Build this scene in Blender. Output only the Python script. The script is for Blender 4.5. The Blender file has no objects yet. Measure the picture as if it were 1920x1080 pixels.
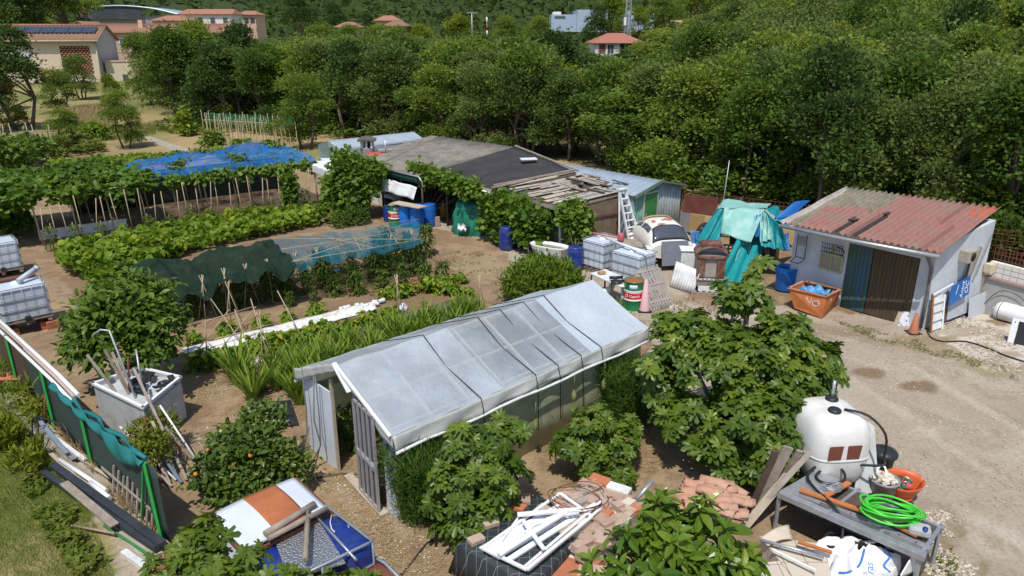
import bpy, math, random
import numpy as np
from mathutils import Vector, Matrix, noise as mnoise

# ------------------------------------------------------------------ camera, sky, sun, exposure
scene = bpy.context.scene
COL = scene.collection
CH, FPX, PITCH = 7.7, 1350.0, math.radians(19.5)
cam = bpy.data.cameras.new('camera'); camo = bpy.data.objects.new('camera', cam); COL.objects.link(camo)
camo.location = (0, 0, CH); camo.rotation_euler = (math.pi/2 - PITCH, 0, 0)
cam.sensor_width = 36; cam.lens = 36*FPX/1920; cam.clip_start = 0.1; cam.clip_end = 9000
scene.camera = camo
SUN_EL = math.radians(63); SUN_DIR = Vector((-0.22, -0.975, 0)).normalized()
world = bpy.data.worlds.new('World'); scene.world = world; world.use_nodes = True
wn = world.node_tree.nodes; wl = world.node_tree.links
sky = wn.new('ShaderNodeTexSky'); sky.sky_type = 'NISHITA'; sky.sun_disc = False
sky.sun_elevation = SUN_EL; sky.sun_rotation = math.atan2(SUN_DIR.x, SUN_DIR.y)
wl.new(sky.outputs[0], wn['Background'].inputs[0]); wn['Background'].inputs[1].default_value = 0.135
sl = bpy.data.lights.new('sun', 'SUN'); sl.energy = 4.2; sl.angle = math.radians(0.5); sl.color = (1, .95, .87)
so = bpy.data.objects.new('sun', sl); COL.objects.link(so)
sv = Vector((SUN_DIR.x*math.cos(SUN_EL), SUN_DIR.y*math.cos(SUN_EL), math.sin(SUN_EL)))
so.rotation_euler = sv.to_track_quat('Z', 'Y').to_euler()
vs = scene.view_settings; vs.view_transform = 'Standard'; vs.look = 'None'; vs.exposure = 0.0; vs.gamma = 1
scene.cycles.transparent_max_bounces = 16

# ------------------------------------------------------------------ helpers
SP, CP = math.sin(PITCH), math.cos(PITCH)
Z = Vector((0, 0, 1))
U = Vector((.735, .678, 0)); W = Vector((-.678, .735, 0))      # the two directions the plot is laid out in
def P(px, py, h=0.0):
    u = (px-960)/FPX; v = (py-540)/FPX
    dn = SP + v*CP; fw = CP - v*SP; d = (CH-h)/dn
    return Vector((u*d, fw*d, h))
def PY(px, py, Y):
    u = (px-960)/FPX; v = (py-540)/FPX
    dn = SP + v*CP; fw = CP - v*SP; d = Y/fw
    return Vector((u*d, Y, CH-dn*d))
def sstep(a, b, x):
    t = np.clip((x-a)/(b-a), 0, 1); return t*t*(3-2*t)
def terr(x, y):
    x = np.asarray(x, float); y = np.asarray(y, float)
    z = 1.4*sstep(60, 110, y) + 2.2*sstep(110, 220, y)
    z = z + 4.0*sstep(45, 120, y)*sstep(5, 60, x)
    r = y - 0.12*np.abs(x)
    z = z + 70*sstep(330, 900, y + 0.10*x)*(0.75+0.25*np.sin(x*0.006+1.2)) + 190*sstep(700, 2600, y)
    z = z + 26*sstep(230, 420, y-.35*x)*sstep(20, -160, x)
    return z
def T(x, y): return float(terr(x, y))

class MB:
    def __init__(s): s.v = []; s.f = []; s.m = []; s.n = 0; s.sm = []
    def add(s, vs, fs, mi=0, sm=False):
        o = s.n
        s.v.extend([tuple(p) for p in vs]); s.n += len(vs)
        for f in fs: s.f.append(tuple(i+o for i in f)); s.m.append(mi); s.sm.append(sm)
        return s
    def box(s, c, d, rz=0, mi=0, R=None):
        M = R if R is not None else Matrix.Rotation(rz, 3, 'Z'); c = Vector(c)
        vs = [c + M @ Vector((x*d[0]/2, y*d[1]/2, z*d[2]/2)) for x in (-1, 1) for y in (-1, 1) for z in (-1, 1)]
        return s.add(vs, [(0,1,3,2),(4,6,7,5),(0,4,5,1),(2,3,7,6),(0,2,6,4),(1,5,7,3)], mi)
    def bar(s, a, b, w=.04, h=.04, up=Z, mi=0, ext=0):
        a = Vector(a); b = Vector(b); x = (b-a); L = x.length; x.normalize()
        if abs(x.dot(up)) > .98: up = Vector((1, 0, 0))
        y = up.cross(x).normalized(); z = x.cross(y)
        M = Matrix((x, y, z)).transposed()
        return s.box((a+b)/2, (L+ext, w, h), mi=mi, R=M)
    def tube(s, pts, r=.02, n=8, mi=0, caps=True, closed=False):
        pts = [Vector(p) for p in pts]; N = len(pts); rr = r if hasattr(r, '__len__') else [r]*N
        vs = []; prev = None
        for i, p in enumerate(pts):
            if closed: t = pts[(i+1) % N]-pts[i-1]
            else: t = pts[min(i+1, N-1)]-pts[max(i-1, 0)]
            if t.length < 1e-9: t = Vector((0, 0, 1))
            t.normalize()
            if prev is None:
                a = Z if abs(t.z) < .9 else Vector((1, 0, 0)); prev = a.cross(t).normalized()
            x = (prev - t*prev.dot(t))
            if x.length < 1e-6: x = Vector((1, .3, .2)).cross(t)
            x.normalize(); prev = x; y = t.cross(x)
            for k in range(n):
                a = 2*math.pi*k/n; vs.append(p + (x*math.cos(a)+y*math.sin(a))*rr[i])
        fs = []
        for i in range(N if closed else N-1):
            j = (i+1) % N
            for k in range(n): fs.append((i*n+k, i*n+(k+1) % n, j*n+(k+1) % n, j*n+k))
        s.add(vs, fs, mi, True)
        if caps and not closed:
            o = s.n-len(vs)
            s.f.append(tuple(o+k for k in reversed(range(n)))); s.m.append(mi); s.sm.append(False)
            s.f.append(tuple(o+(N-1)*n+k for k in range(n))); s.m.append(mi); s.sm.append(False)
        return s
    def lathe(s, c, prof, n=20, mi=0, axis=None, sm=True):
        c = Vector(c); M = axis.to_track_quat('Z', 'Y').to_matrix() if axis is not None else Matrix.Identity(3)
        vs = []; fs = []
        for r, z in prof:
            for k in range(n):
                a = 2*math.pi*k/n; vs.append(c + M @ Vector((r*math.cos(a), r*math.sin(a), z)))
        for i in range(len(prof)-1):
            for k in range(n): fs.append((i*n+k, i*n+(k+1) % n, (i+1)*n+(k+1) % n, (i+1)*n+k))
        return s.add(vs, fs, mi, sm)
    def slab(s, pts, t, mi=0, nrm=None):
        pts = [Vector(p) for p in pts]
        if nrm is None:
            nrm = (pts[1]-pts[0]).cross(pts[2]-pts[0]).normalized()
        n = len(pts); vs = pts + [p-nrm*t for p in pts]
        fs = [tuple(range(n)), tuple(reversed(range(n, 2*n)))] + [(i, i+n, (i+1) % n+n, (i+1) % n) for i in range(n)]
        return s.add(vs, fs, mi)
    def grid(s, fn, nu, nv, t=0, mi=0, sm=True):
        V = [[Vector(fn(i/nu, j/nv)) for j in range(nv+1)] for i in range(nu+1)]
        vs = [V[i][j] for i in range(nu+1) for j in range(nv+1)]
        id_ = lambda i, j: i*(nv+1)+j
        fs = [(id_(i, j), id_(i+1, j), id_(i+1, j+1), id_(i, j+1)) for i in range(nu) for j in range(nv)]
        if t:
            N = len(vs); nn = []
            for i in range(nu+1):
                for j in range(nv+1):
                    a = V[min(i+1, nu)][j]-V[max(i-1, 0)][j]; b = V[i][min(j+1, nv)]-V[i][max(j-1, 0)]
                    c = a.cross(b); c = c.normalized() if c.length > 1e-9 else Z; nn.append(c)
            vs = vs+[p-q*t for p, q in zip(vs, nn)]
            fs = fs+[tuple(k+N for k in reversed(f)) for f in fs]
            bd = [id_(i, 0) for i in range(nu)]+[id_(nu, j) for j in range(nv)]+[id_(i, nv) for i in range(nu, 0, -1)]+[id_(0, j) for j in range(nv, 0, -1)]
            L = len(bd); fs = fs+[(bd[k], bd[k]+N, bd[(k+1) % L]+N, bd[(k+1) % L]) for k in range(L)]
        return s.add(vs, fs, mi, sm)
    def build(s, name, mats, parent=None, label=None, bevel=0, loc=None):
        me = bpy.data.meshes.new(name)
        V = s.v
        if parent is not None:
            Mi = parent.matrix_basis.inverted()
            if parent.parent: Mi = Mi @ parent.parent.matrix_basis.inverted()
            V = [tuple(Mi @ Vector(p)) for p in V]
        elif loc is not None:
            V = [(p[0]-loc[0], p[1]-loc[1], p[2]-loc[2]) for p in V]
        me.from_pydata(V, [], s.f)
        if not isinstance(mats, (list, tuple)): mats = [mats]
        for m in mats: me.materials.append(m)
        me.polygons.foreach_set('material_index', s.m); me.polygons.foreach_set('use_smooth', s.sm)
        me.update()
        o = bpy.data.objects.new(name, me); COL.objects.link(o)
        if parent is not None: o.parent = parent
        elif loc is not None: o.location = loc
        if label: o['label'] = label
        if bevel:
            b = o.modifiers.new('b', 'BEVEL'); b.width = bevel; b.segments = 2; b.limit_method = 'ANGLE'
        return o

def tag(o, label=None, cat=None, group=None, kind=None):
    if label: o['label'] = label
    if cat: o['category'] = cat
    if group: o['group'] = group
    o['kind'] = kind or 'thing'
    return o
def thing(name, label, cat, loc=(0, 0, 0), rz=0, group=None):
    o = bpy.data.objects.new(name, None); COL.objects.link(o); o.empty_display_size = .2
    o.location = loc; o.rotation_euler = (0, 0, rz)
    o.matrix_basis = Matrix.Translation(loc) @ Matrix.Rotation(rz, 4, 'Z')
    return tag(o, label, cat, group)
def kids(o): return [c for c in ALLCH.get(o.name, [])]
def dup(root, loc, rz=0, label=None, group=None, sc=None):
    r = root.copy(); COL.objects.link(r); r.location = loc; r.rotation_euler = (0, 0, rz)
    if sc is not None: r.scale = (sc, sc, sc) if not hasattr(sc, '__len__') else sc
    if label: r['label'] = label
    if group: r['group'] = group
    for ch in KIDS[root.name]:
        c = ch.copy(); COL.objects.link(c); c.parent = r
        for g in KIDS.get(ch.name, []):
            d = g.copy(); COL.objects.link(d); d.parent = c
    return r
KIDS = {}
def reg(root):      # remember the parts of a thing that is going to be copied
    for o in [root]+[c for c in bpy.data.objects if c.parent == root]:
        KIDS[o.name] = [c for c in bpy.data.objects if c.parent == o]
    return root

# ------------------------------------------------------------------ materials
def _nodes(m):
    m.use_nodes = True; nt = m.node_tree; return nt, nt.nodes, nt.links, nt.nodes['Principled BSDF']
def ramp(nt, fac, cols):
    r = nt.nodes.new('ShaderNodeValToRGB'); nt.links.new(fac, r.inputs[0])
    el = r.color_ramp.elements
    while len(el) < len(cols): el.new(.5)
    for e, (p, c) in zip(el, cols): e.position = p; e.color = (*c, 1)
    return r.outputs[0]
def tex(nt, kind='Noise', scale=5, detail=5, rough=.6, coord='Object', stretch=None):
    tc = nt.nodes.new('ShaderNodeTexCoord'); out = tc.outputs[coord]
    if stretch:
        mp = nt.nodes.new('ShaderNodeMapping'); mp.inputs['Scale'].default_value = stretch
        nt.links.new(out, mp.inputs[0]); out = mp.outputs[0]
    t = nt.nodes.new('ShaderNodeTex'+kind); nt.links.new(out, t.inputs['Vector']); t.inputs['Scale'].default_value = scale
    if kind == 'Noise': t.inputs['Detail'].default_value = detail; t.inputs['Roughness'].default_value = rough
    return t
def mat(name, c, c2=None, rough=.6, metal=0, scale=6, bump=0, bscale=30, spec=.4, alpha=1, trans=0, dirt=None, dscale=2.5, damt=.5, stretch=None, coat=0, thr=None):
    m = bpy.data.materials.new(name); nt, N, L, b = _nodes(m)
    b.inputs['Roughness'].default_value = rough; b.inputs['Metallic'].default_value = metal
    b.inputs['Specular IOR Level'].default_value = spec; b.inputs['Alpha'].default_value = alpha
    b.inputs['Transmission Weight'].default_value = trans; b.inputs['Coat Weight'].default_value = coat
    if c2 is None: c2 = tuple(x*.82 for x in c)
    n = tex(nt, 'Noise', scale, 8, .65, stretch=stretch)
    lo, hi = thr or (.3, .7)
    col = ramp(nt, n.outputs[0], [(lo, c), (hi, c2)])
    if dirt is not None:
        d = tex(nt, 'Noise', dscale, 9, .7, stretch=stretch)
        f = ramp(nt, d.outputs[0], [(.5-.12*damt*1.2, (0, 0, 0)), (.72-.1*damt, (damt*1.2, )*3)])
        mx = nt.nodes.new('ShaderNodeMix'); mx.data_type = 'RGBA'
        L.new(f, mx.inputs[0]); L.new(col, mx.inputs[6]); mx.inputs[7].default_value = (*dirt, 1); col = mx.outputs[2]
    L.new(col, b.inputs['Base Color'])
    if bump:
        bn = tex(nt, 'Noise', bscale, 6, .6, stretch=stretch)
        bp = N.new('ShaderNodeBump'); bp.inputs['Strength'].default_value = bump; bp.inputs['Distance'].default_value = .02
        L.new(bn.outputs[0], bp.inputs['Height']); L.new(bp.outputs[0], b.inputs['Normal'])
    return m
def leafmat(name, cols, rough=.45, trans=.3, spec=.5, objrand=0):
    """leaf colours run along the per-leaf attribute rnd; part of the light passes through the blade"""
    m = bpy.data.materials.new(name); nt, N, L, b = _nodes(m)
    cols = [(c[0]*1.06, c[1]*1.02, c[2]*.66) if c[1] > c[0] else c for c in cols]
    at = N.new('ShaderNodeAttribute'); at.attribute_name = 'rnd'; f = at.outputs['Fac']
    if objrand:
        oi = N.new('ShaderNodeObjectInfo'); mr = N.new('ShaderNodeMath'); mr.operation = 'MULTIPLY_ADD'
        L.new(oi.outputs['Random'], mr.inputs[0]); mr.inputs[1].default_value = objrand
        m2 = N.new('ShaderNodeMath'); m2.operation = 'SUBTRACT'; L.new(f, m2.inputs[0]); m2.inputs[1].default_value = objrand/2
        L.new(m2.outputs[0], mr.inputs[2]); f = mr.outputs[0]
    n = len(cols); col = ramp(nt, f, [(i/(n-1), c) for i, c in enumerate(cols)])
    L.new(col, b.inputs['Base Color']); b.inputs['Roughness'].default_value = rough; b.inputs['Specular IOR Level'].default_value = spec
    tr = N.new('ShaderNodeBsdfTranslucent')
    hs = N.new('ShaderNodeHueSaturation'); hs.inputs['Hue'].default_value = .48; hs.inputs['Value'].default_value = 1.5; L.new(col, hs.inputs['Color'])
    L.new(hs.outputs[0], tr.inputs[0]); mx = N.new('ShaderNodeMixShader'); mx.inputs[0].default_value = trans
    L.new(b.outputs[0], mx.inputs[1]); L.new(tr.outputs[0], mx.inputs[2]); L.new(mx.outputs[0], N['Material Output'].inputs[0])
    return m
def netmat(name, c, dens=.6, scale=60, c2=None):
    """open woven shade cloth: threads with see-through gaps"""
    m = bpy.data.materials.new(name); nt, N, L, b = _nodes(m)
    n = tex(nt, 'Noise', 1.4, 5, .6); col = ramp(nt, n.outputs[0], [(.3, c), (.7, c2 or tuple(x*.7 for x in c))]); L.new(col, b.inputs['Base Color'])
    b.inputs['Roughness'].default_value = .8; b.inputs['Specular IOR Level'].default_value = .15
    w = tex(nt, 'Noise', scale, 2, .6); w2 = tex(nt, 'Noise', 2.2, 4, .6)
    ad = N.new('ShaderNodeMath'); ad.operation = 'MULTIPLY_ADD'; L.new(w2.outputs[0], ad.inputs[0]); ad.inputs[1].default_value = .5; L.new(w.outputs[0], ad.inputs[2])
    lo = .75-(dens-.5)*.5
    a = ramp(nt, ad.outputs[0], [(lo-.12, (dens*.55, )*3), (lo+.12, (1, 1, 1))]); L.new(a, b.inputs['Alpha'])
    return m

white_paint = mat('white_paint', (.74, .76, .77), (.62, .64, .66), .5, scale=3, dirt=(.32, .28, .22), dscale=5, damt=.35, bump=.1)
white_pvc = mat('white_pvc', (.8, .82, .84), (.7, .72, .75), .35, scale=3)
galv = mat('galvanised', (.48, .5, .53), (.34, .36, .39), .42, metal=.6, scale=9, bump=.05)
rust = mat('rust', (.2, .075, .035), (.09, .035, .02), .85, scale=14, bump=.3)
redbrown = mat('red_brown_paint', (.17, .04, .03), (.11, .03, .025), .6, scale=5, dirt=(.2, .12, .08))
oldwood = mat('weathered_wood', (.36, .31, .26), (.2, .165, .13), .85, scale=4, stretch=(1, 1, 1), bump=.35, bscale=40)
palewood = mat('pale_wood', (.5, .43, .34), (.36, .3, .23), .8, scale=5, bump=.25, bscale=40)
darkwood = mat('dark_wood', (.12, .085, .06), (.06, .045, .035), .85, scale=5, bump=.3, bscale=40)
bark = mat('bark', (.16, .125, .095), (.08, .06, .045), .95, scale=12, bump=.6, bscale=30)
figbark = mat('fig_bark', (.3, .28, .25), (.17, .16, .14), .9, scale=12, bump=.4, bscale=30)
cane = mat('cane', (.46, .37, .24), (.3, .23, .15), .7, scale=6)
greenpaint = mat('green_paint', (.025, .27, .07), (.02, .17, .05), .45, scale=6, dirt=(.2, .12, .06), damt=.3)
blueplastic = mat('blue_plastic', (.01, .17, .62), (.01, .13, .5), .35, scale=3)
blueplastic_d = mat('dark_blue_plastic', (.008, .035, .24), (.006, .025, .17), .3, scale=3, dirt=(.1, .12, .16), damt=.4, spec=.6)
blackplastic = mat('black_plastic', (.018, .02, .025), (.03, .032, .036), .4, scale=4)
blackrubber = mat('black_rubber', (.012, .012, .013), (.02, .02, .02), .55)
darkin = mat('dark_interior', (.03, .026, .022), (.015, .013, .012), .9)
concrete = mat('concrete', (.42, .38, .32), (.3, .27, .22), .9, scale=3, bump=.3, dirt=(.2, .17, .12))
terracotta = mat('terracotta', (.47, .17, .09), (.34, .12, .07), .8, scale=8, bump=.2)
orangesteel = mat('orange_steel', (.52, .17, .045), (.42, .13, .04), .55, scale=3, dirt=(.2, .08, .04), damt=.45)
greytin = mat('blue_grey_sheet_metal', (.42, .49, .56), (.34, .41, .48), .4, metal=.3, scale=2, dirt=(.3, .31, .3), damt=.3)

# ------------------------------------------------------------------ leaves
def fold(xs, L=1.0, w=.35, droop=.15, cup=.12):
    """leaf blade along +y folded on its midrib; xs = list of (t, halfwidth)"""
    v = []; f = []
    for t, hw in xs:
        z = -droop*t*t
        v += [(-hw*w, t*L, z+cup*hw*w*2), (0, t*L, z), (hw*w, t*L, z+cup*hw*w*2)]
    for i in range(len(xs)-1):
        a = i*3; f += [(a, a+1, a+4, a+3), (a+1, a+2, a+5, a+4)]
    return np.array(v), f
LF_CLUMP = (np.array([(0, 0, 0), (.42, .45, .08), (0, 1, 0), (-.42, .45, .08)]), [(0, 1, 2), (0, 2, 3)])
LF_OVAL = fold([(0, .1), (.3, .8), (.6, 1), (.85, .6), (1, .05)], w=.3, droop=.3, cup=.25)
LF_LANCE = fold([(0, .2), (.25, .8), (.55, 1), (.8, .6), (1, .05)], w=.19, droop=.4, cup=.3)
LF_BLADE = fold([(0, 1), (.35, 1), (.7, .75), (1, .05)], w=.06, droop=.45, cup=.3)
LF_STRAW = (np.array([(-.03, 0, 0), (.03, 0, 0), (.02, .6, .03), (0, 1, 0)]), [(0, 1, 2, 3)])
def _palm(R, n5, droop=.2):
    v = [(0, .32, 0)]; 
    for a, r in R:
        an = math.radians(a); x = r*math.sin(an); y = .32+r*math.cos(an); v.append((x, y, -droop*r*r + (.05 if r > .4 else 0)))
    k = len(R); f = [(0, 1+(i+1) % k, 1+i) for i in range(k)]
    return np.array(v), f
LF_FIG = _palm([(0, .78), (16, .66), (26, .36), (38, .64), (54, .66), (70, .34), (90, .5), (110, .48), (150, .3), (180, .2),
                (-150, .3), (-110, .48), (-90, .5), (-70, .34), (-54, .66), (-38, .64), (-26, .36), (-16, .66)], 5, .5)
LF_VINE = _palm([(0, .62), (35, .45), (60, .56), (95, .42), (125, .48), (165, .36), (180, .12), (-165, .36), (-125, .48), (-95, .42), (-60, .56), (-35, .45)], 5, .25)
LF_ROUND = _palm([(0, .5), (40, .5), (80, .52), (120, .5), (160, .45), (180, .15), (-160, .45), (-120, .5), (-80, .52), (-40, .5)], 5, -.25)
def leaves(name, tm, pos, d, n, s, m, parent=None, rnd=None, loc=None, extra=None):
    """one mesh of many leaves: positions, tip directions, facing normals, sizes"""
    pos = np.asarray(pos, float); d = np.asarray(d, float); n = np.asarray(n, float); s = np.asarray(s, float)
    tv, tf = tm; K = len(pos)
    d = d/np.maximum(np.linalg.norm(d, axis=1, keepdims=True), 1e-9)
    x = np.cross(d, n); x /= np.maximum(np.linalg.norm(x, axis=1, keepdims=True), 1e-6); z = np.cross(x, d)
    V = (pos[:, None, :] + s[:, None, None]*(tv[None, :, 0:1]*x[:, None, :]+tv[None, :, 1:2]*d[:, None, :]+tv[None, :, 2:3]*z[:, None, :]))
    V = V.reshape(-1, 3)
    if parent is not None: V = V - np.array(parent.matrix_basis.translation)[None, :]
    elif loc is not None: V = V - np.array(loc)[None, :]
    nv = len(tv); sizes = [len(f) for f in tf]; flat = np.concatenate([np.array(f) for f in tf])
    loops = (flat[None, :] + (np.arange(K)*nv)[:, None]).reshape(-1)
    tot = np.tile(np.array(sizes), K); start = np.concatenate([[0], np.cumsum(tot)[:-1]])
    me = bpy.data.meshes.new(name)
    me.vertices.add(len(V)); me.vertices.foreach_set('co', V.reshape(-1))
    me.loops.add(len(loops)); me.loops.foreach_set('vertex_index', loops.astype(np.int32))
    me.polygons.add(len(tot)); me.polygons.foreach_set('loop_start', start.astype(np.int32)); me.polygons.foreach_set('loop_total', tot.astype(np.int32))
    if rnd is None: rnd = RNG.random(K)
    at = me.attributes.new('rnd', 'FLOAT', 'FACE'); at.data.foreach_set('value', np.repeat(rnd, len(tf)).astype(np.float32))
    me.update(calc_edges=True); me.validate()
    me.polygons.foreach_set('use_smooth', [False]*len(tot))
    me.materials.append(m)
    o = bpy.data.objects.new(name, me); COL.objects.link(o)
    if parent is not None: o.parent = parent
    elif loc is not None: o.location = loc
    return o
RNG = np.random.default_rng(7)
def unit(k):
    a = RNG.normal(size=(k, 3)); return a/np.linalg.norm(a, axis=1, keepdims=True)
def lobepts(lobes, n, inner=.55, top=0.0):
    L = np.array([(*c, rx, rz) for c, rx, rz in lobes]); w = L[:, 3]**2; w /= w.sum()
    k = RNG.choice(len(L), n, p=w); u = unit(n)
    if top: u[:, 2] = np.where(u[:, 2] < -top, -u[:, 2], u[:, 2])
    r = inner+(1-inner)*RNG.random(n)**.6
    off = u*r[:, None]*np.stack([L[k, 3], L[k, 3], L[k, 4]], 1)
    return L[k, :3]+off, u, k
# ------------------------------------------------------------------ the ground, one sheet
def vnoise(x, y, s, seed=0):
    x = x/s+seed*17.3; y = y/s-seed*9.1
    xi = np.floor(x).astype(int); yi = np.floor(y).astype(int); xf = x-xi; yf = y-yi
    h = lambda a, b: (np.sin(a*127.1+b*311.7+seed*74.7)*43758.5453) % 1.0
    u = xf*xf*(3-2*xf); v = yf*yf*(3-2*yf)
    return (h(xi, yi)*(1-u)+h(xi+1, yi)*u)*(1-v)+(h(xi, yi+1)*(1-u)+h(xi+1, yi+1)*u)*v
def fbm(x, y, s, seed=0, o=4):
    t = 0; a = .5; n = 0
    for i in range(o): t = t+a*vnoise(x, y, s/2**i, seed+i); n += a; a *= .55
    return t/n
def inpoly(px, py, poly):
    r = np.zeros(px.shape, bool); n = len(poly)
    for i in range(n):
        x1, y1 = poly[i]; x2, y2 = poly[(i+1) % n]
        if y1 == y2: continue
        c = ((y1 > py) != (y2 > py)) & (px < (x2-x1)*(py-y1)/(y2-y1)+x1); r ^= c
    return r
def gp(*pts): return [tuple(P(a, b)[:2]) for a, b in pts]
def axis_(lo, a, b, hi, st, g=1.13):
    l = list(np.arange(a, b, st)); s = st; x = b
    while x < hi: l.append(x); s *= g; x += s
    s = st; x = a-st
    while x > lo: l.insert(0, x); s *= g; x -= s
    return np.array(l)
gx = axis_(-2500, -19, 17, 2500, .11); gy = axis_(-60, 7, 30, 3600, .11, 1.09)
GX, GY = np.meshgrid(gx, gy, indexing='ij')
wob = .5
wx = GX+(fbm(GX, GY, 1.1, 3)-.5)*wob*1.6; wy = GY+(fbm(GX, GY, 1.1, 9)-.5)*wob*1.6
C_ = np.zeros(GX.shape+(3,))
def paint(mask, c, k=1.0):
    m = (mask.astype(float)*k)[..., None]; C_[:] = C_*(1-m)+np.array(c)*m
n1 = fbm(GX, GY, 2.6, 1, 5); n2 = fbm(GX, GY, .5, 5, 3); n3 = fbm(GX, GY, 9, 2, 3)
C_[:] = (.23, .155, .095)
paint(sstep(.42, .62, n1), (.30, .22, .14), .8)
paint(sstep(.5, .7, n2), (.36, .27, .155), .5); paint(sstep(.58, .72, fbm(GX, GY, .25, 61, 3)), (.15, .1, .065), .5)
paint(sstep(32, 38, GY+.55*GX), (.34, .25, .13)); paint(sstep(32, 38, GY+.55*GX)*sstep(.45, .6, n1), (.16, .17, .05), .7)
far = sstep(66, 80, GY+0*GX); paint(far, (.15, .16, .05)); paint(far*sstep(.5, .6, n3), (.32, .27, .12), .7)
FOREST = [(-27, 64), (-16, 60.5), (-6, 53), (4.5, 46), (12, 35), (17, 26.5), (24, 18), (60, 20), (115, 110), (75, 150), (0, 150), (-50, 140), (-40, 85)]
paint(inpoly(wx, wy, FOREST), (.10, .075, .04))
paint(inpoly(wx, wy, [(5, 50), (12, 45), (16, 56), (8, 60)]), (.42, .32, .15))
paint(sstep(225, 260, GY+0*GX), (.04, .06, .02))
field_h = inpoly(GX, GY, [(-330, 620), (-90, 620), (-60, 1200), (-420, 1200)]) | inpoly(GX, GY, [(-66, 236), (-36, 236), (-36, 330), (-66, 330)]) | inpoly(GX, GY, [(-300, 420), (-190, 400), (-180, 470), (-310, 470)])
paint(field_h, (.24, .28, .10))
YARD = gp((792, 424), (860, 440), (925, 448), (955, 478), (1010, 520), (1110, 540), (1150, 600), (1215, 640), (1215, 720), (1290, 780), (1500, 780), (1640, 900), (1760, 1010), (1730, 1200), (2600, 1200), (2600, 640), (1880, 625), (1700, 596), (1480, 575), (1300, 560), (1240, 480), (1180, 425), (900, 395))
ym = inpoly(wx, wy, YARD); paint(ym, (.36, .30, .235)); paint(ym*sstep(.5, .68, n1), (.31, .255, .19), .8); paint(ym*sstep(.52, .7, fbm(GX, GY, .8, 21)), (.41, .355, .29), .7); paint(ym*sstep(.6, .75, fbm(GX, GY, .3, 41)), (.24, .2, .145), .5); paint(ym*sstep(.62, .8, fbm(GX+.8*GY, (GY-.5*GX)*.2, .5, 51)), (.27, .225, .17), .6)
for (x, y, rx, ry, c, k) in [(1350, 560, 75, 26, (.24, .15, .095), .9), (1628, 699, 34, 11, (.2, .135, .085), .9), (1734, 729, 33, 11, (.19, .13, .08), .9),
                       (1560, 620, 90, 16, (.22, .16, .10), .7), (1790, 650, 120, 22, (.3, .23, .15), .8), (770, 545, 60, 22, (.25, .12, .07), .9),
                       (900, 500, 60, 18, (.32, .26, .16), .5), (1250, 560, 40, 14, (.3, .24, .17), .7), (1850, 690, 60, 14, (.24, .22, .1), .6), (1700, 640, 110, 9, (.24, .19, .11), .6)]:
    c0 = P(x, y); ax = P(x+rx, y)-c0; ay = P(x, y-ry)-c0
    q = ((wx-c0.x)/ax.length)**2+((wy-c0.y)/ay.length)**2
    paint((1-sstep(.45, 1.1, q)), c, k)
trk = [P(*p) for p in [(1990, 1010), (1790, 900), (1620, 770), (1500, 690), (1330, 640), (1150, 580), (950, 490), (840, 450)]]
dmin = np.full(GX.shape, 99.); 
for a_, b_ in zip(trk[:-1], trk[1:]):
    for k_ in range(6):
        c_ = a_.lerp(b_, k_/6); dmin = np.minimum(dmin, np.hypot(wx-c_.x, wy-c_.y) if False else dmin)
    e_ = (b_-a_); l2 = e_.length_squared; t_ = np.clip(((wx-a_.x)*e_.x+(wy-a_.y)*e_.y)/l2, 0, 1); dmin = np.minimum(dmin, np.hypot(wx*.3+GX*.7-(a_.x+t_*e_.x), wy*.3+GY*.7-(a_.y+t_*e_.y)))
for off_ in (.75, 2.6): paint(ym*(1-sstep(.08, .2, np.abs(dmin-off_)))*sstep(.35, .6, fbm(GX, GY, 1.5, 71)), (.47, .41, .34), .55); paint(ym*(1-sstep(.03, .1, np.abs(dmin-off_-.24)))*sstep(.4, .6, fbm(GX, GY, 1.2, 72)), (.23, .19, .14), .5)
sl_ = inpoly(wx, wy, gp((1740, 600), (1850, 560), (2000, 600), (2000, 700), (1840, 690), (1760, 640)))
paint(sl_*sstep(.45, .55, n2), (.56, .52, .45), .8)
LAWN = gp((-60, 600), (22, 690), (70, 800), (160, 920), (235, 1010), (262, 1200), (-900, 1200), (-900, 620))
lm = inpoly(wx, wy, LAWN); paint(lm, (.15, .165, .045)); paint(lm*sstep(.45, .62, n1), (.33, .27, .13), .8); paint(lm*sstep(.5, .7, n2), (.1, .15, .03), .6)
path_s = inpoly(wx, wy, gp((130, 800), (165, 800), (330, 1020), (340, 1085), (215, 1085), (190, 960)))
paint(path_s, (.36, .30, .22))
# brown beds of the vegetable plot
for poly in [gp((120, 520), (560, 440), (600, 470), (150, 570)), gp((330, 640), (800, 540), (870, 570), (400, 690)), gp((400, 700), (880, 585), (900, 600), (420, 720))]:
    paint(inpoly(wx, wy, poly), (.2, .13, .08), .8)
grav = inpoly(wx, wy, gp((1700, 1000), (1790, 960), (1860, 1100), (1720, 1130))); paint(grav*sstep(.4, .55, n2), (.22, .17, .1), .8)
GZ = terr(GX, GY)
near = 1-sstep(40, 60, GY)
GZ = GZ+near*((fbm(GX, GY, 1.6, 12)-.5)*.07+(fbm(GX, GY, .35, 31)-.5)*.03*(1-.7*ym))
nx, ny = GX.shape
V = np.stack([GX, GY, GZ], -1).reshape(-1, 3)
ii = np.arange(nx-1)[:, None]*ny+np.arange(ny-1)[None, :]
F = np.stack([ii, ii+ny, ii+ny+1, ii+1], -1).reshape(-1, 4)
me = bpy.data.meshes.new('ground'); me.vertices.add(len(V)); me.vertices.foreach_set('co', V.reshape(-1))
me.loops.add(F.size); me.loops.foreach_set('vertex_index', F.reshape(-1).astype(np.int32))
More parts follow.
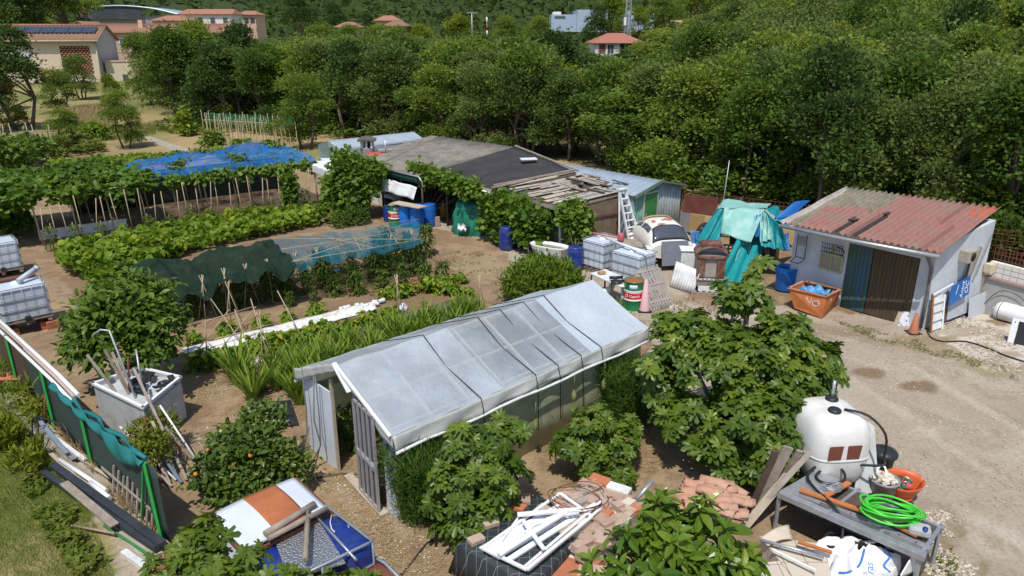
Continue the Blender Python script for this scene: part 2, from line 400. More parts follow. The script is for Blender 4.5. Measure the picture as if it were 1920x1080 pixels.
me.polygons.add(len(F)); me.polygons.foreach_set('loop_start', (np.arange(len(F))*4).astype(np.int32)); me.polygons.foreach_set('loop_total', np.full(len(F), 4, np.int32))
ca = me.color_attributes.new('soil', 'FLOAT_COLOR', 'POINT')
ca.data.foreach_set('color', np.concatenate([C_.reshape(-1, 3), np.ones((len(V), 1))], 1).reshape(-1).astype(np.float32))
me.update(calc_edges=True); me.polygons.foreach_set('use_smooth', [True]*len(F))
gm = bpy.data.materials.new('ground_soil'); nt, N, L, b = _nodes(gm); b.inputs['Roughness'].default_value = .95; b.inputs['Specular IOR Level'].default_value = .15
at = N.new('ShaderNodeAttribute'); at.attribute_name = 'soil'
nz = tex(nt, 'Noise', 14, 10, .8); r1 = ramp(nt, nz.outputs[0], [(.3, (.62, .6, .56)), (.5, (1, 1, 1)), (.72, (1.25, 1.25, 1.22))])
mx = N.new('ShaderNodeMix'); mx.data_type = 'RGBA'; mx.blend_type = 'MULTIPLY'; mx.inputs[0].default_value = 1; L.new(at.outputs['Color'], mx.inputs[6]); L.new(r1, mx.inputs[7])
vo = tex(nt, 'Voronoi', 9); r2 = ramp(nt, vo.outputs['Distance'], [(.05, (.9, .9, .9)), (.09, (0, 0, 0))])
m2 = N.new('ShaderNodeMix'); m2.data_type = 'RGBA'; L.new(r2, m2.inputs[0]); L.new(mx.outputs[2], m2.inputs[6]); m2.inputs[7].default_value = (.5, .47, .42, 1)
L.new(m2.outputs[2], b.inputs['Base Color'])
bp = N.new('ShaderNodeBump'); bp.inputs['Strength'].default_value = .6; bp.inputs['Distance'].default_value = .03; L.new(nz.outputs[0], bp.inputs['Height']); L.new(bp.outputs[0], b.inputs['Normal'])
me.materials.append(gm)
go = bpy.data.objects.new('ground', me); COL.objects.link(go); go['kind'] = 'structure'
# garden path and the walk under the fence
m = MB(); m.slab([P(245, 250, .02)+Vector((0, 0, 0)), P(262, 249, .02), P(388, 291, .02), P(362, 297, .02)][::-1], .06)
o = m.build('path', concrete); o['kind'] = 'structure'

# ------------------------------------------------------------------ woodland
C_OAK = [(.05, .1, .028), (.088, .16, .038), (.135, .21, .048), (.2, .27, .06)]
leaf_wood = leafmat('oak_leaf', C_OAK, .6, .38, .15, objrand=.5)
leaf_grey = leafmat('holm_leaf', [(.052, .095, .036), (.09, .145, .052), (.135, .19, .07), (.185, .24, .1)], .65, .35, .15, objrand=.4)
leaf_yel = leafmat('poplar_leaf', [(.09, .15, .024), (.15, .21, .034), (.21, .26, .045), (.28, .31, .06)], .6, .35, .15, objrand=.3)
leaf_dark = leafmat('dark_leaf', [(.038, .082, .03), (.065, .12, .042), (.1, .165, .055)], .65, .3, .15, objrand=.3)
def wood_tree(name, label, H, R, lm_, seed, nl=9500, size=.155, trunks=1, low=.12, group='trees of the wood behind the sheds', cat='tree', loc=(0, 0, 0)):
    random.seed(seed); t = thing(name, label, cat, (0, 0, 0), 0, group)
    lobes = []
    for k in range(16):
        a = random.random()*6.28; q = random.random(); z = H*(low+(1-low)*q**.9); rr = R*(1-.75*max(0, (q-.35)/.65)**1.6)*random.uniform(.35, .8)
        lobes.append(((rr*math.cos(a), rr*math.sin(a), z*.92), R*random.uniform(.26, .44), R*random.uniform(.24, .4)))
    lobes.append(((0, 0, H*.86), R*.36, R*.42)); lobes.append(((0, 0, H*.55), R*.6, H*.22))
    p, u, k = lobepts(lobes, nl, .55, .35); o_ = RNG.random(nl) < .16; p[o_] += (u*RNG.random((nl, 1))*R*.22)[o_]
    d = u+unit(nl)*.9+np.array([0, 0, .15]); n = unit(nl)*.8+np.array([0, 0, .9])+u*.5
    lr = RNG.random(len(lobes)); rn = np.clip(lr[k]*.5+RNG.random(nl)*.45+.1*u[:, 2], 0, 1)
    leaves('crown', LF_CLUMP, p, d, n, size*RNG.uniform(.6, 1.4, nl), lm_, t, rn)
    m = MB()
    for j in range(trunks):
        a = 6.28*j/trunks+.5; bx = .35*(trunks > 1)
        base = Vector((bx*math.cos(a), bx*math.sin(a), -.2)); fork = base+Vector((bx*math.cos(a)*1.5, bx*math.sin(a)*1.5, H*.36))
        m.tube([base, base.lerp(fork, .5)+Vector((.06, -.05, 0)), fork], [.13, .1, .08], 7)
        for c, rx, rz in random.sample(lobes, 6):
            c = Vector(c); m.tube([fork, fork.lerp(c, .5)+Vector((0, 0, .12)), c], [.07, .045, .015], 5)
    m.build('trunk', bark, t)
    return reg(t)
protos = [
 wood_tree('broadleaf_tree', 'mid green bushy oak standing in the wood behind the sheds', 6.2, 2.7, leaf_wood, 1, trunks=2),
 wood_tree('broadleaf_tree', 'mid green bushy oak standing in the wood behind the sheds', 6.4, 2.4, leaf_wood, 2, trunks=1, low=.05),
 wood_tree('evergreen_oak', 'dull grey green evergreen oak standing in the wood behind the sheds', 6.1, 2.7, leaf_grey, 3, trunks=3),
 wood_tree('evergreen_oak', 'dull grey green evergreen oak standing in the wood behind the sheds', 5.8, 2.5, leaf_grey, 4, trunks=1, low=.2),
 wood_tree('young_tree', 'light yellow green young tree standing among the darker trees of the wood', 5.8, 2.2, leaf_yel, 5, trunks=1, low=.03),
 wood_tree('dark_tree', 'very dark green dense tree standing in the wood behind the sheds', 6.6, 2.6, leaf_dark, 6, trunks=2),
]
random.seed(11); spots = []
y = 20.0
while y < 150:
    stp = 3.45+max(0, (y-35))*.05; x = -60+random.random()*3
    while x < 110:
        X = x+random.uniform(-.32, .32)*stp; Yy = y+random.uniform(-.32, .32)*stp
        if bool(inpoly(np.array([X]), np.array([Yy]), FOREST)[0]) and not (5 < X < 15 and 48 < Yy < 58):
            dpt = Yy*CP+3*SP; sx = 960+FPX*X/dpt
            if -60 < sx < 2020: spots.append((X, Yy, stp))
        x += stp
    y += stp*.9
# the front row, so that trunks show at its foot
FR = [(-25, 63), (-21, 61.5), (-16.5, 60), (-12.5, 57), (-9, 54.5), (-5.6, 52.5), (-2.2, 50), (1.0, 47.8), (3.6, 46), (6, 44.6), (8.3, 42.2), (10.4, 40), (12.2, 36), (13.8, 33), (15, 30), (16.6, 27.2), (18.6, 25), (20.6, 22.6), (22.6, 20.2), (24.5, 18), (9.3, 38.5), (11.3, 34.5), (13.4, 31), (17.4, 24.6), (19.6, 21.6)]
used = set(); cnt = 0
def put(pi, X, Yy, s, label=None, group=None, zs=1.0, name=None):
    pr = protos[pi]
    z = T(X, Yy)
    if pi not in used and name is None:
        used.add(pi); o = pr; o.location = (X, Yy, z); o.rotation_euler = (0, 0, random.random()*6.28); o.scale = (s, s, s*zs)
    else:
        o = dup(pr, (X, Yy, z), random.random()*6.28, label, group, (s*random.uniform(.88, 1.2), s*random.uniform(.88, 1.2), s*zs))
    if name: o.name = name
    return o
for X, Yy in FR: put(random.choice([0, 0, 1, 2, 3, 5]), X, Yy, random.uniform(.85, 1.05))
for X, Yy, stp in spots:
    right = min(1, max(0, (X-8)/25)); g = fbm(np.array([X]), np.array([Yy]), 16, 4)[0]
    s = stp/3.5*1.0*random.uniform(.85, 1.15); h = (1-.5*(s-1)) if s > 1 else 1
    h *= 1+.5*right*min(1, max(0, (Yy-30)/30)) ; hh = s*h
    sx = 960+FPX*X/(Yy*CP+3)
    if 1085 < sx < 1235 and Yy > 60: hh *= .34
    elif 1060 < sx < 1260 and Yy > 42: hh *= .72
    elif Yy > 70 and sx < 1350: hh *= .85
    ch = random.choices([0, 1, 2, 3, 4, 5], [3, 3, 3+4*right, 3, 1.2+2*(g > .55), 1.2])[0]
    put(ch, X, Yy, s, zs=hh/s)
print('wood trees', len(spots)+len(FR))
# single trees of the gardens and the village
def lone(pi, px, py, s, name, label, zs=1.0, Y=None, cat='tree'):
    q = P(px, py) if Y is None else PY(px, py, Y)
    o = put(pi, q.x, q.y, s, label, None, zs, name); o['category'] = cat
    if 'group' in o: del o['group']
    return o
lone(5, 45, 243, 1.25, 'garden_tree', 'large dark round tree left of the dry grass below the cream house', .95)
lone(4, 20, 238, .72, 'garden_tree', 'yellow green bush tree at the left edge under the big dark tree')
lone(2, 158, 198, .85, 'olive_tree', 'grey green olive tree with forked trunk above the dry grass', .9)
lone(0, 118, 215, .8, 'garden_tree', 'small dark tree between the big dark tree and the olive', .8)
lone(0, 238, 277, .62, 'fruit_tree', 'small round fruit tree standing beside the concrete garden path', 1.0)
lone(0, 128, 282, .45, 'fruit_tree', 'little sapling left of the garden path behind the vine pergola')
lone(3, 285, 205, .8, 'garden_tree', 'leafy tree behind the small fruit tree by the garden path')
lone(4, 215, 212, .6, 'shrub', 'yellowish shrub beside the olive tree on dry grass', cat='shrub')
lone(1, 330, 232, 1.25, 'garden_tree', 'tall green tree at the left end of the wood above the bean poles')
lone(0, 390, 222, 1.35, 'garden_tree', 'tall dense tree with high crown right of the pink terrace')
lone(5, 460, 225, 1.2, 'garden_tree', 'dark tree behind the green netted bean poles')
lone(1, 515, 238, 1.05, 'garden_tree', 'broad tree right of the dark one behind the bean poles')
lone(0, 575, 280, .8, 'garden_tree', 'bushy tree between the bean poles and the blue metal roof')
lone(1, 280, 195, 1.2, 'garden_tree', 'tree in front of the cream annex of the house', .9)
lone(5, -12, 215, .95, 'garden_tree', 'dark tree at the left edge in front of the cream house', .95)
for i, (px, s, Y, pi, zs) in enumerate([(25, 3.6, 185, 5, .95), (95, 3.8, 172, 5, .8), (130, 3.2, 190, 0, .9), (-5, 3.2, 160, 5, .95)]):
    lone(pi, px, 40, s, 'cedar', ['tall dark cedar behind the chimney of the cream house', 'broad layered cedar with the sunlit top left of the sports hall', 'green tree between the broad cedar and the sports hall', 'dark conifer cut by the left edge above the cream house'][i], zs, Y)
for i, (px, s, Y, pi, zs, nm, lb) in enumerate([
   (1145, 2.1, 185, 4, 1.15, 'poplar', 'bright green round tree left of the lattice mast'), (1122, 1.6, 180, 5, .9, 'conifer', 'dark pointed conifer left of the bright green tree by the mast'),
   (1198, 1.7, 182, 4, .9, 'garden_tree', 'pale green tree right of the lattice mast base'), (1240, 1.9, 175, 0, 1.0, 'garden_tree', 'dark green tree right of the pale blue factory'),
   (1300, 2.6, 205, 0, .9, 'garden_tree', 'wide round tree above the tan flat roof'), (1370, 2.2, 160, 4, 1.2, 'garden_tree', 'yellow green tall tree right of the tan flat roof'),
   (1440, 2.3, 150, 0, 1.25, 'garden_tree', 'tall tree on the skyline right of the yellow green one'), (860, 1.8, 175, 4, .85, 'garden_tree', 'pale round tree left of the street lamp'),
   (785, 1.7, 170, 4, .7, 'garden_tree', 'light green low tree right of the pink house'), (560, 2.0, 190, 5, 1.0, 'garden_tree', 'dark tree left of the pink house on the edge of the field'),
   (690, 1.7, 215, 5, .8, 'garden_tree', 'dark round tree behind the pink house'), (630, 1.7, 205, 5, 1.0, 'cypress', 'dark pointed tree left of the small red roof'), (950, 1.7, 172, 0, .8, 'garden_tree', 'green tree right of the street lamp'), (1010, 1.5, 168, 0, .9, 'garden_tree', 'green tree left of the pale blue factory')]):
    lone(pi, px, 60, s, nm, lb, zs, Y)
for px, Y, s, lb in [(652, 125, 1.5, 'tree hiding the walls of the small red roofed house left of the pink house'), (708, 128, 1.5, 'tree below the pink house at the far edge of the wood'), (745, 120, 1.45, 'tree below the brownish roof at the far edge of the wood'), (600, 120, 1.5, 'tree on the far edge of the wood left of the low red roof')]: lone(0, px, 60, s, 'garden_tree', lb, .78, Y)
for i, (px, s, Y, pi, zs) in enumerate([(1530, 2.6, 118, 5, 1.0), (1610, 2.9, 125, 5, 1.0), (1700, 2.8, 112, 5, 1.1), (1790, 2.8, 118, 5, 1.0), (1880, 2.9, 104, 5, 1.1), (1480, 2.4, 130, 0, 1.2), (1570, 2.0, 100, 0, 1.0), (1655, 2.4, 145, 5, 1.2), (1840, 2.6, 135, 5, 1.1), (1750, 2.6, 140, 5, 1.2)]):
    q = PY(px, 60, Y); o = put(pi, q.x, q.y, s, 'tall dark tree on the skyline at the upper right', 'tall dark trees at the upper right', zs, 'tall_tree')
# far wood on the hills, one mass
K = 80000
hy = 235+RNG.random(K)**1.5*1500; hx = (RNG.random(K)-.5)*2*(hy*.86+30)
z0 = terr(hx, hy); fm = inpoly(hx, hy, [(-330, 620), (-90, 620), (-60, 1200), (-420, 1200)]) | inpoly(hx, hy, [(-66, 236), (-36, 236), (-36, 330), (-66, 330)]) | inpoly(hx, hy, [(-300, 420), (-190, 400), (-180, 470), (-310, 470)])
cl = fbm(hx, hy, 14, 8, 3); keep = (~fm) & (cl > .34-.2*sstep(300, 500, hy))
hx, hy, z0, cl = hx[keep], hy[keep], z0[keep], cl[keep]; K = len(hx)
q = np.stack([hx, hy, z0+(cl-.35)*9*np.clip(hy/500, .6, 1.5)+RNG.random(K)*1.5], 1)
n = unit(K)*.45+np.array([0, -.45, .9]); d = unit(K)
fw = leaves('far_wood', LF_CLUMP, q, d, n, np.clip(hy/95, 2.4, 9)*RNG.uniform(.6, 1.3, K), leafmat('far_leaf', [(.036, .06, .024), (.046, .076, .028), (.062, .094, .034)], .7, .25, .1), None, np.clip(cl+RNG.normal(size=K)*.12, 0, 1))
tag(fw, 'dark green wooded hillside filling the top of the view', 'woodland', kind='stuff')
# ------------------------------------------------------------------ village houses
cream = mat('cream_render', (.62, .53, .39), (.56, .48, .35), .9, scale=1.2, dirt=(.5, .4, .28), damt=.25, bump=.1)
cream_side = mat('shaded_cream_render', (.46, .44, .41), (.38, .36, .34), .9, scale=1)  # shade of the cream house's gable side put into the colour
pink = mat('pink_render', (.50, .34, .28), (.45, .3, .25), .9, scale=1)
palepink = mat('salmon_render', (.62, .42, .32), (.56, .37, .28), .9, scale=1)
whiterender = mat('white_render', (.74, .72, .68), (.66, .64, .6), .9, scale=1)
shutter = mat('white_shutter', (.76, .76, .78), (.7, .7, .73), .5, scale=2)
glass_d = mat('window_glass', (.05, .06, .08), (.08, .09, .11), .08, spec=.8)
solar = mat('solar_panel', (.03, .04, .06), (.05, .06, .08), .15, scale=4, spec=.8)
def tilemat(name, c, c2, ang=0):
    m = mat(name, c, c2, .85, scale=3, dirt=(.18, .12, .07), damt=.5)
    return m
tile_old = tilemat('old_roof_tile', (.28, .16, .105), (.2, .115, .075)); tile_red = tilemat('red_roof_tile', (.40, .18, .12), (.31, .14, .1))
def tiled(m, a, b, c, d, pitch=.55, amp=.07, thick=.12, rows=1):
    """barrel-tiled roof plane: a-b along the eave, d-c along the ridge"""
    a, b, c, d = map(Vector, (a, b, c, d)); n = int(max((b-a).length, (c-d).length)/pitch)*4
    nn = (b-a).cross(d-a).normalized()
    if nn.z < 0: nn = -nn
    f = lambda s, t: a.lerp(b, s).lerp(d.lerp(c, s), t)+nn*(amp*math.cos(s*n/4*2*math.pi))
    m.grid(f, n, 2, thick); return m
class Fr:
    """a vertical wall frame: origin, direction along the wall; pt(u, z, out)"""
    def __init__(s, o, d): s.o = Vector(o); s.d = Vector(d).normalized(); s.n = Vector((s.d.y, -s.d.x, 0))
    def pt(s, u, z, out=0): return s.o+s.d*u+Z*z+s.n*out
    def panel(s, m, u0, u1, z0, z1, out, th, mi=0):
        c = s.pt((u0+u1)/2, (z0+z1)/2, out-th/2); R = Matrix((s.d, -s.n, Z)).transposed()
        return m.box(c, (abs(u1-u0), th, abs(z1-z0)), mi=mi, R=R)
def window(par, fr, u, z, w, h, kind='glass', name='window', lab=None):
    m = MB(); fr.panel(m, u, u+w, z, z+h, .06, .1); o = m.build(name, shutter, par, lab)
    m = MB(); fr.panel(m, u+.1, u+w/2-.03, z+.1, z+h-.1, .08, .03); fr.panel(m, u+w/2+.03, u+w-.1, z+.1, z+h-.1, .08, .03)
    if kind == 'glass': m.build('pane', glass_d, par)
    else:
        m2 = MB()
        for k in range(int(h/.16)): fr.panel(m2, u+.08, u+w-.08, z+.1+k*.16, z+.2+k*.16, .1, .04)
        m2.build('roller_shutter', shutter, par)
    return o
def walls(fr, w, d, h, m=None, mi=0):
    m = m or MB(); o = fr.o; a = o; b = o+fr.d*w; c = b-fr.n*d; e = a-fr.n*d
    m.slab([x+Z*h for x in (a, b, c, e)], h+2.0, mi, Z); return m
def gable(m, fr, u0, u1, out, h, rh, t=.1, depth=None):
    m.slab([fr.pt(u0, h, out), fr.pt(u1, h, out), fr.pt((u0+u1)/2, h+rh, out)], t, nrm=fr.n)
# cream house with the solar panels
d1 = Vector((.97, .242, 0)); B = Vector((-56.6, 103.5, 0)); zb = T(B.x, B.y)
f1 = Fr(B-d1*12.6+Z*zb, d1); HW, HD, HH = 12.6, 10.2, 5.5
t = thing('house', 'cream two storey house with solar panels and a brick lattice panel', 'house', tuple(f1.pt(6, 0)))
walls(f1, HW, HD, HH).build('wall', cream, t)
m = MB(); fs = Fr(f1.pt(HW, 0), -f1.n)
m.slab([fs.pt(0, 0, .02), fs.pt(HD, 0, .02), fs.pt(HD, HH, .02), fs.pt(HD/2, HH+1.9, .02), fs.pt(0, HH, .02)], .05, nrm=fs.n); m.build('side_wall', cream_side, t, 'side wall with its shade put into a grey colour')
m = MB(); ra = f1.pt(-2.6, HH+1.9, -HD/2); rb = f1.pt(HW+.4, HH+1.9, -HD/2)
tiled(m, f1.pt(-5, HH-.1, .6), f1.pt(HW+.4, HH-.1, .6), rb, ra); tiled(m, f1.pt(HW+.4, HH-.1, -HD-.5), f1.pt(-5, HH-.1, -HD-.5), ra, rb)
m.slab([ra, f1.pt(-5, HH-.1, .6), f1.pt(-5, HH-.1, -HD-.5)][::-1], .1); rf = m.build('roof', tile_old, t)
m = MB(); m.tube([ra, rb], .16, 8); m.build('ridge_tiles', tile_red, rf)
m = MB()
for k in range(6):
    q = lambda s, tt: f1.pt(1.9+s, HH-.1, .6).lerp(f1.pt(1.9+s, HH+1.9, -HD/2), tt)+Z*.2
    m.slab([q(k*1.72, .42), q(k*1.72+1.64, .42), q(k*1.72+1.64, .8), q(k*1.72, .8)], .06)
m.build('solar_panels', solar, t)
m = MB(); m.box(f1.pt(-1.6, HH+1.5, -HD/2+1), (1.3, 1, 1.5), math.atan2(d1.y, d1.x)); m.box(f1.pt(-1.6, HH+2.3, -HD/2+1), (1.5, 1.2, .12), math.atan2(d1.y, d1.x)); m.build('chimney', palepink, t)
window(t, f1, -.2+1.2, 2.6, 3.3, 1.5, 'sh')
m = MB(); f1.panel(m, 8.0, 11.6, 1.1, 4.7, .03, .04); m.build('lattice_backing', darkin, t)
m = MB()
for r in range(14):
    for k in range(8):
        u0 = 8.05+k*.45+(r % 2)*.2
        f1.panel(m, u0, u0+.3, 1.15+r*.255, 1.3+r*.255, .1, .06)
m.build('brick_lattice', mat('lattice_brick', (.5, .2, .12), (.4, .15, .09), .85), t, 'red brick lattice panel')
m = MB(); tiled(m, f1.pt(4.4, 1.0, 1.9), f1.pt(8.2, 1.0, 1.9), f1.pt(7.6, 1.6, 0), f1.pt(5, 1.6, 0), .4, .05); m.build('porch_roof', tile_red, t)
m = MB(); f1.panel(m, 5.3, 7.5, -1.5, 1.0, .03, .04); m.build('door', darkin, t)
m = MB(); m.box(f1.pt(4.8, -.2, 1.6), (.35, .35, 2.4)); m.box(f1.pt(8, -.2, 1.6), (.35, .35, 2.4)); m.build('porch_post', cream, t)
m = MB(); m.tube([f1.pt(-5, HH-.15, .68), f1.pt(HW+.4, HH-.15, .68)], .09, 6); m.tube([f1.pt(HW-.1, HH-.2, .15), f1.pt(HW-.1, 0, .15)], .06, 6); m.build('gutter', cream, t)
# annex
f2 = Fr(f1.pt(HW+.3, 0, -1.2), d1)
t = thing('annex', 'low cream flat roofed annex with tiled canopy right of the cream house', 'building', tuple(f2.pt(4, 0)))
walls(f2, 10.3, 8, 2.6).build('wall', cream, t)
m = MB(); f2.panel(m, -.1, 10.4, 2.6, 2.78, .1, .35); m.build('coping', palepink, t)
m = MB(); tiled(m, f2.pt(4, 1.3, 1.4), f2.pt(8.8, 1.3, 1.4), f2.pt(8.4, 1.95, 0), f2.pt(4.4, 1.95, 0), .4, .05); m.build('canopy', tile_red, t)
m = MB(); f2.panel(m, 2, 2.7, -.5, .9, .02, .05); f2.panel(m, 5, 7.5, -1, 1.1, .02, .05); m.build('window', glass_d, t)
f3 = Fr(f1.pt(HW+3, 0, -11.5), d1)
t = thing('outbuilding', 'small ochre outbuilding with blue door behind the cream annex', 'building', tuple(f3.pt(3, 0)))
walls(f3, 7.6, 5, 3.6).build('wall', mat('ochre', (.42, .36, .24), (.36, .3, .2), .9), t)
m = MB(); tiled(m, f3.pt(-.6, 3.9, .5), f3.pt(6, 3.9, .5), f3.pt(6, 5.3, -4), f3.pt(0, 5.3, -4), .45, .05); m.build('roof', tile_old, t)
m = MB(); f3.panel(m, .1, 1.9, .8, 2.6, .05, .08); m.build('door', mat('blue_door', (.02, .12, .5)), t)
m = MB(); f3.panel(m, -.5, 2.4, 3, 3.5, .9, .9); m.build('awning', mat('cream_awning', (.75, .68, .45)), t)
m = MB(); [f3.panel(m, 3+k*1.1, 3.35+k*1.1, 1.2, 2.2, .03, .05) for k in range(3)]; m.build('window', darkin, t)
m = MB(); m.lathe(f3.pt(8.2, 1.2, 1.5), [(0, .62), (.6, .6), (1.6, .35), (2.1, 0), (2.0, -.05), (0, .3)], 14); o = m.build('parasol', mat('green_cloth', (.03, .3, .12)), None, loc=tuple(f3.pt(8.2, 1, 1.5)))
tag(o, 'green parasol on the flat roof beside the ochre outbuilding', 'parasol')
# pink terrace
d4 = Vector((.985, .17, 0)).normalized(); f4 = Fr(Vector((-77.5, 141, T(-77, 141))), d4)
t = thing('terraced_house', 'pink two storey terrace with loggias and brown tiled roof', 'house', tuple(f4.pt(10, 0)))
walls(f4, 26, 9, 6.0).build('wall', pink, t)
m = MB(); tiled(m, f4.pt(-.6, 5.95, .6), f4.pt(26.6, 5.95, .6), f4.pt(26.6, 7.6, -4.5), f4.pt(-.6, 7.6, -4.5), .6, .06); tiled(m, f4.pt(26.6, 5.95, -9.6), f4.pt(-.6, 5.95, -9.6), f4.pt(-.6, 7.6, -4.5), f4.pt(26.6, 7.6, -4.5), .6, .06); rf = m.build('roof', mat('brown_tile', (.3, .15, .1), (.24, .12, .08), .85), t)
for u in (8, 16.5, 24): m = MB(); m.box(f4.pt(u, 7.4, -2.5), (.8, .8, 1.6)); m.build('chimney', palepink, rf)
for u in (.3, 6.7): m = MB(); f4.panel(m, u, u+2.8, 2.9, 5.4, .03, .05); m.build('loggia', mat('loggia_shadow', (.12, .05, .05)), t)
for u, w, z, h in [(4.4, 1.2, 3.4, 1.6), (10.3, 1.2, 3.5, 1.6), (13.2, 1.2, 3.5, 1.6), (16, 1.5, 3.4, 1.7), (19, 1.2, 3.5, 1.6), (22, 1.2, 3.5, 1.6), (10.8, 1.9, .6, 1.4), (14, 2.2, -.5, 2.4), (19.5, 1.6, .5, 1.5), (6.9, 1.2, .4, 2.0)]: window(t, f4, u, z, w, h, 'sh' if z < 1 else 'glass')
m = MB(); f4.panel(m, -.1, 26.1, 2.45, 2.6, .06, .1); m.build('string_course', palepink, t)
f5 = Fr(f4.pt(-5.2, 0, -1.5), d4)
t = thing('gabled_house', 'salmon gable ended house joined to the left of the pink terrace', 'house', tuple(f5.pt(2.5, 0)))
m = walls(f5, 5.2, 10, 6.0); gable(m, f5, 0, 5.2, 0, 6.0, 1.7, 10); m.build('wall', palepink, t)
m = MB(); tiled(m, f5.pt(-.5, 5.8, .4), f5.pt(-.5, 5.8, -10), f5.pt(2.6, 7.85, -10), f5.pt(2.6, 7.85, .4)); tiled(m, f5.pt(5.7, 5.8, -10), f5.pt(5.7, 5.8, .4), f5.pt(2.6, 7.85, .4), f5.pt(2.6, 7.85, -10)); m.build('roof', tile_old, t)
m = MB(); f5.panel(m, 1.9, 3.1, 3.4, 4.6, .04, .06); m.build('window', glass_d, t)
# sports hall
a = PY(165, 38, 215); b = PY(332, 36, 215); zt = T(a.x, 215)
f6 = Fr(Vector((a.x, 215, zt)), Vector((1, .1, 0))); WD = (b-a).length*1.0; h0 = PY(165, 24, 215).z-zt
t = thing('sports_hall', 'large sports hall with pale curved metal roof and dark glazing', 'hall', tuple(f6.pt(12, 0)))
walls(f6, WD, 20, h0-.9).build('wall', mat('hall_wall', (.3, .33, .36)), t)
m = MB(); m.grid(lambda s, q: f6.pt(-1+s*(WD+2), h0+.3+1.7*math.sin(math.pi*min(1, .18+s*.85))**1.1-(s > .75)*2.4*(s-.75), 1.5-q*24), 26, 2, .35); m.build('roof', greytin, t)
m = MB(); f6.panel(m, .5, WD*.6, h0-1.6, h0+1.5, 1.2, .3); m.build('glazing', glass_d, t)
# other roofs of the village
def simple_house(px0, px1, py_eave, py_ridge, Y, name, label, wm, rm, cat='house', hip=.25, base=4.5, dp=9, wins=3, rot=.03):
    a = PY(px0, py_eave, Y); b = PY(px1, py_eave, Y); r = PY(px0, py_ridge, Y+dp/2); h = a.z
    f = Fr(Vector((a.x, Y, 0)), Vector((1, rot, 0))); w = b.x-a.x; zb = min(T(a.x, Y), h-base)
    t = thing(name, label, cat, tuple(f.pt(w/2, zb)))
    m = MB(); m.slab([f.pt(0, h), f.pt(w, h), f.pt(w, h, -dp), f.pt(0, h, -dp)], h-zb+1, nrm=Z); m.build('wall', wm, t)
    rz = max(r.z, h+1); hp = w*hip; ra = f.pt(hp, rz, -dp/2); rb = f.pt(w-hp, rz, -dp/2); m = MB(); e = .6
    m.slab([f.pt(-e, h-.05, e), f.pt(w+e, h-.05, e), rb, ra], .15); m.slab([f.pt(w+e, h-.05, -dp-e), f.pt(-e, h-.05, -dp-e), ra, rb], .15)
    m.slab([f.pt(-e, h-.04, -dp-e), f.pt(-e, h-.04, e), ra], .12); m.slab([f.pt(w+e, h-.04, e), f.pt(w+e, h-.04, -dp-e), rb], .12)
    m.build('roof', rm, t)
    for k in range(wins):
        u = w*(k+.5)/wins-.6; m = MB(); f.panel(m, u, u+1.2, h-2.3, h-.9, .05, .08); m.build('window', glass_d, t)
    return t, f, w, h
simple_house(338, 432, 26, 17, 200, 'white_house', 'white house with long red roof behind the pink terrace', whiterender, tile_red, hip=.02, wins=4)
simple_house(443, 478, 27, 20, 215, 'small_house', 'small house with red roof right of the long red roof', palepink, tile_red)
simple_house(285, 345, 38, 29, 190, 'small_house', 'low house with hipped red roof in front of the sports hall', palepink, tile_red, base=3)
simple_house(150, 172, 24, 16, 240, 'small_house', 'tiny house with orange roof left of the sports hall', palepink, tile_red)
simple_house(704, 745, 38, 29, 185, 'pink_house', 'pink house with red hipped roof in front of the green field', pink, tile_red, wins=2, hip=.3)
simple_house(722, 760, 48, 41, 165, 'low_house', 'low house with brownish roof in front of the pink house', mat('brick_wall', (.4, .12, .08)), tile_old, base=3, wins=2)
simple_house(632, 665, 50, 44, 160, 'low_house', 'small red roof poking out of the trees left of the pink house', palepink, tile_red, base=3)
simple_house(1268, 1345, 47, 38, 175, 'tan_building', 'low building with flat tan roof under the wide round tree', palepink, mat('tan_roof', (.42, .26, .17), (.36, .22, .15), .9), 'building', hip=.02, base=3, dp=14, wins=0)
t, f, w, h = simple_house(1116, 1206, 80, 62, 150, 'red_roof_house', 'white house with broad red hipped roof rising from the trees', whiterender, mat('fresh_red_tile', (.38, .15, .11), (.31, .12, .09), .8, scale=4), wins=0, hip=.33, dp=10, base=4.2)
m = MB(); f.panel(m, w*.52, w*.98, h-2.2, h-.15, .04, .06); m.build('loggia', darkin, t)
m = MB(); f.panel(m, .8, 2.1, h-2.0, h-.3, .06, .08); m.build('shutter', redbrown, t); window(t, f, 2.4, h-2.1, 1.4, 1.8)
m = MB(); f.panel(m, w*.5, w*.98, h-3.4, h-2.3, 1.0, .15); m.build('balcony', whiterender, t)
# pale blue factory
fac = mat('blue_grey_cladding', (.36, .44, .58), (.32, .4, .53), .5, scale=.5)
def fbox(par, px0, px1, y0, y1, Y, dp, mt, nm='block'):
    a = PY(px0, y0, Y); b = PY(px1, y1, Y); m = MB(); m.box(((a.x+b.x)/2, Y+dp/2, (a.z+b.z)/2), (b.x-a.x, dp, a.z-b.z)); return m.build(nm, mt, par)
q = PY(1120, 55, 210); t = thing('factory', 'pale blue grey flat roofed factory behind the lattice mast', 'factory', (q.x, 210, T(q.x, 210)))
fbox(t, 1083, 1138, 18, 60, 210, 18, fac); fbox(t, 1034, 1083, 27, 60, 212, 12, fac, 'low_block'); fbox(t, 1178, 1224, 25, 60, 209, 16, fac, 'rear_block'); fbox(t, 1037, 1052, 22, 27.5, 214, 6, whiterender, 'roof_room')
fbox(t, 1180, 1196, 20.5, 26, 212, 6, whiterender, 'roof_room'); fbox(t, 1195, 1212, 38, 44, 208.8, 1, glass_d, 'window'); fbox(t, 1108, 1113, 26, 31, 209.8, .5, glass_d, 'window'); fbox(t, 1040, 1060, 30, 33, 211.8, .5, glass_d, 'window')
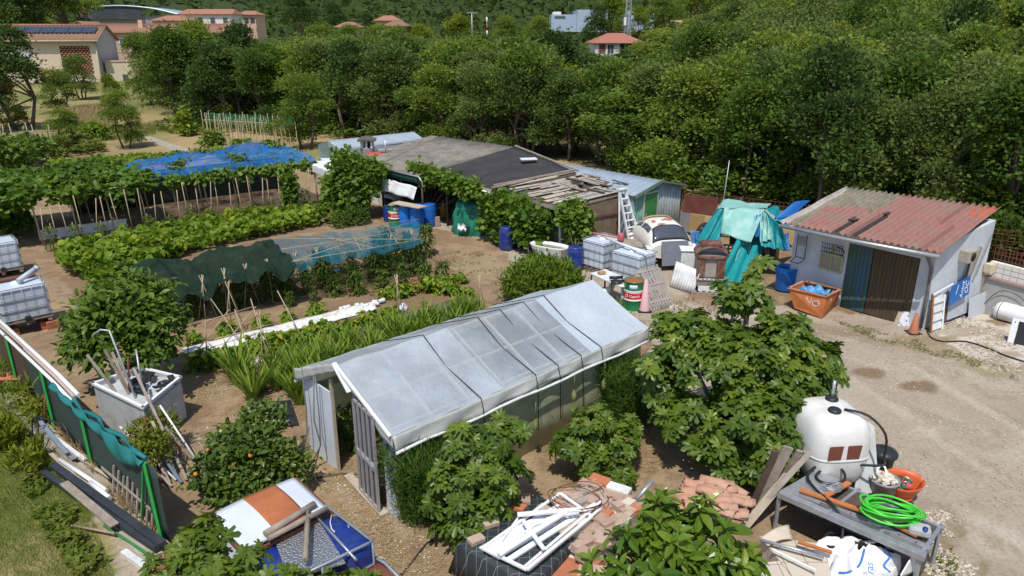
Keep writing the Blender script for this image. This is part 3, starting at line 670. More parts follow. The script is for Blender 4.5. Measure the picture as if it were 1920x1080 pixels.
# lattice mast
q = PY(1176, 62, 165); zb = T(q.x, 165); zt = PY(1176, -18, 165).z; t = thing('lattice_mast', 'tall steel lattice mast behind the red roofed house', 'mast', (q.x, 165, zb)); m = MB()
hh = zt-zb; cs = [(-1, -1), (1, -1), (1, 1), (-1, 1)]; wd = lambda k: .75*(1-.45*k)
for cx, cy in cs: m.bar((q.x+cx*.75, 165+cy*.75, zb), (q.x+cx*.41, 165+cy*.41, zt), .12, .12)
m.build('leg', galv, t); m = MB(); NB = 14
for k in range(NB):
    z0, z1 = zb+hh*k/NB, zb+hh*(k+1)/NB; w0, w1 = wd(k/NB), wd((k+1)/NB)
    for j in range(4):
        a, b = cs[j], cs[(j+1) % 4]
        m.bar((q.x+a[0]*w0, 165+a[1]*w0, z0), (q.x+b[0]*w1, 165+b[1]*w1, z1), .07, .07); m.bar((q.x+b[0]*w0, 165+b[1]*w0, z0), (q.x+a[0]*w1, 165+a[1]*w1, z1), .07, .07)
m.build('bracing', galv, t); m = MB(); m.box((q.x-.7, 164.3, PY(0, 40, 165).z), (.5, .3, 1.6)); m.build('antenna', white_pvc, t)
# street lamp, striped pole, white van
q = PY(885, 50, 165); t = thing('street_lamp', 'thin street lamp with double head beyond the wood', 'street lamp', (q.x, 165, T(q.x, 165))); m = MB(); zt = PY(885, 24, 165).z
m.tube([(q.x, 165, T(q.x, 165)), (q.x, 165, zt)], .09, 6); m.build('pole', galv, t); m = MB(); m.box((q.x-.6, 165, zt), (1, .3, .16)); m.box((q.x+.6, 165, zt), (1, .3, .16)); m.build('lamp_head', galv, t)
q = PY(913, 50, 170); m = MB(); zt = PY(913, 32, 170).z; zb = T(q.x, 170)
for k in range(6): m.tube([(q.x, 170, zb+(zt-zb)*k/6), (q.x, 170, zb+(zt-zb)*(k+1)/6)], .16, 6, mi=k % 2)
o = m.build('striped_pole', [mat('signal_red', (.5, .05, .03)), white_pvc], None, loc=(q.x, 170, zb)); tag(o, 'red and white striped pole right of the street lamp', 'pole')
q = PY(885, 56, 158); zb = T(q.x, 158)+1.6; t = thing('white_van', 'white van glimpsed below the street lamp beyond the wood', 'van', (q.x, 158, zb))
m = MB(); m.box((q.x, 158, zb+1.25), (3.4, 1.9, 1.7)); m.box((q.x+2.1, 158, zb+.85), (.9, 1.85, .9)); m.build('body', white_pvc, t, bevel=.15)
m = MB(); m.box((q.x+1.2, 157, zb+1.6), (.9, .1, .5)); m.build('window', glass_d, t)
m = MB()
for sx in (-1.1, 1.6): m.lathe((q.x+sx, 157, zb+.33), [(0, -.1), (.33, -.1), (.33, .1), (0, .1)], 12, axis=Vector((0, 1, 0)))
m.build('wheel', blackrubber, t)
# ------------------------------------------------------------------ the long line of sheds
def corrug(name, c, c2, dirt, pitch=.18, d=0):
    return mat(name, c, c2, .85, scale=4, dirt=dirt, dscale=1.6, damt=.6, bump=.25, bscale=60)
fibro = corrug('grey_fibre_cement', (.30, .27, .235), (.2, .18, .155), (.11, .10, .08))
felt = mat('black_felt', (.038, .036, .036), (.028, .027, .028), .8, scale=2, dirt=(.1, .09, .08), dscale=1.2, damt=.3, bump=.15)
def croof(m, a, b, c, d, n, amp=.03, t=.03, mi=0, sag=0, rag=0):
    """corrugated sheet: a-b eave, d-c ridge, n waves"""
    a, b, c, d = map(Vector, (a, b, c, d)); nn = (b-a).cross(d-a).normalized()
    if nn.z < 0: nn = -nn
    def f(s, q): 
        p = a.lerp(b, s).lerp(d.lerp(c, s), q); return p+nn*(amp*math.cos(s*n*2*math.pi))-Z*sag*4*q*(1-q)
    m.grid(f, n*6, 4, t, mi); return m
# gray corrugated roofed barn
A0 = P(708, 312, 2.1); A1 = P(787, 329, 2.1); A2 = P(966, 276, 2.62); A3 = P(822, 256, 2.62); A4 = P(682, 291, 2.15)
t = thing('corrugated_shed', 'open fronted shed under a grey fibre cement roof', 'shed', (A0.x, A0.y, 0))
m = MB(); croof(m, A0.lerp(A1, -.05), A1, A2, A3, 26, .035); croof(m, A4, A0.lerp(A1, -.04), A3, A3+Vector((-.4, .3, -.02)), 14, .035); m.build('roof', fibro, t)
eg = lambda p, o: Vector((p.x, p.y, 0))+U*0+o
m = MB(); nrm = Vector((-.7, -.7, 0))
m.slab([A0-nrm*.1, A1-nrm*.1, Vector((A1.x, A1.y, 1.72))-nrm*.1, Vector((A0.x, A0.y, 1.72))-nrm*.1], .03); m.build('fascia', mat('dark_green_board', (.03, .09, .08), (.02, .07, .06)), t)
m = MB(); m.tube([A0+nrm*.06-Z*.03, A1+nrm*.06-Z*.05, A1+Vector((.1, -.1, -.25)), A1+Vector((.12, -.12, -.5))], .035, 7); m.build('gutter', galv, t)
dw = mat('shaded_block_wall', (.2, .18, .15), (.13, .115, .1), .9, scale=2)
bk = lambda p: Vector((p.x, p.y, 0))
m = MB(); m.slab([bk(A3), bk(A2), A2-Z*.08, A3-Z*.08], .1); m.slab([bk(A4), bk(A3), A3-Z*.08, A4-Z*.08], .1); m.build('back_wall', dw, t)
posts = lambda par, ps, r, mt: [MB().tube([bk(p)+Vector((.1, .1, 0)), p+Vector((.1, .1, -.05))], r, 7).build('post', mt, par) for p in ps]
posts(t, [A0.lerp(A1, s) for s in (0.02, .5, .98)], .05, darkwood)
# black felt roofed middle part
B0 = P(797, 322, 2.12); B1 = P(922, 357, 2.0); B2 = P(1077, 322, 2.35); B3 = P(966, 277, 2.58)
t = thing('felt_roofed_shed', 'open shed under a sloping black felt roof', 'shed', (B1.x, B1.y, 0))
m = MB(); m.grid(lambda s, q: B0.lerp(B1, s).lerp(B3.lerp(B2, s), q)+Z*(.05+.02*math.sin(s*9)*math.sin(q*5)), 12, 10, .07); m.build('roof', felt, t)
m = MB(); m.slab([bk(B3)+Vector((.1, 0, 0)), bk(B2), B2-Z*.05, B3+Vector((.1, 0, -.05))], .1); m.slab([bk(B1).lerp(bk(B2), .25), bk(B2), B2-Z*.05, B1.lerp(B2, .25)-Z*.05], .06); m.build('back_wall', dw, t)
m = MB(); m.bar(B0-Z*.03, B1-Z*.03, .05, .12); m.build('eave_board', palewood, t)
m = MB(); m.bar(B1+Z*.1, B2+Z*.09, .12, .05); m.bar(B3+Z*.1, B2+Z*.1+(B2-B3)*.05, .1, .05); m.build('edge_batten', oldwood, t)
m = MB(); q = P(991, 298, 2.6); m.box(q, (.7, .4, .05), .2); m.build('flashing', white_pvc, t, bevel=.01)
m = MB(); e = B1+Vector((.05, -.1, -.08)); m.tube([B0-Z*.06+nrm*.07, B1-Z*.1+nrm*.07], .045, 7); m.build('gutter', galv, t)
m = MB(); m.tube([e, e+Vector((.02, -.03, -.15)), e+Vector((.1, -.1, -.3)), e+Vector((.25, -.1, -.38))], .07, 8); m.build('downpipe', mat('grey_pipe', (.4, .42, .44)), t)
posts(t, [B0.lerp(B1, s) for s in (.3, .66, .97)], .05, darkwood)
# plank roof lean-to
C0 = P(926, 354, 1.97); C1 = P(1047, 391, 1.76); C2 = P(1196, 353, 2.1); C3 = P(1076, 325, 2.38)
t = thing('plank_roofed_shed', 'lean-to shed roofed with loose weathered planks', 'shed', (C1.x, C1.y, 0))
m = MB(); m.slab([C0, C1, C2, C3], .04, nrm=Z); m.build('roof_deck', mat('roof_deck', (.13, .11, .09), (.07, .06, .05), .9, scale=5), t)
random.seed(4); woods = [oldwood, palewood, mat('green_board', (.2, .28, .2), (.15, .22, .16), .8), mat('silver_wood', (.42, .39, .35), (.3, .27, .24), .85, scale=6, bump=.3), darkwood]
m = MB()
E = lambda s, q: C0.lerp(C1, s).lerp(C3.lerp(C2, s), q)
for k in range(46):
    s = random.random()*.98; q = random.uniform(0, .62); L = random.uniform(.25, .7); a = E(s, q); b = E(min(1, s+random.uniform(-.03, .03)), min(1.0, q+L))
    g = random.choices(range(5), [2.5, 5, 1+3*(q > .3 and s > .6), 3.5, .9])[0]; h = .03+.014*(k % 4)
    m.bar(a+Z*h, b+Z*(h+.01), random.uniform(.16, .32), .015, mi=g)
for k in range(14):
    s = random.uniform(.2, .8); q = random.uniform(.45, .98); a = E(s, q); b = E(min(1, s+.25), q+random.uniform(-.02, .02)); m.bar(a+Z*.14, b+Z*.14, random.uniform(.06, .14), .025, mi=random.choice([0, 3, 4]))
m.build('roof_planks', woods, t)
m = MB(); m.bar(C0-Z*.05, C1-Z*.05, .06, .1); m.bar(C1-Z*.05, C2-Z*.05, .06, .1); m.bar(C0+Z*.14, C3+Z*.14, .1, .05); m.build('edge_batten', oldwood, t)
m = MB(); p0 = bk(C1)+Vector((.15, .15, 0)); 
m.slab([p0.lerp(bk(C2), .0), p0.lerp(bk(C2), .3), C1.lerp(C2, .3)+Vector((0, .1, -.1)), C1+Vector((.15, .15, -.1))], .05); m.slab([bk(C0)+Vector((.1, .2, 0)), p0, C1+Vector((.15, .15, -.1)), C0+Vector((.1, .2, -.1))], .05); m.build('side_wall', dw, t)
dirv = (bk(C2)-bk(C1)).normalized(); g0 = bk(C1)+dirv*1.15; g1 = bk(C1)+dirv*2.75; L = 1.6
f = Fr(g0, dirv)
m = MB(); 
for k in range(2):
    for j in range(7): f.panel(m, k*L/2*.98+j*L/14+.005, k*L/2*.98+(j+1)*L/14-.005, 0.03, 1.85, .0, .03)
m.build('door', mat('brown_door_wood', (.21, .145, .095), (.13, .09, .06), .85, scale=3, bump=.35, dirt=(.3, .24, .18)), t)
m = MB(); f.panel(m, -.06, 0, 0, 1.95, .03, .08); f.panel(m, L, L+.05, 0, 1.95, .03, .08); f.panel(m, 0, L, 1.2, 1.27, .05, .03); m.build('door_frame', redbrown, t)
# white pole in front
a = P(1050, 478); m = MB(); m.tube([a, a+Vector((-.05, .05, 2.0))], .05, 9); o = m.build('support_pole', white_pvc, None, loc=tuple(a)); tag(o, 'white pole under the plank roof corner beside the bath tub', 'pole')
# green and silver metal shed
GL = P(1183, 465); GR = GL+U*3.0; GP = GL+U*1.5; EH, RH, SL = 2.02, 2.4, 5.1
t = thing('metal_shed', 'green and silver sheet metal shed with a blue grey roof', 'shed', tuple(GP))
m = MB(); ov = U*-.0
croof(m, GL-U*.12-W*.15+Z*EH, GL-U*.12+W*SL+Z*EH, GP+W*SL+Z*RH, GP-W*.15+Z*RH, 18, .012, .02); croof(m, GR+U*.15-W*.15+Z*EH, GR+U*.15+W*SL+Z*EH, GP+W*SL+Z*RH, GP-W*.15+Z*RH, 18, .012, .02); m.build('roof', greytin, t)
greensheet = mat('green_sheet', (.09, .3, .2), (.06, .2, .14), .55, scale=3, dirt=(.3, .36, .33), dscale=2, damt=.7)
silversheet = mat('silver_sheet', (.46, .52, .54), (.36, .42, .43), .4, metal=.3, scale=3, dirt=(.2, .3, .25), damt=.4)
def sheetwall(m, a, b, ha, hb, n, amp=.015):
    a, b = Vector(a), Vector(b); nn = Vector((b.y-a.y, -(b.x-a.x), 0)).normalized()
    m.grid(lambda s, q: a.lerp(b, s)+Z*(ha+(hb-ha)*s)*q+nn*amp*math.cos(s*n*6.283), n*6, 1, .01); return m
m = MB(); sheetwall(m, GL, GP, EH-.02, RH-.02, 9); m.build('green_wall', greensheet, t, 'green painted wall sheet')
m = MB(); sheetwall(m, GP+U*.01, GR, RH-.02, EH-.02, 8); m.build('silver_wall', silversheet, t, 'silver wall sheet')
f = Fr(GL+U*.62, U); Ld = .78
m = MB(); f.panel(m, 0, Ld, .75, 1.98, .06, .04); dr = m.build('door', greenpaint, t); m = MB(); f.panel(m, 0, Ld, .02, .74, .06, .04); m.build('door_lower_panel', mat('grey_board', (.3, .32, .33)), t, 'grey lower door panel')
m = MB(); f.panel(m, .06, .1, 1.1, 1.25, .1, .04); m.build('handle', galv, dr)
m = MB(); f.panel(m, -.06, 0, 0, 2.04, .07, .06); f.panel(m, Ld, Ld+.06, 0, 2.04, .07, .06); f.panel(m, -.06, Ld+.06, 1.98, 2.04, .075, .06); m.build('door_frame', mat('light_frame', (.4, .46, .42)), t)
m = MB(); q0 = -W*.16; m.bar(GL-U*.12+q0+Z*(EH-.02), GP+q0+Z*(RH-.02), .04, .13); m.bar(GP+q0+Z*(RH-.02), GR+U*.15+q0+Z*(EH-.02), .04, .07); m.build('barge_board', mat('dull_green', (.1, .2, .14), (.07, .15, .1), .6, dirt=(.3, .34, .3)), t)
m = MB(); m.slab([GR, GR+W*SL, GR+W*SL+Z*(EH-.03), GR+Z*(EH-.03)], .03); m.slab([GL, GL+W*SL, GL+W*SL+Z*(EH-.03), GL+Z*(EH-.03)], .03); m.build('side_wall', greytin, t)
# rear left metal shed with the chimney
R0 = P(614, 264, 2.5); R1 = P(775, 247, 2.5); R2 = P(798, 263, 2.05); R3 = P(640, 282, 2.05); L0 = P(596, 271, 2.15)
t = thing('rear_metal_shed', 'green walled shed with blue grey metal roof at the rear left', 'shed', (R3.x, R3.y, 0))
m = MB(); croof(m, R3, R2, R1, R0, 30, .012, .02); m.slab([R0, R1, R1+Vector((-1.2, 1, -.35)), L0], .03, nrm=Z); m.build('roof', greytin, t)
m = MB(); m.slab([bk(L0)+Vector((.1, .1, 0)), bk(R3), R3-Z*.06, R0-Z*.06, L0-Z*.06], .05); m.build('gable_wall', mat('pale_green_sheet', (.3, .4, .36), (.25, .34, .3), .5), t)
m = MB(); sheetwall(m, bk(R3)+Z*0, bk(R2), 2.0, 2.0, 24, .012); m.build('front_wall', mat('blue_sheet', (.16, .22, .34), (.12, .17, .27), .5), t)
m = MB(); q = bk(L0).lerp(bk(R3), .72); m.box(q+Vector((-.05, -.05, 1.75)), (.55, .1, .4), math.atan2((R3-L0).y, (R3-L0).x)); m.build('window', darkin, t)
# chimney
q = P(690, 292, 2.1); q.z = 0; t = thing('chimney_stack', 'rough masonry chimney with concrete cap rising behind the grey roof', 'chimney', tuple(q))
m = MB(); m.box(q+Z*1.45, (.58, .5, 2.1), .6); m.build('stack', concrete, t, bevel=.02)
m = MB()
for cx, cy in [(-1, -1), (1, -1), (1, 1), (-1, 1), (0, -1), (0, 1)]: m.box(q+Vector((cx*.24, cy*.22, 2.66)), (.08, .08, .34))
m.build('cap_pillar', white_paint, t)
m = MB(); m.box(q+Z*2.87, (.85, .8, .08), .1); m.lathe(q+Z*2.9, [(.4, 0), (.3, .1), (.1, .15), (0, .16)], 10); m.build('cap', mat('soot_concrete', (.14, .12, .1), (.07, .06, .05), .95), t)
m = MB(); m.lathe(q+Z*2.5, [(.15, -.1), (.15, .3), (0, .3)], 8); m.build('flue', darkin, t)
q = P(706, 289, 2.2); m = MB(); m.grid(lambda s, r: q+Vector(((s-.5)*.9, (r-.5)*.8, .12*math.sin(s*3.1)*math.sin(r*3.1))), 8, 8, .02); o = m.build('red_cloth', mat('red_cloth', (.55, .08, .09)), None, loc=tuple(q)); tag(o, 'faded red cloth lying on the roof at the foot of the chimney', 'cloth')
q = P(722, 282, 2.35); m = MB(); m.box(q, (.75, .35, .12), .4); o = m.build('roof_block', concrete, None, loc=tuple(q), bevel=.02); tag(o, 'pale masonry block on the grey roof right of the chimney', 'block')
q = P(723, 281, 2.4); m = MB(); m.tube([q, q+Z*.45], .03, 6); o = m.build('vent_pipe', white_pvc, None, loc=tuple(q)); tag(o, 'thin white vent pipe on the grey roof', 'pipe')
# white canopy at far left of the sheds
a, b, c, d = P(584, 309, 2.0), P(620, 322, 1.9), P(640, 296, 2.15), P(598, 296, 2.1)
t = thing('white_canopy', 'white tarpaulin canopy at the left end of the sheds', 'canopy', (a.x, a.y, 0))
m = MB(); m.grid(lambda s, q: a.lerp(b, s).lerp(d.lerp(c, s), q)+Z*.08*math.sin(s*3.1)*math.sin(q*3.1), 8, 8, .02); m.slab([a, b, b-Z*.3, a-Z*.3], .02); m.build('cover', white_paint, t)
posts(t, (a, b, c, d), .035, galv)
# stuff hanging and standing at the front of the sheds
a = A0.lerp(A1, .12)+nrm*.12-Z*.42; b = A1+nrm*.12-Z*.42
m = MB(); m.grid(lambda s, q: a.lerp(b, s)-Z*(q*.5+.06*s)+nrm*(.05*math.sin(s*14)+.22*q), 26, 6, .012)
o = m.build('hanging_sheet', white_paint, None, loc=tuple(a)); tag(o, 'crumpled white sheet hanging under the eave of the grey roofed shed', 'sheet')
q = P(700, 384); t = thing('outdoor_kitchen', 'whitewashed masonry stove bench under the grey roofed shed', 'stove', tuple(q))
m = MB(); m.box(q+Vector((.25, .3, .45)), (.5, .5, .9), .7); m.box(q+Vector((.9, .0, .4)), (1.2, .55, .1), -.75); m.box(q+Vector((.9, .05, .2)), (1.0, .4, .36), -.75); m.build('bench', whiterender, t, bevel=.02)
m = MB(); m.box(q+Vector((.12, .1, .65)), (.3, .08, .15), -.75); m.box(q+Vector((.75, -.1, .22)), (.55, .3, .28), -.75); m.build('oven_opening', darkin, t)
m = MB(); m.lathe(q+Vector((.3, .3, .9)), [(0, 0), (.16, 0), (.2, .2), (.1, .26), (0, .27)], 12); m.build('pot', galv, t)
# ------------------------------------------------------------------ right hand shed with the red roof
FL = P(1475, 546); FRc = P(1727, 620); BRc = P(1829, 581); df = (FRc-FL).normalized(); LF = (FRc-FL).length; ds = (BRc-FRc).normalized(); LS = (BRc-FRc).length
ff = Fr(FL, df); fs = Fr(FRc, ds); BLc = FL+ds*LS
EFL, EFR, EBR, EBL = P(1463, 417, 2.42), P(1766, 474, 2.42), P(1877, 391, 2.9), P(1587, 353, 2.9)
bluewhite = mat('pale_blue_whitewash', (.60, .65, .70), (.52, .57, .62), .85, scale=1.5, dirt=(.36, .36, .36), dscale=1.5, damt=.35, bump=.15)
t = thing('tool_shed', 'whitewashed shed with patched red and grey corrugated roof', 'shed', tuple(FL.lerp(FRc, .5)))
m = MB()
def wallq(a, b, ha, hb, th=.1):
    m.slab([a, b, b+Z*hb, a+Z*ha], th)
hz = lambda p: 2.2+.55*max(0, min(1, (p-FRc).dot(ds)/LS))
f_ = ff
f_.panel(m, 0, 1.73, 0, 2.34, 0, .1); f_.panel(m, 3.72, LF, 0, 2.34, 0, .1); f_.panel(m, 1.73, 3.72, 1.98, 2.34, 0, .1); m.build('front_wall', bluewhite, t)
m = MB(); wallq(FRc+df*.002, BRc, 2.34, 2.72); m.build('side_wall', bluewhite, t)
m = MB(); wallq(BRc, BLc, 2.72, 2.72); wallq(BLc, FL, 2.72, 2.34); m.build('rear_wall', bluewhite, t)
roofm_ = None; roofm = [corrug('red_fibre_cement', (.34, .16, .135), (.25, .11, .095), (.22, .18, .15)), corrug('moss_grey_fibre_cement', (.29, .26, .2), (.2, .18, .13), (.12, .11, .08)),
         mat('tar_patch', (.05, .04, .035), (.035, .03, .025), .9), corrug('pale_fibre_cement', (.46, .42, .38), (.36, .32, .29), (.2, .17, .15)), corrug('orange_sheet', (.5, .14, .07), (.36, .1, .06), (.3, .12, .08))]
m = MB(); NW, NQ = 25, 18; nn = (EFR-EFL).cross(EBL-EFL).normalized()
def rp(s, q):
    st = .03*(q > .5)+.012*(int(q*NQ*.999) in (8, ))
    return EFL.lerp(EFR, s).lerp(EBL.lerp(EBR, s), q)+nn*(.042*math.cos(s*NW*6.283)+st)
m.grid(rp, NW*8, NQ, .02); nf = NW*8*NQ
for i in range(NW*8):
    s = i/(NW*8)
    for j in range(NQ):
        q = (j+.5)/NQ; k = 0
        if s < .40 and q > .5+.04*(s > .2): k = 1
        if s < .13-(q*.1): k = 3 if s < .05 else 1
        if .345 < s < .385 and q < .3: k = 2
        if .455 < s < .5 and q < .5: k = 2
        if .655 < s < .68 and q < .5: k = 2
        if k == 0 and (int(s*25)*7+int(q*2)*3) % 11 == 0: k = 5
        if s > .86 and q > .72 and (int(s*60)+j) % 3: k = 4
        m.m[i*NQ+j] = k
m.build('roof', roofm+[corrug('dark_red_fibre_cement', (.27, .115, .1), (.2, .09, .08), (.16, .12, .1))], t)
m = MB()
for (s, q, L) in [(.366, .3, .3), (.48, .5, .4), (.335, .33, .12)]:
    m.bar(rp(s, q-.05)+nn*.05, rp(s+.01, min(1, q+.03))+nn*.05, .08, .03)
m.build('loose_batten', darkwood, t)
m = MB(); gd = EFL+Z*-.1-ff.n*-.06; m.tube([EFL+ff.n*.05-Z*.09, EFL.lerp(EFR, .5)+ff.n*.05-Z*.12, EFR+ff.n*.05-Z*.1], .055, 8); gt = m.build('gutter', galv, t)
e = EFR-df*.35-Z*.12; w0 = FRc+ff.n*.06+Z*1.8-df*.04
m = MB(); m.tube([e, e.lerp(w0, .5)+Z*.02, w0, FRc+ff.n*.06+Z*1.0, FRc+ff.n*.08+Z*.1], .045, 8); m.build('downpipe', mat('dark_pipe', (.1, .1, .1), (.2, .19, .18), .6), t)
doorcol = mat('streaked_door_boards', (.12, .075, .05), (.06, .04, .03), .8, scale=1.6, stretch=(9, 9, .6), dirt=(.09, .12, .03), dscale=1.1, damt=.35, bump=.4, bscale=20)
doorg = mat('green_streaked_boards', (.07, .13, .03), (.04, .07, .025), .75, scale=1.5, stretch=(9, 9, .5), dirt=(.04, .12, .26), dscale=.9, damt=.7, bump=.3, bscale=20)
for nm, u0, u1, mt, lb in [('door_leaf', 1.76, 2.45, doorg, 'narrow door leaf streaked green and blue'), ('door_leaf', 2.47, 3.7, doorcol, 'wide dark brown door leaf')]:
    m = MB(); n = int((u1-u0)/.1)
    for k in range(n): ff.panel(m, u0+(u1-u0)*k/n+.004, u0+(u1-u0)*(k+1)/n-.004, .02, 1.97, -.02+.006*(k % 2), .03)
    m.build(nm, mt, t, lb)
m = MB(); ff.panel(m, 1.9, 2.4, 1.06, 1.5, .004, .01); 
yel = mat('faded_yellow_frame', (.5, .46, .2), (.4, .36, .18), .7)
m = MB()
for a, b, c, d in [(.95, 1.65, 1.5, 1.54), (.95, 1.65, 1.04, 1.08), (.95, .99, 1.04, 1.54), (1.61, 1.65, 1.04, 1.54), (1.28, 1.32, 1.04, 1.8)]: ff.panel(m, a, b, c, d, .07, .04)
wf = m.build('window_frame', yel, t); m = MB(); ff.panel(m, .98, 1.62, 1.07, 1.51, .03, .02); m.build('pane', mat('dusty_pane', (.35, .33, .27), (.28, .27, .22), .4), wf)
m = MB()
for k in range(9): ff.panel(m, .98+k*.075, .99+k*.075, 1.56, 1.85, .08, .012)
for z in (1.58, 1.7, 1.84): ff.panel(m, .95, 1.62, z, z+.012, .095, .012)
m.build('grille', mat('dark_iron', (.06, .05, .05)), t)
# things hanging on the front wall
q = ff.pt(.35, 1.35, .12); m = MB(); A = lambda u, z, o=.12: ff.pt(u, z, o)
for u in (.2, .5): m.tube([A(u, 1.95), A(u, 1.2), A(u, 1.12, .4)], .012, 6)
m.tube([A(.2, 1.22), A(.5, 1.22)], .012, 6); m.tube([A(.2, 1.12, .4), A(.5, 1.12, .4)], .012, 6)
for k in range(5): m.tube([A(.25+.05*k, 1.9), A(.25+.05*k, 1.6)], .008, 5)
o = m.build('hanging_chair_frame', mat('black_iron', (.03, .03, .03)), None, loc=tuple(q)); tag(o, 'black metal chair frame hung on the whitewashed wall left of the window', 'chair frame')
m = MB(); m.tube([A(1.45, 1.8), A(1.6, 1.79), A(1.68, 1.72), A(1.66, 1.6), A(1.58, 1.57)], .018, 6); o = m.build('hook_pipe', mat('black_iron2', (.03, .03, .03)), None, loc=tuple(A(1.5, 1.7))); tag(o, 'black bent pipe hung beside the window grille', 'pipe')
# side wall things
S = lambda u, z, o=0: fs.pt(u, z, o)
t2 = thing('wall_fan_unit', 'small boxy fan unit under the roof on the side wall', 'fan', tuple(S(1.35, 1.95, .1)))
m = MB(); fs.panel(m, 1.2, 1.62, 1.78, 2.12, .28, .28); m.build('casing', mat('dirty_cream', (.42, .38, .32), (.3, .27, .22)), t2, bevel=.02); m = MB(); m.lathe(S(1.41, 1.95, .285), [(.12, 0), (.12, .01), (.03, .02), (0, .02)], 14, axis=fs.n); m.build('fan', darkin, t2)
for i, (a, b, w, mt, lb) in enumerate([((1.62, .98), (1.78, 1.7), .1, darkwood, 'short dark plank leaning on the side wall above the blue sign'), ((1.75, .95), (2.25, 2.05), .12, oldwood, 'long grey plank leaning diagonally on the side wall'), ((.9, 0.02), (1.02, .62), .06, redbrown, 'short reddish stake leaning below the blue sign'), ((2.2, 1.2), (2.7, 2.35), .05, galv, 'thin metal strip leaning at the rear of the side wall')]):
    m = MB(); m.bar(S(a[0], a[1], .1), S(b[0], b[1], .06), .03, w, up=fs.n.cross(Z)); o = m.build('leaning_plank', mt, None, loc=tuple(S(a[0], a[1], .1))); tag(o, lb, 'plank')
for u0, u1, z0, z1, o_, mt, lb in [(1.05, 2.75, .12, 1.0, .07, mat('grey_ply', (.5, .54, .6), (.44, .48, .54), .7, dirt=(.35, .35, .35)), 'large pale grey sheet leaning on the side wall behind the blue sign'),
                                  (2.0, 2.95, .0, .62, .2, mat('grey_ply2', (.53, .57, .62), (.47, .5, .56), .7), 'smaller grey board leaning at the rear end of the side wall')]:
    m = MB(); m.slab([S(u0, z0, o_+.06), S(u1, z0, o_+.06), S(u1-.03, z1, o_-.03), S(u0+.02, z1-.05, o_-.03)], .02); o = m.build('leaning_board', mt, None, loc=tuple(S((u0+u1)/2, z0, o_))); tag(o, lb, 'board')
t2 = thing('shutter_stack', 'white slatted shutter with rusty edge leaning at the shed corner', 'shutter', tuple(S(.3, 0, .2)))
m = MB()
for k in range(4): m.slab([S(.05, .05+k*.25, .24-.03*k), S(.6, .05+k*.25, .24-.03*k), S(.6, .26+k*.25, .17-.03*k), S(.05, .26+k*.25, .17-.03*k)], .03)
m.build('slat', white_paint, t2); m = MB(); m.bar(S(0.02, 0, .25), S(.02, 1.1, .1), .05, .05); m.build('edge_post', mat('rust_orange', (.35, .15, .04), (.2, .09, .04)), t2); m = MB(); m.bar(S(.62, 0, .24), S(.62, .98, .12), .04, .04); m.bar(S(0, 1.08, .13), S(1.0, 1.2, .1), .03, .04); m.build('frame_bar', white_pvc, t2)
# blue sign with white lettering
t2 = thing('blue_sign', 'blue sign board with white letters leaning sideways on the side wall', 'sign', tuple(S(1.3, .7, .16)))
bs = mat('sign_blue', (.01, .13, .42), (.008, .11, .36), .4, scale=2)
sg = [S(.78, .62, .21), S(1.78, .78, .21), S(1.85, 1.3, .13), S(.92, 1.14, .13)]
m = MB(); m.slab(sg, .02); m.build('panel', bs, t2)
def textmesh(txt, size, M, mt, par=None, name='lettering', extr=.002, font_shear=0):
    cu = bpy.data.curves.new(name, 'FONT'); cu.body = txt; cu.size = size; cu.extrude = extr; cu.align_x = 'CENTER'; cu.align_y = 'CENTER'; cu.shear = font_shear
    o = bpy.data.objects.new('tmp', cu); COL.objects.link(o); dg = bpy.context.evaluated_depsgraph_get(); me = bpy.data.meshes.new_from_object(o.evaluated_get(dg)); bpy.data.objects.remove(o)
    me.transform(M)
    if par: me.transform(par.matrix_basis.inverted())
    me.materials.clear(); me.materials.append(mt); r = bpy.data.objects.new(name, me); COL.objects.link(r)
    if par: r.parent = par
    return r
def frameM(o, x, y):
    x = Vector(x).normalized(); y = Vector(y); y = (y-x*y.dot(x)).normalized(); z = x.cross(y); M = Matrix((x, y, z)).transposed().to_4x4(); M.translation = Vector(o); return M
sc_ = sg[0].lerp(sg[1], .55).lerp(sg[3].lerp(sg[2], .55), .5); nrmS = (sg[1]-sg[0]).cross(sg[3]-sg[0]).normalized()
up_ = (sg[3]-sg[0]).normalized(); rt_ = (sg[1]-sg[0]).normalized()
def signtxt(s, txt, size):
    c = sg[0].lerp(sg[1], s).lerp(sg[3].lerp(sg[2], s), .5)+nrmS*.006; textmesh(txt, size, frameM(c, up_, -rt_), white_pvc, t2)
signtxt(.60, 'Antus', .2); signtxt(.84, 'OC', .24)
m = MB(); c = lambda s, q: sg[0].lerp(sg[1], s).lerp(sg[3].lerp(sg[2], s), q)+nrmS*.006; m.bar(c(.28, .45), c(.36, .9), .02, .004, up=nrmS); m.build('stroke', white_pvc, t2)
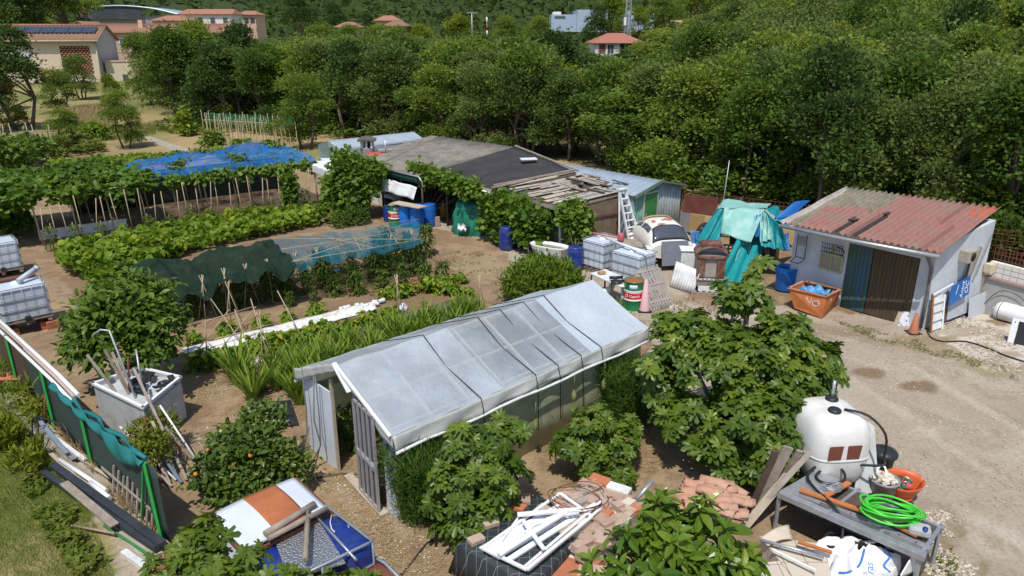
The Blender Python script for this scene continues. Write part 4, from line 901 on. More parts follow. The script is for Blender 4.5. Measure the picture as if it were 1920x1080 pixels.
# tile mosaic, cone
q = P(1696, 598); t2 = None; a, b = P(1681, 612), P(1708, 612)
m = MB(); m.slab([a+Z*.02, b+Z*.02+df*.1, b+Z*.42+df*.13-ff.n*.12, a+Z*.42-ff.n*.12+df*.03], .03)
tm_ = bpy.data.materials.new('patterned_tile'); nt, N, L, bb = _nodes(tm_); v = tex(nt, 'Voronoi', 9); col = ramp(nt, v.outputs['Distance'], [(.1, (.12, .17, .5)), (.3, (.6, .65, .8)), (.45, (.74, .75, .8))]); L.new(col, bb.inputs['Base Color']); bb.inputs['Roughness'].default_value = .3
o = m.build('tiled_slab', tm_, None, loc=tuple(a)); tag(o, 'blue and white patterned tile slab leaning on the brown door', 'tile')
a2 = a-df*.1; m = MB(); m.slab([a2+Z*.02, a2+Z*.02+df*.12, a2+Z*.4-ff.n*.12+df*.14, a2+Z*.4-ff.n*.12+df*.03], .03); o = m.build('board_strip', palewood, None, loc=tuple(a2)); tag(o, 'narrow cream board beside the patterned tile slab', 'board')
def cone(q, h, r, mt, lb, tilt=(0, 0)):
    t = thing('traffic_cone', lb, 'traffic cone', tuple(q)); m = MB()
    m.lathe(q+Z*.03, [(r, 0), (r*.85, .05), (r*.28, h), (0, h)], 18, axis=Vector((tilt[0], tilt[1], 1))); m.build('cone', mt, t)
    m = MB(); m.box(q+Z*.02, (r*2.5, r*2.5, .04)); m.build('base', blackrubber, t, bevel=.02)
cone(P(1712, 625), .55, .14, mat('faded_orange', (.42, .15, .08), (.36, .13, .08), .7), 'faded orange cone standing in front of the patterned tile slab')
cone(P(1208, 583), .95, .16, mat('faded_pink', (.62, .38, .4), (.56, .34, .36), .7), 'tall faded pink cone beside the green and white oil drum')
# wall at the right edge with blocks and rusty mesh
WR0 = BRc+Vector((.02, -.02, 0)); WR1 = P(1990, 632); fw_ = Fr(WR0, WR1-WR0); LW = (WR1-WR0).length
t = thing('boundary_wall', 'grey rendered low wall right of the shed topped with white blocks', 'wall', tuple(WR0))
m = MB(); fw_.panel(m, 0.02, LW, 0, 1.02, 0, .2); m.build('wall', mat('shaded_cream_render2', (.44, .44, .42), (.38, .38, .36), .9, dirt=(.3, .28, .25)), t)
m = MB(); fw_.panel(m, 0.02, LW, 1.02, 1.09, .05, .3); m.build('capping', mat('pink_cap', (.4, .27, .24), (.3, .2, .18), .9), t)
m = MB()
for r in range(3):
    for k in range(int(LW/.2)): fw_.panel(m, .05+k*.2, .05+k*.2+.185, 1.1+r*.145, 1.1+r*.145+.13, -.05, .15)
m.build('block_course', whiterender, t)
m = MB(); [fw_.panel(m, k*.1, k*.1+.015, 1.0, 1.9, -.24, .015) for k in range(int(LW/.1))]; [fw_.panel(m, 0, LW, z, z+.02, -.25, .02) for z in (1.55, 1.7, 1.88)]; o = m.build('rusty_mesh_fence', rust, None, loc=tuple(WR0)); tag(o, 'rusty wire mesh fence behind the block topped wall at the right edge', 'fence')
m = MB(); q = fw_.pt(.12, 1.35, .06); m.box(q, (.22, .2, .25), .4); m.lathe(q-Z*.16, [(.08, -.03), (.11, .04), (0, .04)], 12); o = m.build('wall_lamp', cream, None, loc=tuple(q)); tag(o, 'cream box lamp at the rear corner of the whitewashed shed', 'lamp')
# boiler and trough
a = P(1866, 596)+Z*.26; ax = (P(1945, 618)-P(1866, 596)).normalized(); t = thing('water_heater', 'white cylindrical water heater lying on the ground at the right edge', 'water heater', (a.x, a.y, 0))
m = MB(); m.lathe(a, [(0, -.06), (.1, -.05), (.2, -.02), (.25, .06), (.26, .08), (.26, 1.5), (.2, 1.56), (0, 1.58)], 26, axis=ax); m.build('tank', white_pvc, t)
m = MB(); m.lathe(a, [(.263, .1), (.263, .115), (.258, .12)], 26, axis=ax); m.build('seam', darkin, t); m = MB(); m.tube([a-ax*.05, a-ax*.18+Z*.04], .02, 6); m.build('pipe_stub', galv, t)
q = P(1888, 642); t = thing('white_window_frame', 'white framed black pane with square holes at the right edge', 'window frame', tuple(q))
d_ = (P(1935, 652)-q).normalized(); n_ = Vector((d_.y, -d_.x, 0)); 
m = MB(); m.slab([q, q+d_*.14, q+d_*.14+Z*.66-n_*.12, q+Z*.66-n_*.12], .05); m.slab([q+Z*.6-n_*.11, q+Z*.6-n_*.11+d_*1.4, q+Z*.66-n_*.12+d_*1.4, q+Z*.66-n_*.12], .05); m.slab([q+d_*1.3, q+d_*1.4, q+d_*1.4+Z*.6-n_*.12, q+d_*1.3+Z*.6-n_*.12], .05); m.build('frame', white_pvc, t)
m = MB(); m.slab([q+d_*.15, q+d_*1.29, q+d_*1.29+Z*.59-n_*.14, q+d_*.15+Z*.59-n_*.14], .02); m.build('pane', blackplastic, t)
m = MB()
for k in (1, 2, 3, 4, 8, 9): z = .08+k*.055; m.box(q+d_*.07+Z*(.7-z)-n_*.115+n_*.004, (.025, .03, .03), math.atan2(d_.y, d_.x))
m.build('slot_marks', blackplastic, t)
# orange skip with NO NO
hL, hC, hR = P(1486, 582), P(1541, 598), P(1568, 572)
tl, tc, tr = P(1479, 541, .62), P(1549, 557, .62), P(1577, 543, .62)
q = hC; t = thing('orange_skip', 'orange steel tipping hopper with NO painted twice on it', 'skip', tuple(hC.lerp(hL, .5)))
d1_ = (tc-tl).normalized(); d2_ = (tr-tc).normalized(); tb = tl+(tr-tc)
bL = hL+Vector((.05, .02, .06)); bC = hC+Z*.02; bR = hR+Z*.02; bB = bL+(bR-bC)
m = MB()
for a, b, c, d in [(bL, bC, tc, tl), (bC, bR, tr, tc), (bR, bB, tb, tr), (bB, bL, tl, tb), (bL, bB, bR, bC)]: m.slab([a, b, c, d], .02)
m.build('bin', orangesteel, t)
m = MB()
for a, b in [(tl, tc), (tc, tr), (tr, tb), (tb, tl)]: m.bar(a+Z*.015, b+Z*.015, .07, .035, ext=.06)
m.build('rim', mat('rim_orange', (.5, .24, .15), (.3, .1, .05), .7, dirt=(.5, .4, .35), damt=.5), t)
nA = (bC-bL).cross(tl-bL).normalized(); nA = nA if nA.y < 0 else -nA; nB = (bR-bC).cross(tc-bC).normalized(); nB = nB if nB.y < 0 else -nB
cA = bL.lerp(bC, .62).lerp(tl.lerp(tc, .62), .6)+nA*.02; cB = bC.lerp(bR, .45).lerp(tc.lerp(tr, .45), .68)+nB*.02
chalk = mat('white_brush_paint', (.75, .73, .7))
textmesh('NO', .3, frameM(cA, (bC-bL), (tl-bL)), chalk, t, font_shear=.25); textmesh('NO', .24, frameM(cB, (bR-bC), (tc-bC)), chalk, t, font_shear=.15)
m = MB(); fillc = tl.lerp(tr, .5)-Z*.12
m.grid(lambda s, r: (tl+(tc-tl)*(.06+.88*s)+(tb-tl)*(.06+.88*r))-Z*(.14-.06*fbm(np.array([s*3.0]), np.array([r*3.0]), .5, 2)[0]), 12, 12, .02); m.build('rubbish_fill', mat('debris', (.3, .26, .2), (.14, .12, .1), .9, scale=20), t)
random.seed(5); q = tl+(tc-tl)*.55+(tb-tl)*.5-Z*.04
m = MB()
m.grid(lambda s, r: q+d1_*(s-.5)*.75+d2_*(r-.5)*.5+Z*(.1*math.sin(s*9+r*4)*math.sin(r*8)+.02), 16, 14, .01); o = m.build('blue_plastic_sheet', mat('light_blue_plastic', (.08, .32, .6), (.06, .24, .5), .4), None, loc=tuple(q)); tag(o, 'crumpled light blue plastic sheet in the orange hopper', 'plastic sheet')
m = MB(); q = tl+(tc-tl)*.25+(tb-tl)*.6; m.bar(q-Z*.15, q+Z*.16+Vector((.03, 0, 0)), .05, .02); o = m.build('wood_offcut', darkwood, None, loc=tuple(q)); tag(o, 'dark upright offcut sticking out of the orange hopper', 'wood')
# blue tub
q = P(1471, 545); t = thing('blue_tub', 'open blue plastic tub standing against the whitewashed wall', 'tub', tuple(q))
m = MB(); m.lathe(q, [(0, .02), (.26, .02), (.3, .1), (.33, .72), (.345, .76), (.345, .8), (.30, .8), (.285, .7), (.25, .15), (0, .14)], 28); m.build('tub', blueplastic, t); m = MB(); m.lathe(q, [(0, .56), (.27, .56)], 24); m.build('contents', mat('tub_water', (.1, .07, .07), (.07, .05, .05), .2), t)
# ------------------------------------------------------------------ things standing in the yard
RZU = math.atan2(U.y, U.x)
cube_pe = mat('translucent_tank_plastic', (.58, .65, .74), (.50, .57, .66), .35, scale=2, spec=.5, dirt=(.36, .38, .36), damt=.25)
def ibc_at(c, rz, label, z0=0, group='caged water tanks', lid=True):
    t = thing('water_tank', label, 'water tank', (c[0], c[1], z0), rz, group)
    M = t.matrix_basis; R3 = M.to_3x3(); g = lambda x, y, z: M @ Vector((x, y, z))
    m = MB()
    def bulge(s, q):
        return 0
    m.box(g(0, 0, .62), (1.12, .92, .92), R=R3); m.build('tank', cube_pe, t, bevel=.07)
    if lid: m = MB(); m.lathe(g(.0, 0, 1.08), [(.14, 0), (.14, .05), (0, .06)], 16); m.build('lid', white_pvc, t)
    m = MB()
    for k in range(5): m.box(g(0, -.44+k*.22, .13), (1.16, .1, .03), R=R3)
    for x in (-.5, 0, .5): m.box(g(x, 0, .06), (.1, .96, .1), R=R3)
    m.build('pallet', oldwood, t)
    m = MB(); X, Yy = .59, .49
    for z in (.22, .5, .79, 1.08):
        r = .06; loop = []
        for cx, cy, a0 in [(X-r, Yy-r, 0), (-X+r, Yy-r, 90), (-X+r, -Yy+r, 180), (X-r, -Yy+r, 270)]:
            for a in (0, 45, 90): loop.append(g(cx+r*math.cos(math.radians(a0+a)), cy+r*math.sin(math.radians(a0+a)), z))
        m.tube(loop, .012 if z < 1.08 else .014, 5, closed=True)
    for k in range(5): x = -.46+k/4*.92; [m.tube([g(x, y, .14), g(x, y, 1.09)], .006, 4) for y in (-Yy, Yy)]
    for k in range(4): y = -.36+k/3*.72; [m.tube([g(x, y, .14), g(x, y, 1.09)], .006, 4) for x in (-X, X)]
    m.build('cage', galv, t)
    m = MB(); m.box(g(0, -.5, .2), (.14, .1, .12), R=R3); m.build('tap', blackplastic, t)
    return t
cB = Vector((3.97, 21.5, 0))+W*.58+U*.48; cA = Vector((3.02, 23.0, 0))+W*.5+U*.6
ibc_at(cB, RZU+math.pi/2, 'caged water tank standing behind the green oil drum with pipes on top')
ibc_at(cA, RZU, 'caged water tank under the vine left of the one behind the oil drum')
m = MB(); a, b = P(1145, 451, 1.2), P(1215, 477, 1.18); m.tube([a, a.lerp(b, .5)+Z*.02, b], .045, 8); o = m.build('white_pipe', white_pvc, None, loc=tuple(a)); tag(o, 'long white pipe lying across the tops of the two caged tanks', 'pipe')
m = MB(); a, b = P(1112, 437, 1.2), P(1160, 446, 1.25); m.tube([a, b], .035, 8); o = m.build('orange_pipe', mat('salmon_pipe', (.55, .24, .17)), None, loc=tuple(a)); tag(o, 'salmon pipe on the rear caged tank', 'pipe')
q = P(1164, 452, 1.15); m = MB(); m.lathe(q, [(0, 0), (.1, 0), (.12, .06), (.09, .18), (.1, .26), (0, .28)], 14); o = m.build('red_container', mat('faded_red_plastic', (.55, .12, .14)), None, loc=tuple(q)); tag(o, 'small faded red container standing beside the ladder foot', 'container')
q = P(1180, 466); m = MB(); m.slab([P(1152, 462, .7), P(1205, 462, .7), P(1208, 448, .7), P(1160, 447, .7)], .04); m.slab([P(1160, 468, .66), P(1200, 468, .66), P(1200, 468, 0.0), P(1160, 468, 0.0)], .04); o = m.build('bench', oldwood, None, loc=tuple(q)); tag(o, 'cluttered grey bench behind the caged tanks under the ladder', 'bench')
# oil drums
drumgreen = mat('oil_drum_green', (.008, .19, .06), (.006, .15, .045), .32, scale=3, spec=.6, dirt=(.12, .12, .08), damt=.15); drumwhite = mat('drum_white', (.78, .78, .74), (.7, .7, .66), .4); drumred = mat('drum_red', (.62, .02, .025), (.5, .018, .02), .35)
rustlid = mat('rusty_lid', (.36, .13, .04), (.22, .08, .03), .8, scale=12)
def oildrum(q, label, face, top=rustlid):
    t = thing('oil_drum', label, 'oil drum', tuple(q)); r = .29; H = .88
    pr = [(0, .01), (r-.02, .01), (r+.008, 0.0), (r+.008, .02), (r, .03), (r, .285), (r+.012, .30), (r, .315), (r, .575), (r+.012, .59), (r, .605), (r, .85), (r+.01, .86), (r+.01, H), (r-.01, H), (r-.01, .865), (0, .865)]
    m = MB()
    for a, b, k in [(0, 6, 0), (6, 9, 0), (9, 15, 0)]: m.lathe(q, pr[a:b+1], 32, k)
    m.build('drum', drumgreen, t)
    m = MB(); m.lathe(q, [(r+.004, .30), (r+.016, .31), (r+.004, .33), (r+.004, .36)], 32); m.lathe(q, [(r+.004, .54), (r+.004, .57), (r+.016, .59), (r+.004, .62)], 32); m.build('white_band', drumwhite, t)
    m = MB(); m.lathe(q, [(r+.003, .36), (r+.003, .54)], 32); m.build('red_band', drumred, t)
    m = MB(); m.lathe(q, [(r-.011, .866), (r-.02, .870), (0, .872)], 28); m.build('lid', top, t)
    def wrap(cu_txt, size, z, ang, nm='lettering', mt=drumwhite):
        cu = bpy.data.curves.new(nm, 'FONT'); cu.body = cu_txt; cu.size = size; cu.align_x = 'CENTER'; cu.align_y = 'CENTER'; cu.extrude = .002; cu.offset = .002
        o = bpy.data.objects.new('tmp', cu); COL.objects.link(o); me = bpy.data.meshes.new_from_object(o.evaluated_get(bpy.context.evaluated_depsgraph_get())); bpy.data.objects.remove(o)
        for v in me.vertices:
            x, y, zz = v.co; a = ang+x/r; rr = r+.006+zz; v.co = (rr*math.cos(a), rr*math.sin(a), z+y)
        me.materials.clear(); me.materials.append(mt); o = bpy.data.objects.new(nm, me); COL.objects.link(o); o.parent = t
    wrap('Castrol', .1, .45, face+.12)
    m = MB(); c = lambda a, z: q+Vector(((r+.008)*math.cos(a), (r+.008)*math.sin(a), z))
    ring = [Vector((math.cos(k*.5236), math.sin(k*.5236), 0)) for k in range(12)]
    m.tube([c(face-.72+v.x*.045/r, .45+v.y*.045) for v in ring], .008, 5, closed=True); m.build('emblem', drumwhite, t)
    m = MB(); m.grid(lambda s, w: c(face-.42+s*.8, .65+w*.15), 6, 1, .002); m.build('paper_label', mat('paper_label', (.6, .68, .74), (.5, .58, .64), .6), t)
    return t
q = P(1186, 577); oildrum(q, 'green white and red oil drum with rusty lid by the greenhouse end', math.atan2(-q.y, -q.x))
q = P(742, 421); oildrum(q, 'green white and red oil drum with wooden lid next to the blue barrels', math.atan2(-q.y, -q.x)+.25, oldwood)
def barrel(q, label, mt, h=.93, r=.29, name='plastic_barrel', top=None, group=None):
    t = thing(name, label, 'barrel', tuple(q), 0, group); m = MB()
    m.lathe(q, [(0, 0), (r*.88, 0), (r*.95, .05), (r, .2), (r*1.02, .3), (r, .33), (r*1.02, .36), (r*1.02, .6), (r, .63), (r*1.02, .66), (r*.97, h-.08), (r*.86, h-.02), (r*.86, h), (0, h)], 26); m.build('body', mt, t)
    m = MB(); m.lathe(q+Z*h, [(r*.9, -.03), (r*.92, .02), (r*.8, .035), (0, .03)], 24); m.build('lid', top or mt, t); return t
barrel(P(762, 424), 'bright blue barrel with a cream lid beside the green oil drum', blueplastic, top=white_paint)
barrel(P(783, 427), 'bright blue barrel in the middle of the three blue barrels', blueplastic, .95, .3)
barrel(P(806, 423), 'shaded darker blue barrel nearest the dark shed opening', mat('mid_blue_plastic', (.01, .11, .45)), .9, .29)
barrel(P(727, 415), 'small dark blue barrel half hidden left of the green oil drum', blueplastic_d, .5, .18)
barrel(P(942, 472)+Vector((.15, .3, 0)), 'dark blue barrel under the leafy vine at the corner', blueplastic_d, .85, .28)
barrel(P(1078, 506), 'dark blue barrel in shade between bath tub and caged tanks', blueplastic_d, .8, .28)
q = P(775, 395, .97); m = MB(); m.bar(P(740, 379, 1.0), P(793, 389, 1.0), .5, .03); o = m.build('lid_board', palewood, None, loc=tuple(q)); tag(o, 'wooden board lying on top of the barrels', 'board')
q = P(820, 424); m = MB(); m.box(q+Z*.2, (.22, .12, .4), .5); o = m.build('cement_block', mat('pinkish_block', (.45, .3, .25), (.35, .24, .2), .9), None, loc=tuple(q), bevel=.01); tag(o, 'upright pinkish block leaning at the blue barrels', 'block')
q = P(832, 408); t = thing('gas_bottle', 'dirty yellow gas bottle in the shaded opening', 'gas bottle', tuple(q)); m = MB(); m.lathe(q, [(0, 0), (.13, 0), (.15, .05), (.15, .45), (.1, .54), (0, .56)], 16); m.build('bottle', mat('dirty_yellow', (.42, .27, .05), (.3, .2, .05)), t); m = MB(); m.lathe(q+Z*.55, [(.07, 0), (.07, .1), (.06, .1), (.06, 0)], 12); m.build('collar', galv, t)
# goods under green sheet
q = P(886, 440); t = thing('covered_heap', 'bulky heap covered with torn dark green sheet under the felt roof', 'covered heap', tuple(q))
m = MB(); gs = mat('green_tarp', (.012, .19, .11), (.01, .13, .085), .45, scale=2, bump=.3, bscale=5)
def heap(s, r):
    a = s*2*math.pi; R = .95-.0*r; z = 1.35*r; rr = R*(1-.32*r**2)*(1+.06*math.sin(a*7+r*5)+.04*math.sin(a*13-r*8)); 
    if r > .98: rr *= .5
    return q+Vector((rr*1.0*math.cos(a)+.1, .45+rr*.75*math.sin(a), z))
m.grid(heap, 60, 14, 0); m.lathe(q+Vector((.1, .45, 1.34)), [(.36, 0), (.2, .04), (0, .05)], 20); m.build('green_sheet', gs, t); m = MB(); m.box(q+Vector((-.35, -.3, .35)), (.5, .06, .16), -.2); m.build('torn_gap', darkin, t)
# white plastic strips in the gap
m = MB(); q2 = q+Vector((-.4, -.38, .38)); m.grid(lambda s, r: q2+Vector(((s-.5)*.35, -.05*math.sin(r*6), (r-.5)*.25+.05*math.sin(s*12))), 8, 6, .01); m.build('white_rag', white_paint, t)
# ladder
a0, a1 = P(1181, 461, .35), P(1203, 457, .35); b0, b1 = P(1161, 357, 2.28), P(1172, 355, 2.28)
t = thing('wooden_ladder', 'whitewashed wooden step ladder leaning on the plank roof', 'ladder', (a0.x, a0.y, 0)); a0g, a1g = a0-Z*.35, a1-Z*.35
m = MB(); m.bar(a0, b0, .05, .08); m.build('rail', white_paint, t); m = MB(); m.bar(a1, b1, .05, .08); m.build('rail', white_paint, t)
for k in range(7): s = .06+k*.13; m = MB(); m.bar(a0.lerp(b0, s), a1.lerp(b1, s), .1, .035); m.build('step', white_paint, t)
m = MB(); m.bar(a0+W*.5, b0, .04, .06); m.build('rear_rail', white_paint, t); m = MB(); m.bar(a1+W*.5, b1, .04, .06); m.build('rear_rail', white_paint, t); m = MB(); m.bar(b0+Z*.03, b1+Z*.03, .2, .05, ext=.1); m.build('top_platform', white_paint, t)
# bath tub
q = P(1030, 487); t = thing('bath_tub', 'white bath tub full of green water under the vine', 'bath tub', tuple(q), 0)
ax = (P(1062, 492)-P(1000, 480)).normalized(); ay = Vector((-ax.y, ax.x, 0))
def oval(z, rx, ry, n=28, e=.65):
    out = []
    for k in range(n):
        a = 2*math.pi*k/n; c, s = math.cos(a), math.sin(a)
        out.append(q+ax*(rx*abs(c)**e*(1 if c > 0 else -1))+ay*(ry*abs(s)**e*(1 if s > 0 else -1))+Z*z)
    return out
def loft(m, rings, cap0=True, cap1=True, mi=0):
    n = len(rings[0]); vs = [p for r in rings for p in r]; fs = []
    for i in range(len(rings)-1):
        for k in range(n): fs.append((i*n+k, i*n+(k+1) % n, (i+1)*n+(k+1) % n, (i+1)*n+k))
    m.add(vs, fs, mi, True)
    o = m.n-len(vs)
    if cap0: m.f.append(tuple(o+k for k in reversed(range(n)))); m.m.append(mi); m.sm.append(False)
    if cap1: m.f.append(tuple(o+(len(rings)-1)*n+k for k in range(n))); m.m.append(mi); m.sm.append(False)
m = MB(); loft(m, [oval(.05, .5, .2), oval(.3, .66, .29), oval(.5, .72, .33), oval(.56, .76, .36), oval(.57, .74, .34), oval(.5, .68, .3), oval(.2, .6, .24)]); m.build('tub', white_pvc, t)
m = MB(); loft(m, [oval(.46, .67, .29), oval(.462, .66, .28)]); m.build('water', mat('algae_water', (.13, .16, .04), (.08, .1, .03), .15), t)
# white table with pipe elbow
tp = [P(1106, 512, .72), P(1148, 530, .72), P(1172, 520, .72), P(1135, 504, .72)]
t = thing('white_table', 'white worktop on dark legs in front of the caged tanks', 'table', (tp[0].x, tp[0].y, 0))
m = MB(); m.slab(tp, .05); m.build('top', white_paint, t, bevel=.01)
for p in tp: m = MB(); m.bar(Vector((p.x, p.y, 0)).lerp(Vector((tp[0].lerp(tp[2], .5).x, tp[0].lerp(tp[2], .5).y, 0)), .1), p.lerp(tp[0].lerp(tp[2], .5), .1)-Z*.05, .05, .05); m.build('leg', darkwood, t)
q = P(1156, 530, .7); m = MB(); m.lathe(q, [(0, 0), (.17, 0), (.18, .05), (.0, .06)], 18); m.tube([q+Vector((-.2, .1, .12)), q+Vector((.2, .15, .12))], .05, 8); o = m.build('round_plate', blackplastic, None, loc=tuple(q)); tag(o, 'round black lid lying on the white worktop', 'lid')
q = P(1128, 513, .74); m = MB(); m.box(q+Z*.04, (.22, .16, .08), .3); o = m.build('cardboard_piece', mat('cardboard', (.5, .28, .13)), None, loc=tuple(q), bevel=.01); tag(o, 'brown cardboard piece on the white worktop', 'cardboard')
q = P(1168, 535, .66); m = MB(); m.lathe(q, [(0, 0), (.2, 0), (.22, .03), (0, .035)], 18); m.tube([q-Z*.6, q], .05, 6); o = m.build('round_stool', white_paint, None, loc=(q.x, q.y, 0)); tag(o, 'round white stool top beside the oil drum', 'stool')
m = MB(); e0 = P(1122, 548, .25); m.tube([e0, e0+Vector((.22, .02, .02)), e0+Vector((.38, .04, .12)), e0+Vector((.44, .05, .3)), e0+Vector((.45, .05, .45))], .1, 12); o = m.build('drain_elbow', white_pvc, None, loc=(e0.x, e0.y, 0)); tag(o, 'thick white pipe elbow behind the greenhouse ridge', 'pipe')
# pallet of slats leaning on the tank
t = thing('slatted_pallet', 'grey pallet of loose slats leaning against the caged tank', 'pallet', tuple(P(1235, 575)))
ta, tb_, ba, bb_ = P(1188, 508, .95), P(1232, 497, 1.0), P(1222, 582, 0.03), P(1262, 572, 0.03)
for k in range(9):
    s = k/8; random.seed(k); m = MB(); m.bar(ba.lerp(bb_, s), ta.lerp(tb_, s+random.uniform(-.03, .03)), .065, .02, up=Vector((-.6, -.6, .5)), ext=.05); m.build('slat', mat('pallet_grey', (.38, .35, .33), (.26, .235, .22), .85, scale=5) if k == 0 else bpy.data.materials['pallet_grey'], t)
for s in (.15, .55, .9): m = MB(); m.bar(ba.lerp(ta, s)-W*-.04, bb_.lerp(tb_, s)-W*-.04, .06, .06, up=Vector((-.6, -.6, .5))); m.build('cross_bar', bpy.data.materials['pallet_grey'], t)
q = P(1266, 577); m = MB(); m.grid(lambda s, r: q+Vector(((s-.5)*.5, (r-.5)*.3, .1*math.sin(s*3.1)*math.sin(r*3.1)+.02*math.sin(s*20))), 10, 8, .02); o = m.build('pale_rag', palewood, None, loc=tuple(q)); tag(o, 'crumpled pale sheet lying at the foot of the slatted pallet', 'rag')
# beetle car, stripped
carpaint = mat('old_white_car_paint', (.78, .76, .70), (.7, .68, .62), .35, scale=2, dirt=(.35, .26, .18), dscale=1.5, damt=.2)
rustp = mat('roof_rust_patch', (.36, .07, .04), (.5, .25, .18), .8, scale=9)
fwd = Vector((.16, -.99, 0)).normalized(); sd = Vector((fwd.y*-1, fwd.x, 0)); cq = P(1258, 503)+fwd*-1.1   # sd to the car's left (viewer right)
sd = Vector((-fwd.y, fwd.x, 0))
t = thing('car', 'stripped old white beetle shaped car with rust patches on its roof', 'car', tuple(cq))
g = lambda x, y, z: cq+sd*x+fwd*y+Z*z       # x to its left, y forward
secs = [(-1.7, .35, .5, .75), (-1.5, .6, .42, .95), (-1.1, .76, .38, 1.2), (-.6, .8, .35, 1.42), (0, .82, .35, 1.5), (.4, .82, .35, 1.46), (.72, .8, .35, 1.3), (1.0, .78, .35, 1.0), (1.16, .74, .38, .9)]
def sec(y, w, z0, z1, n=28):
    out = []
    for k in range(n):
        a = 2*math.pi*k/n; c, s = math.cos(a), math.sin(a); zz = (z0+z1)/2+(z1-z0)/2*(abs(s)**.75)*(1 if s > 0 else -1)
        ww = w*(abs(c)**.6)*(1 if c > 0 else -1)
        if zz > .85: ww *= 1-.28*min(1, (zz-.85)/.65)
        out.append(g(ww, y, zz))
    return out
m = MB(); loft(m, [sec(*s_) for s_ in secs]); m.build('body', carpaint, t)
def onbody(x, y, off=.012):
    for i in range(len(secs)-1):
        if secs[i][0] <= y <= secs[i+1][0]:
            k = (y-secs[i][0])/(secs[i+1][0]-secs[i][0]); w = secs[i][1]*(1-k)+secs[i+1][1]*k; z0 = secs[i][2]*(1-k)+secs[i+1][2]*k; z1 = secs[i][3]*(1-k)+secs[i+1][3]*k
            break
    return w, z0, z1
def surf(u, y, off=.012):      # u: -1..1 across; height from the section
    w, z0, z1 = onbody(0, y); a = math.pi/2-u*math.pi/2; c, s = math.cos(a), math.sin(a)
    zz = (z0+z1)/2+(z1-z0)/2*(abs(s)**.75); ww = w*(abs(c)**.6)*(1 if c > 0 else -1)
    if zz > .85: ww *= 1-.28*min(1, (zz-.85)/.65)
    p = g(ww*1.0, y, zz); cc = g(0, y, (z0+z1)/2); return p+(p-cc).normalized()*off
m = MB(); m.grid(lambda s, r: surf((s-.5)*1.15*(1-.15*r), .97-.42*r, .016), 12, 5, .01); m.build('windscreen', glass_d, t)
m = MB(); m.grid(lambda s, r: surf((s-.5)*1.26*(1-.15*r), 1.0-.5*r, .006), 12, 5, .008); m.build('windscreen_seal', blackrubber, t)
for sg_ in (-1, 1):
    m = MB(); m.grid(lambda s, r: surf(sg_*(.55+.22*r), .5-.75*s, .012), 8, 4, .008); m.build('side_window', glass_d, t)
    m = MB(); m.grid(lambda s, r: surf(sg_*(.55+.2*r), -.35-.45*s, .012), 8, 4, .008); m.build('rear_side_window', glass_d, t)
    m = MB(); fx = sg_*.72
    m.grid(lambda s, r: g(fx+sg_*(.02+.17*math.sin(r*math.pi)), 1.25+.1*0+.42*math.cos(s*math.pi)*1.0-.35, .36+.42*math.sin(s*math.pi)-.05*abs(r-.5)), 14, 8, .02); m.build('front_wing', carpaint, t)
    m = MB(); m.grid(lambda s, r: g(fx+sg_*(.02+.17*math.sin(r*math.pi)), -1.15+.42*math.cos(s*math.pi), .36+.42*math.sin(s*math.pi)), 14, 8, .02); m.build('rear_wing', carpaint, t)
    for yy in (.9, -1.15): m = MB(); m.lathe(g(fx, yy, .31), [(0, -.08), (.2, -.08), (.3, -.07), (.31, 0), (.3, .07), (.2, .08), (0, .08)], 20, axis=sd); w_ = m.build('wheel', blackrubber, t); m = MB(); m.lathe(g(fx, yy, .31), [(.17, -.09), (.17, .09), (0, .09)], 16, axis=sd); m.build('hub', carpaint, w_) if False else m.build('hub_cap', carpaint, t)
    m = MB(); m.grid(lambda s, r: g(sg_*.82, -.9+1.8*s, .36+.1*r), 4, 1, .04); m.build('running_board', carpaint, t)
for i, (u, y, ru, ry) in enumerate([(-.3, .12, .08, .13), (.08, .1, .11, .13), (-.14, .45, .12, .05), (.33, -.05, .1, .05)]):
    m = MB(); m.grid(lambda s, r: surf(u+ru*r*math.cos(s*6.283)*(1+.25*math.sin(s*19)), y+ry*r*math.sin(s*6.283)*(1+.2*math.sin(s*31)), .004), 20, 2, .003); m.build('rust_patch', rustp, t)
m = MB(); m.grid(lambda s, r: surf((s-.5)*1.0, -.48-.1*r, .05+.03*math.sin(r*3.1)), 10, 4, .03); m.build('wooden_roof_edge', mat('ochre_wood', (.42, .28, .12)), t)
q = g(.12, 1.42, 0); m = MB(); m.slab([g(-.45, 1.42, .2), g(.5, 1.42, .2), g(.5, 1.24, 1.02), g(-.45, 1.24, 1.02)], .05); o = m.build('leaning_sheet', mat('grey_sheet', (.19, .21, .25), (.15, .17, .2), .5, dirt=(.3, .3, .3), damt=.25), None, loc=tuple(q)); tag(o, 'flat dark grey panel leaning on the front of the white car', 'panel')
q = P(1216, 490)+Vector((0, .2, 0)); m = MB()
m.grid(lambda s, r: q+Vector((.28*math.sin(r*math.pi)*.9-.1, -.5+1.1*s, .35+.75*math.sin(s*math.pi*.55+.25)*(1-.0*r)+.08*math.cos(r*6))), 16, 10, .02); o = m.build('loose_car_wing', carpaint, None, loc=tuple(q)); tag(o, 'loose curved white car wing leaning beside the white car', 'car wing')
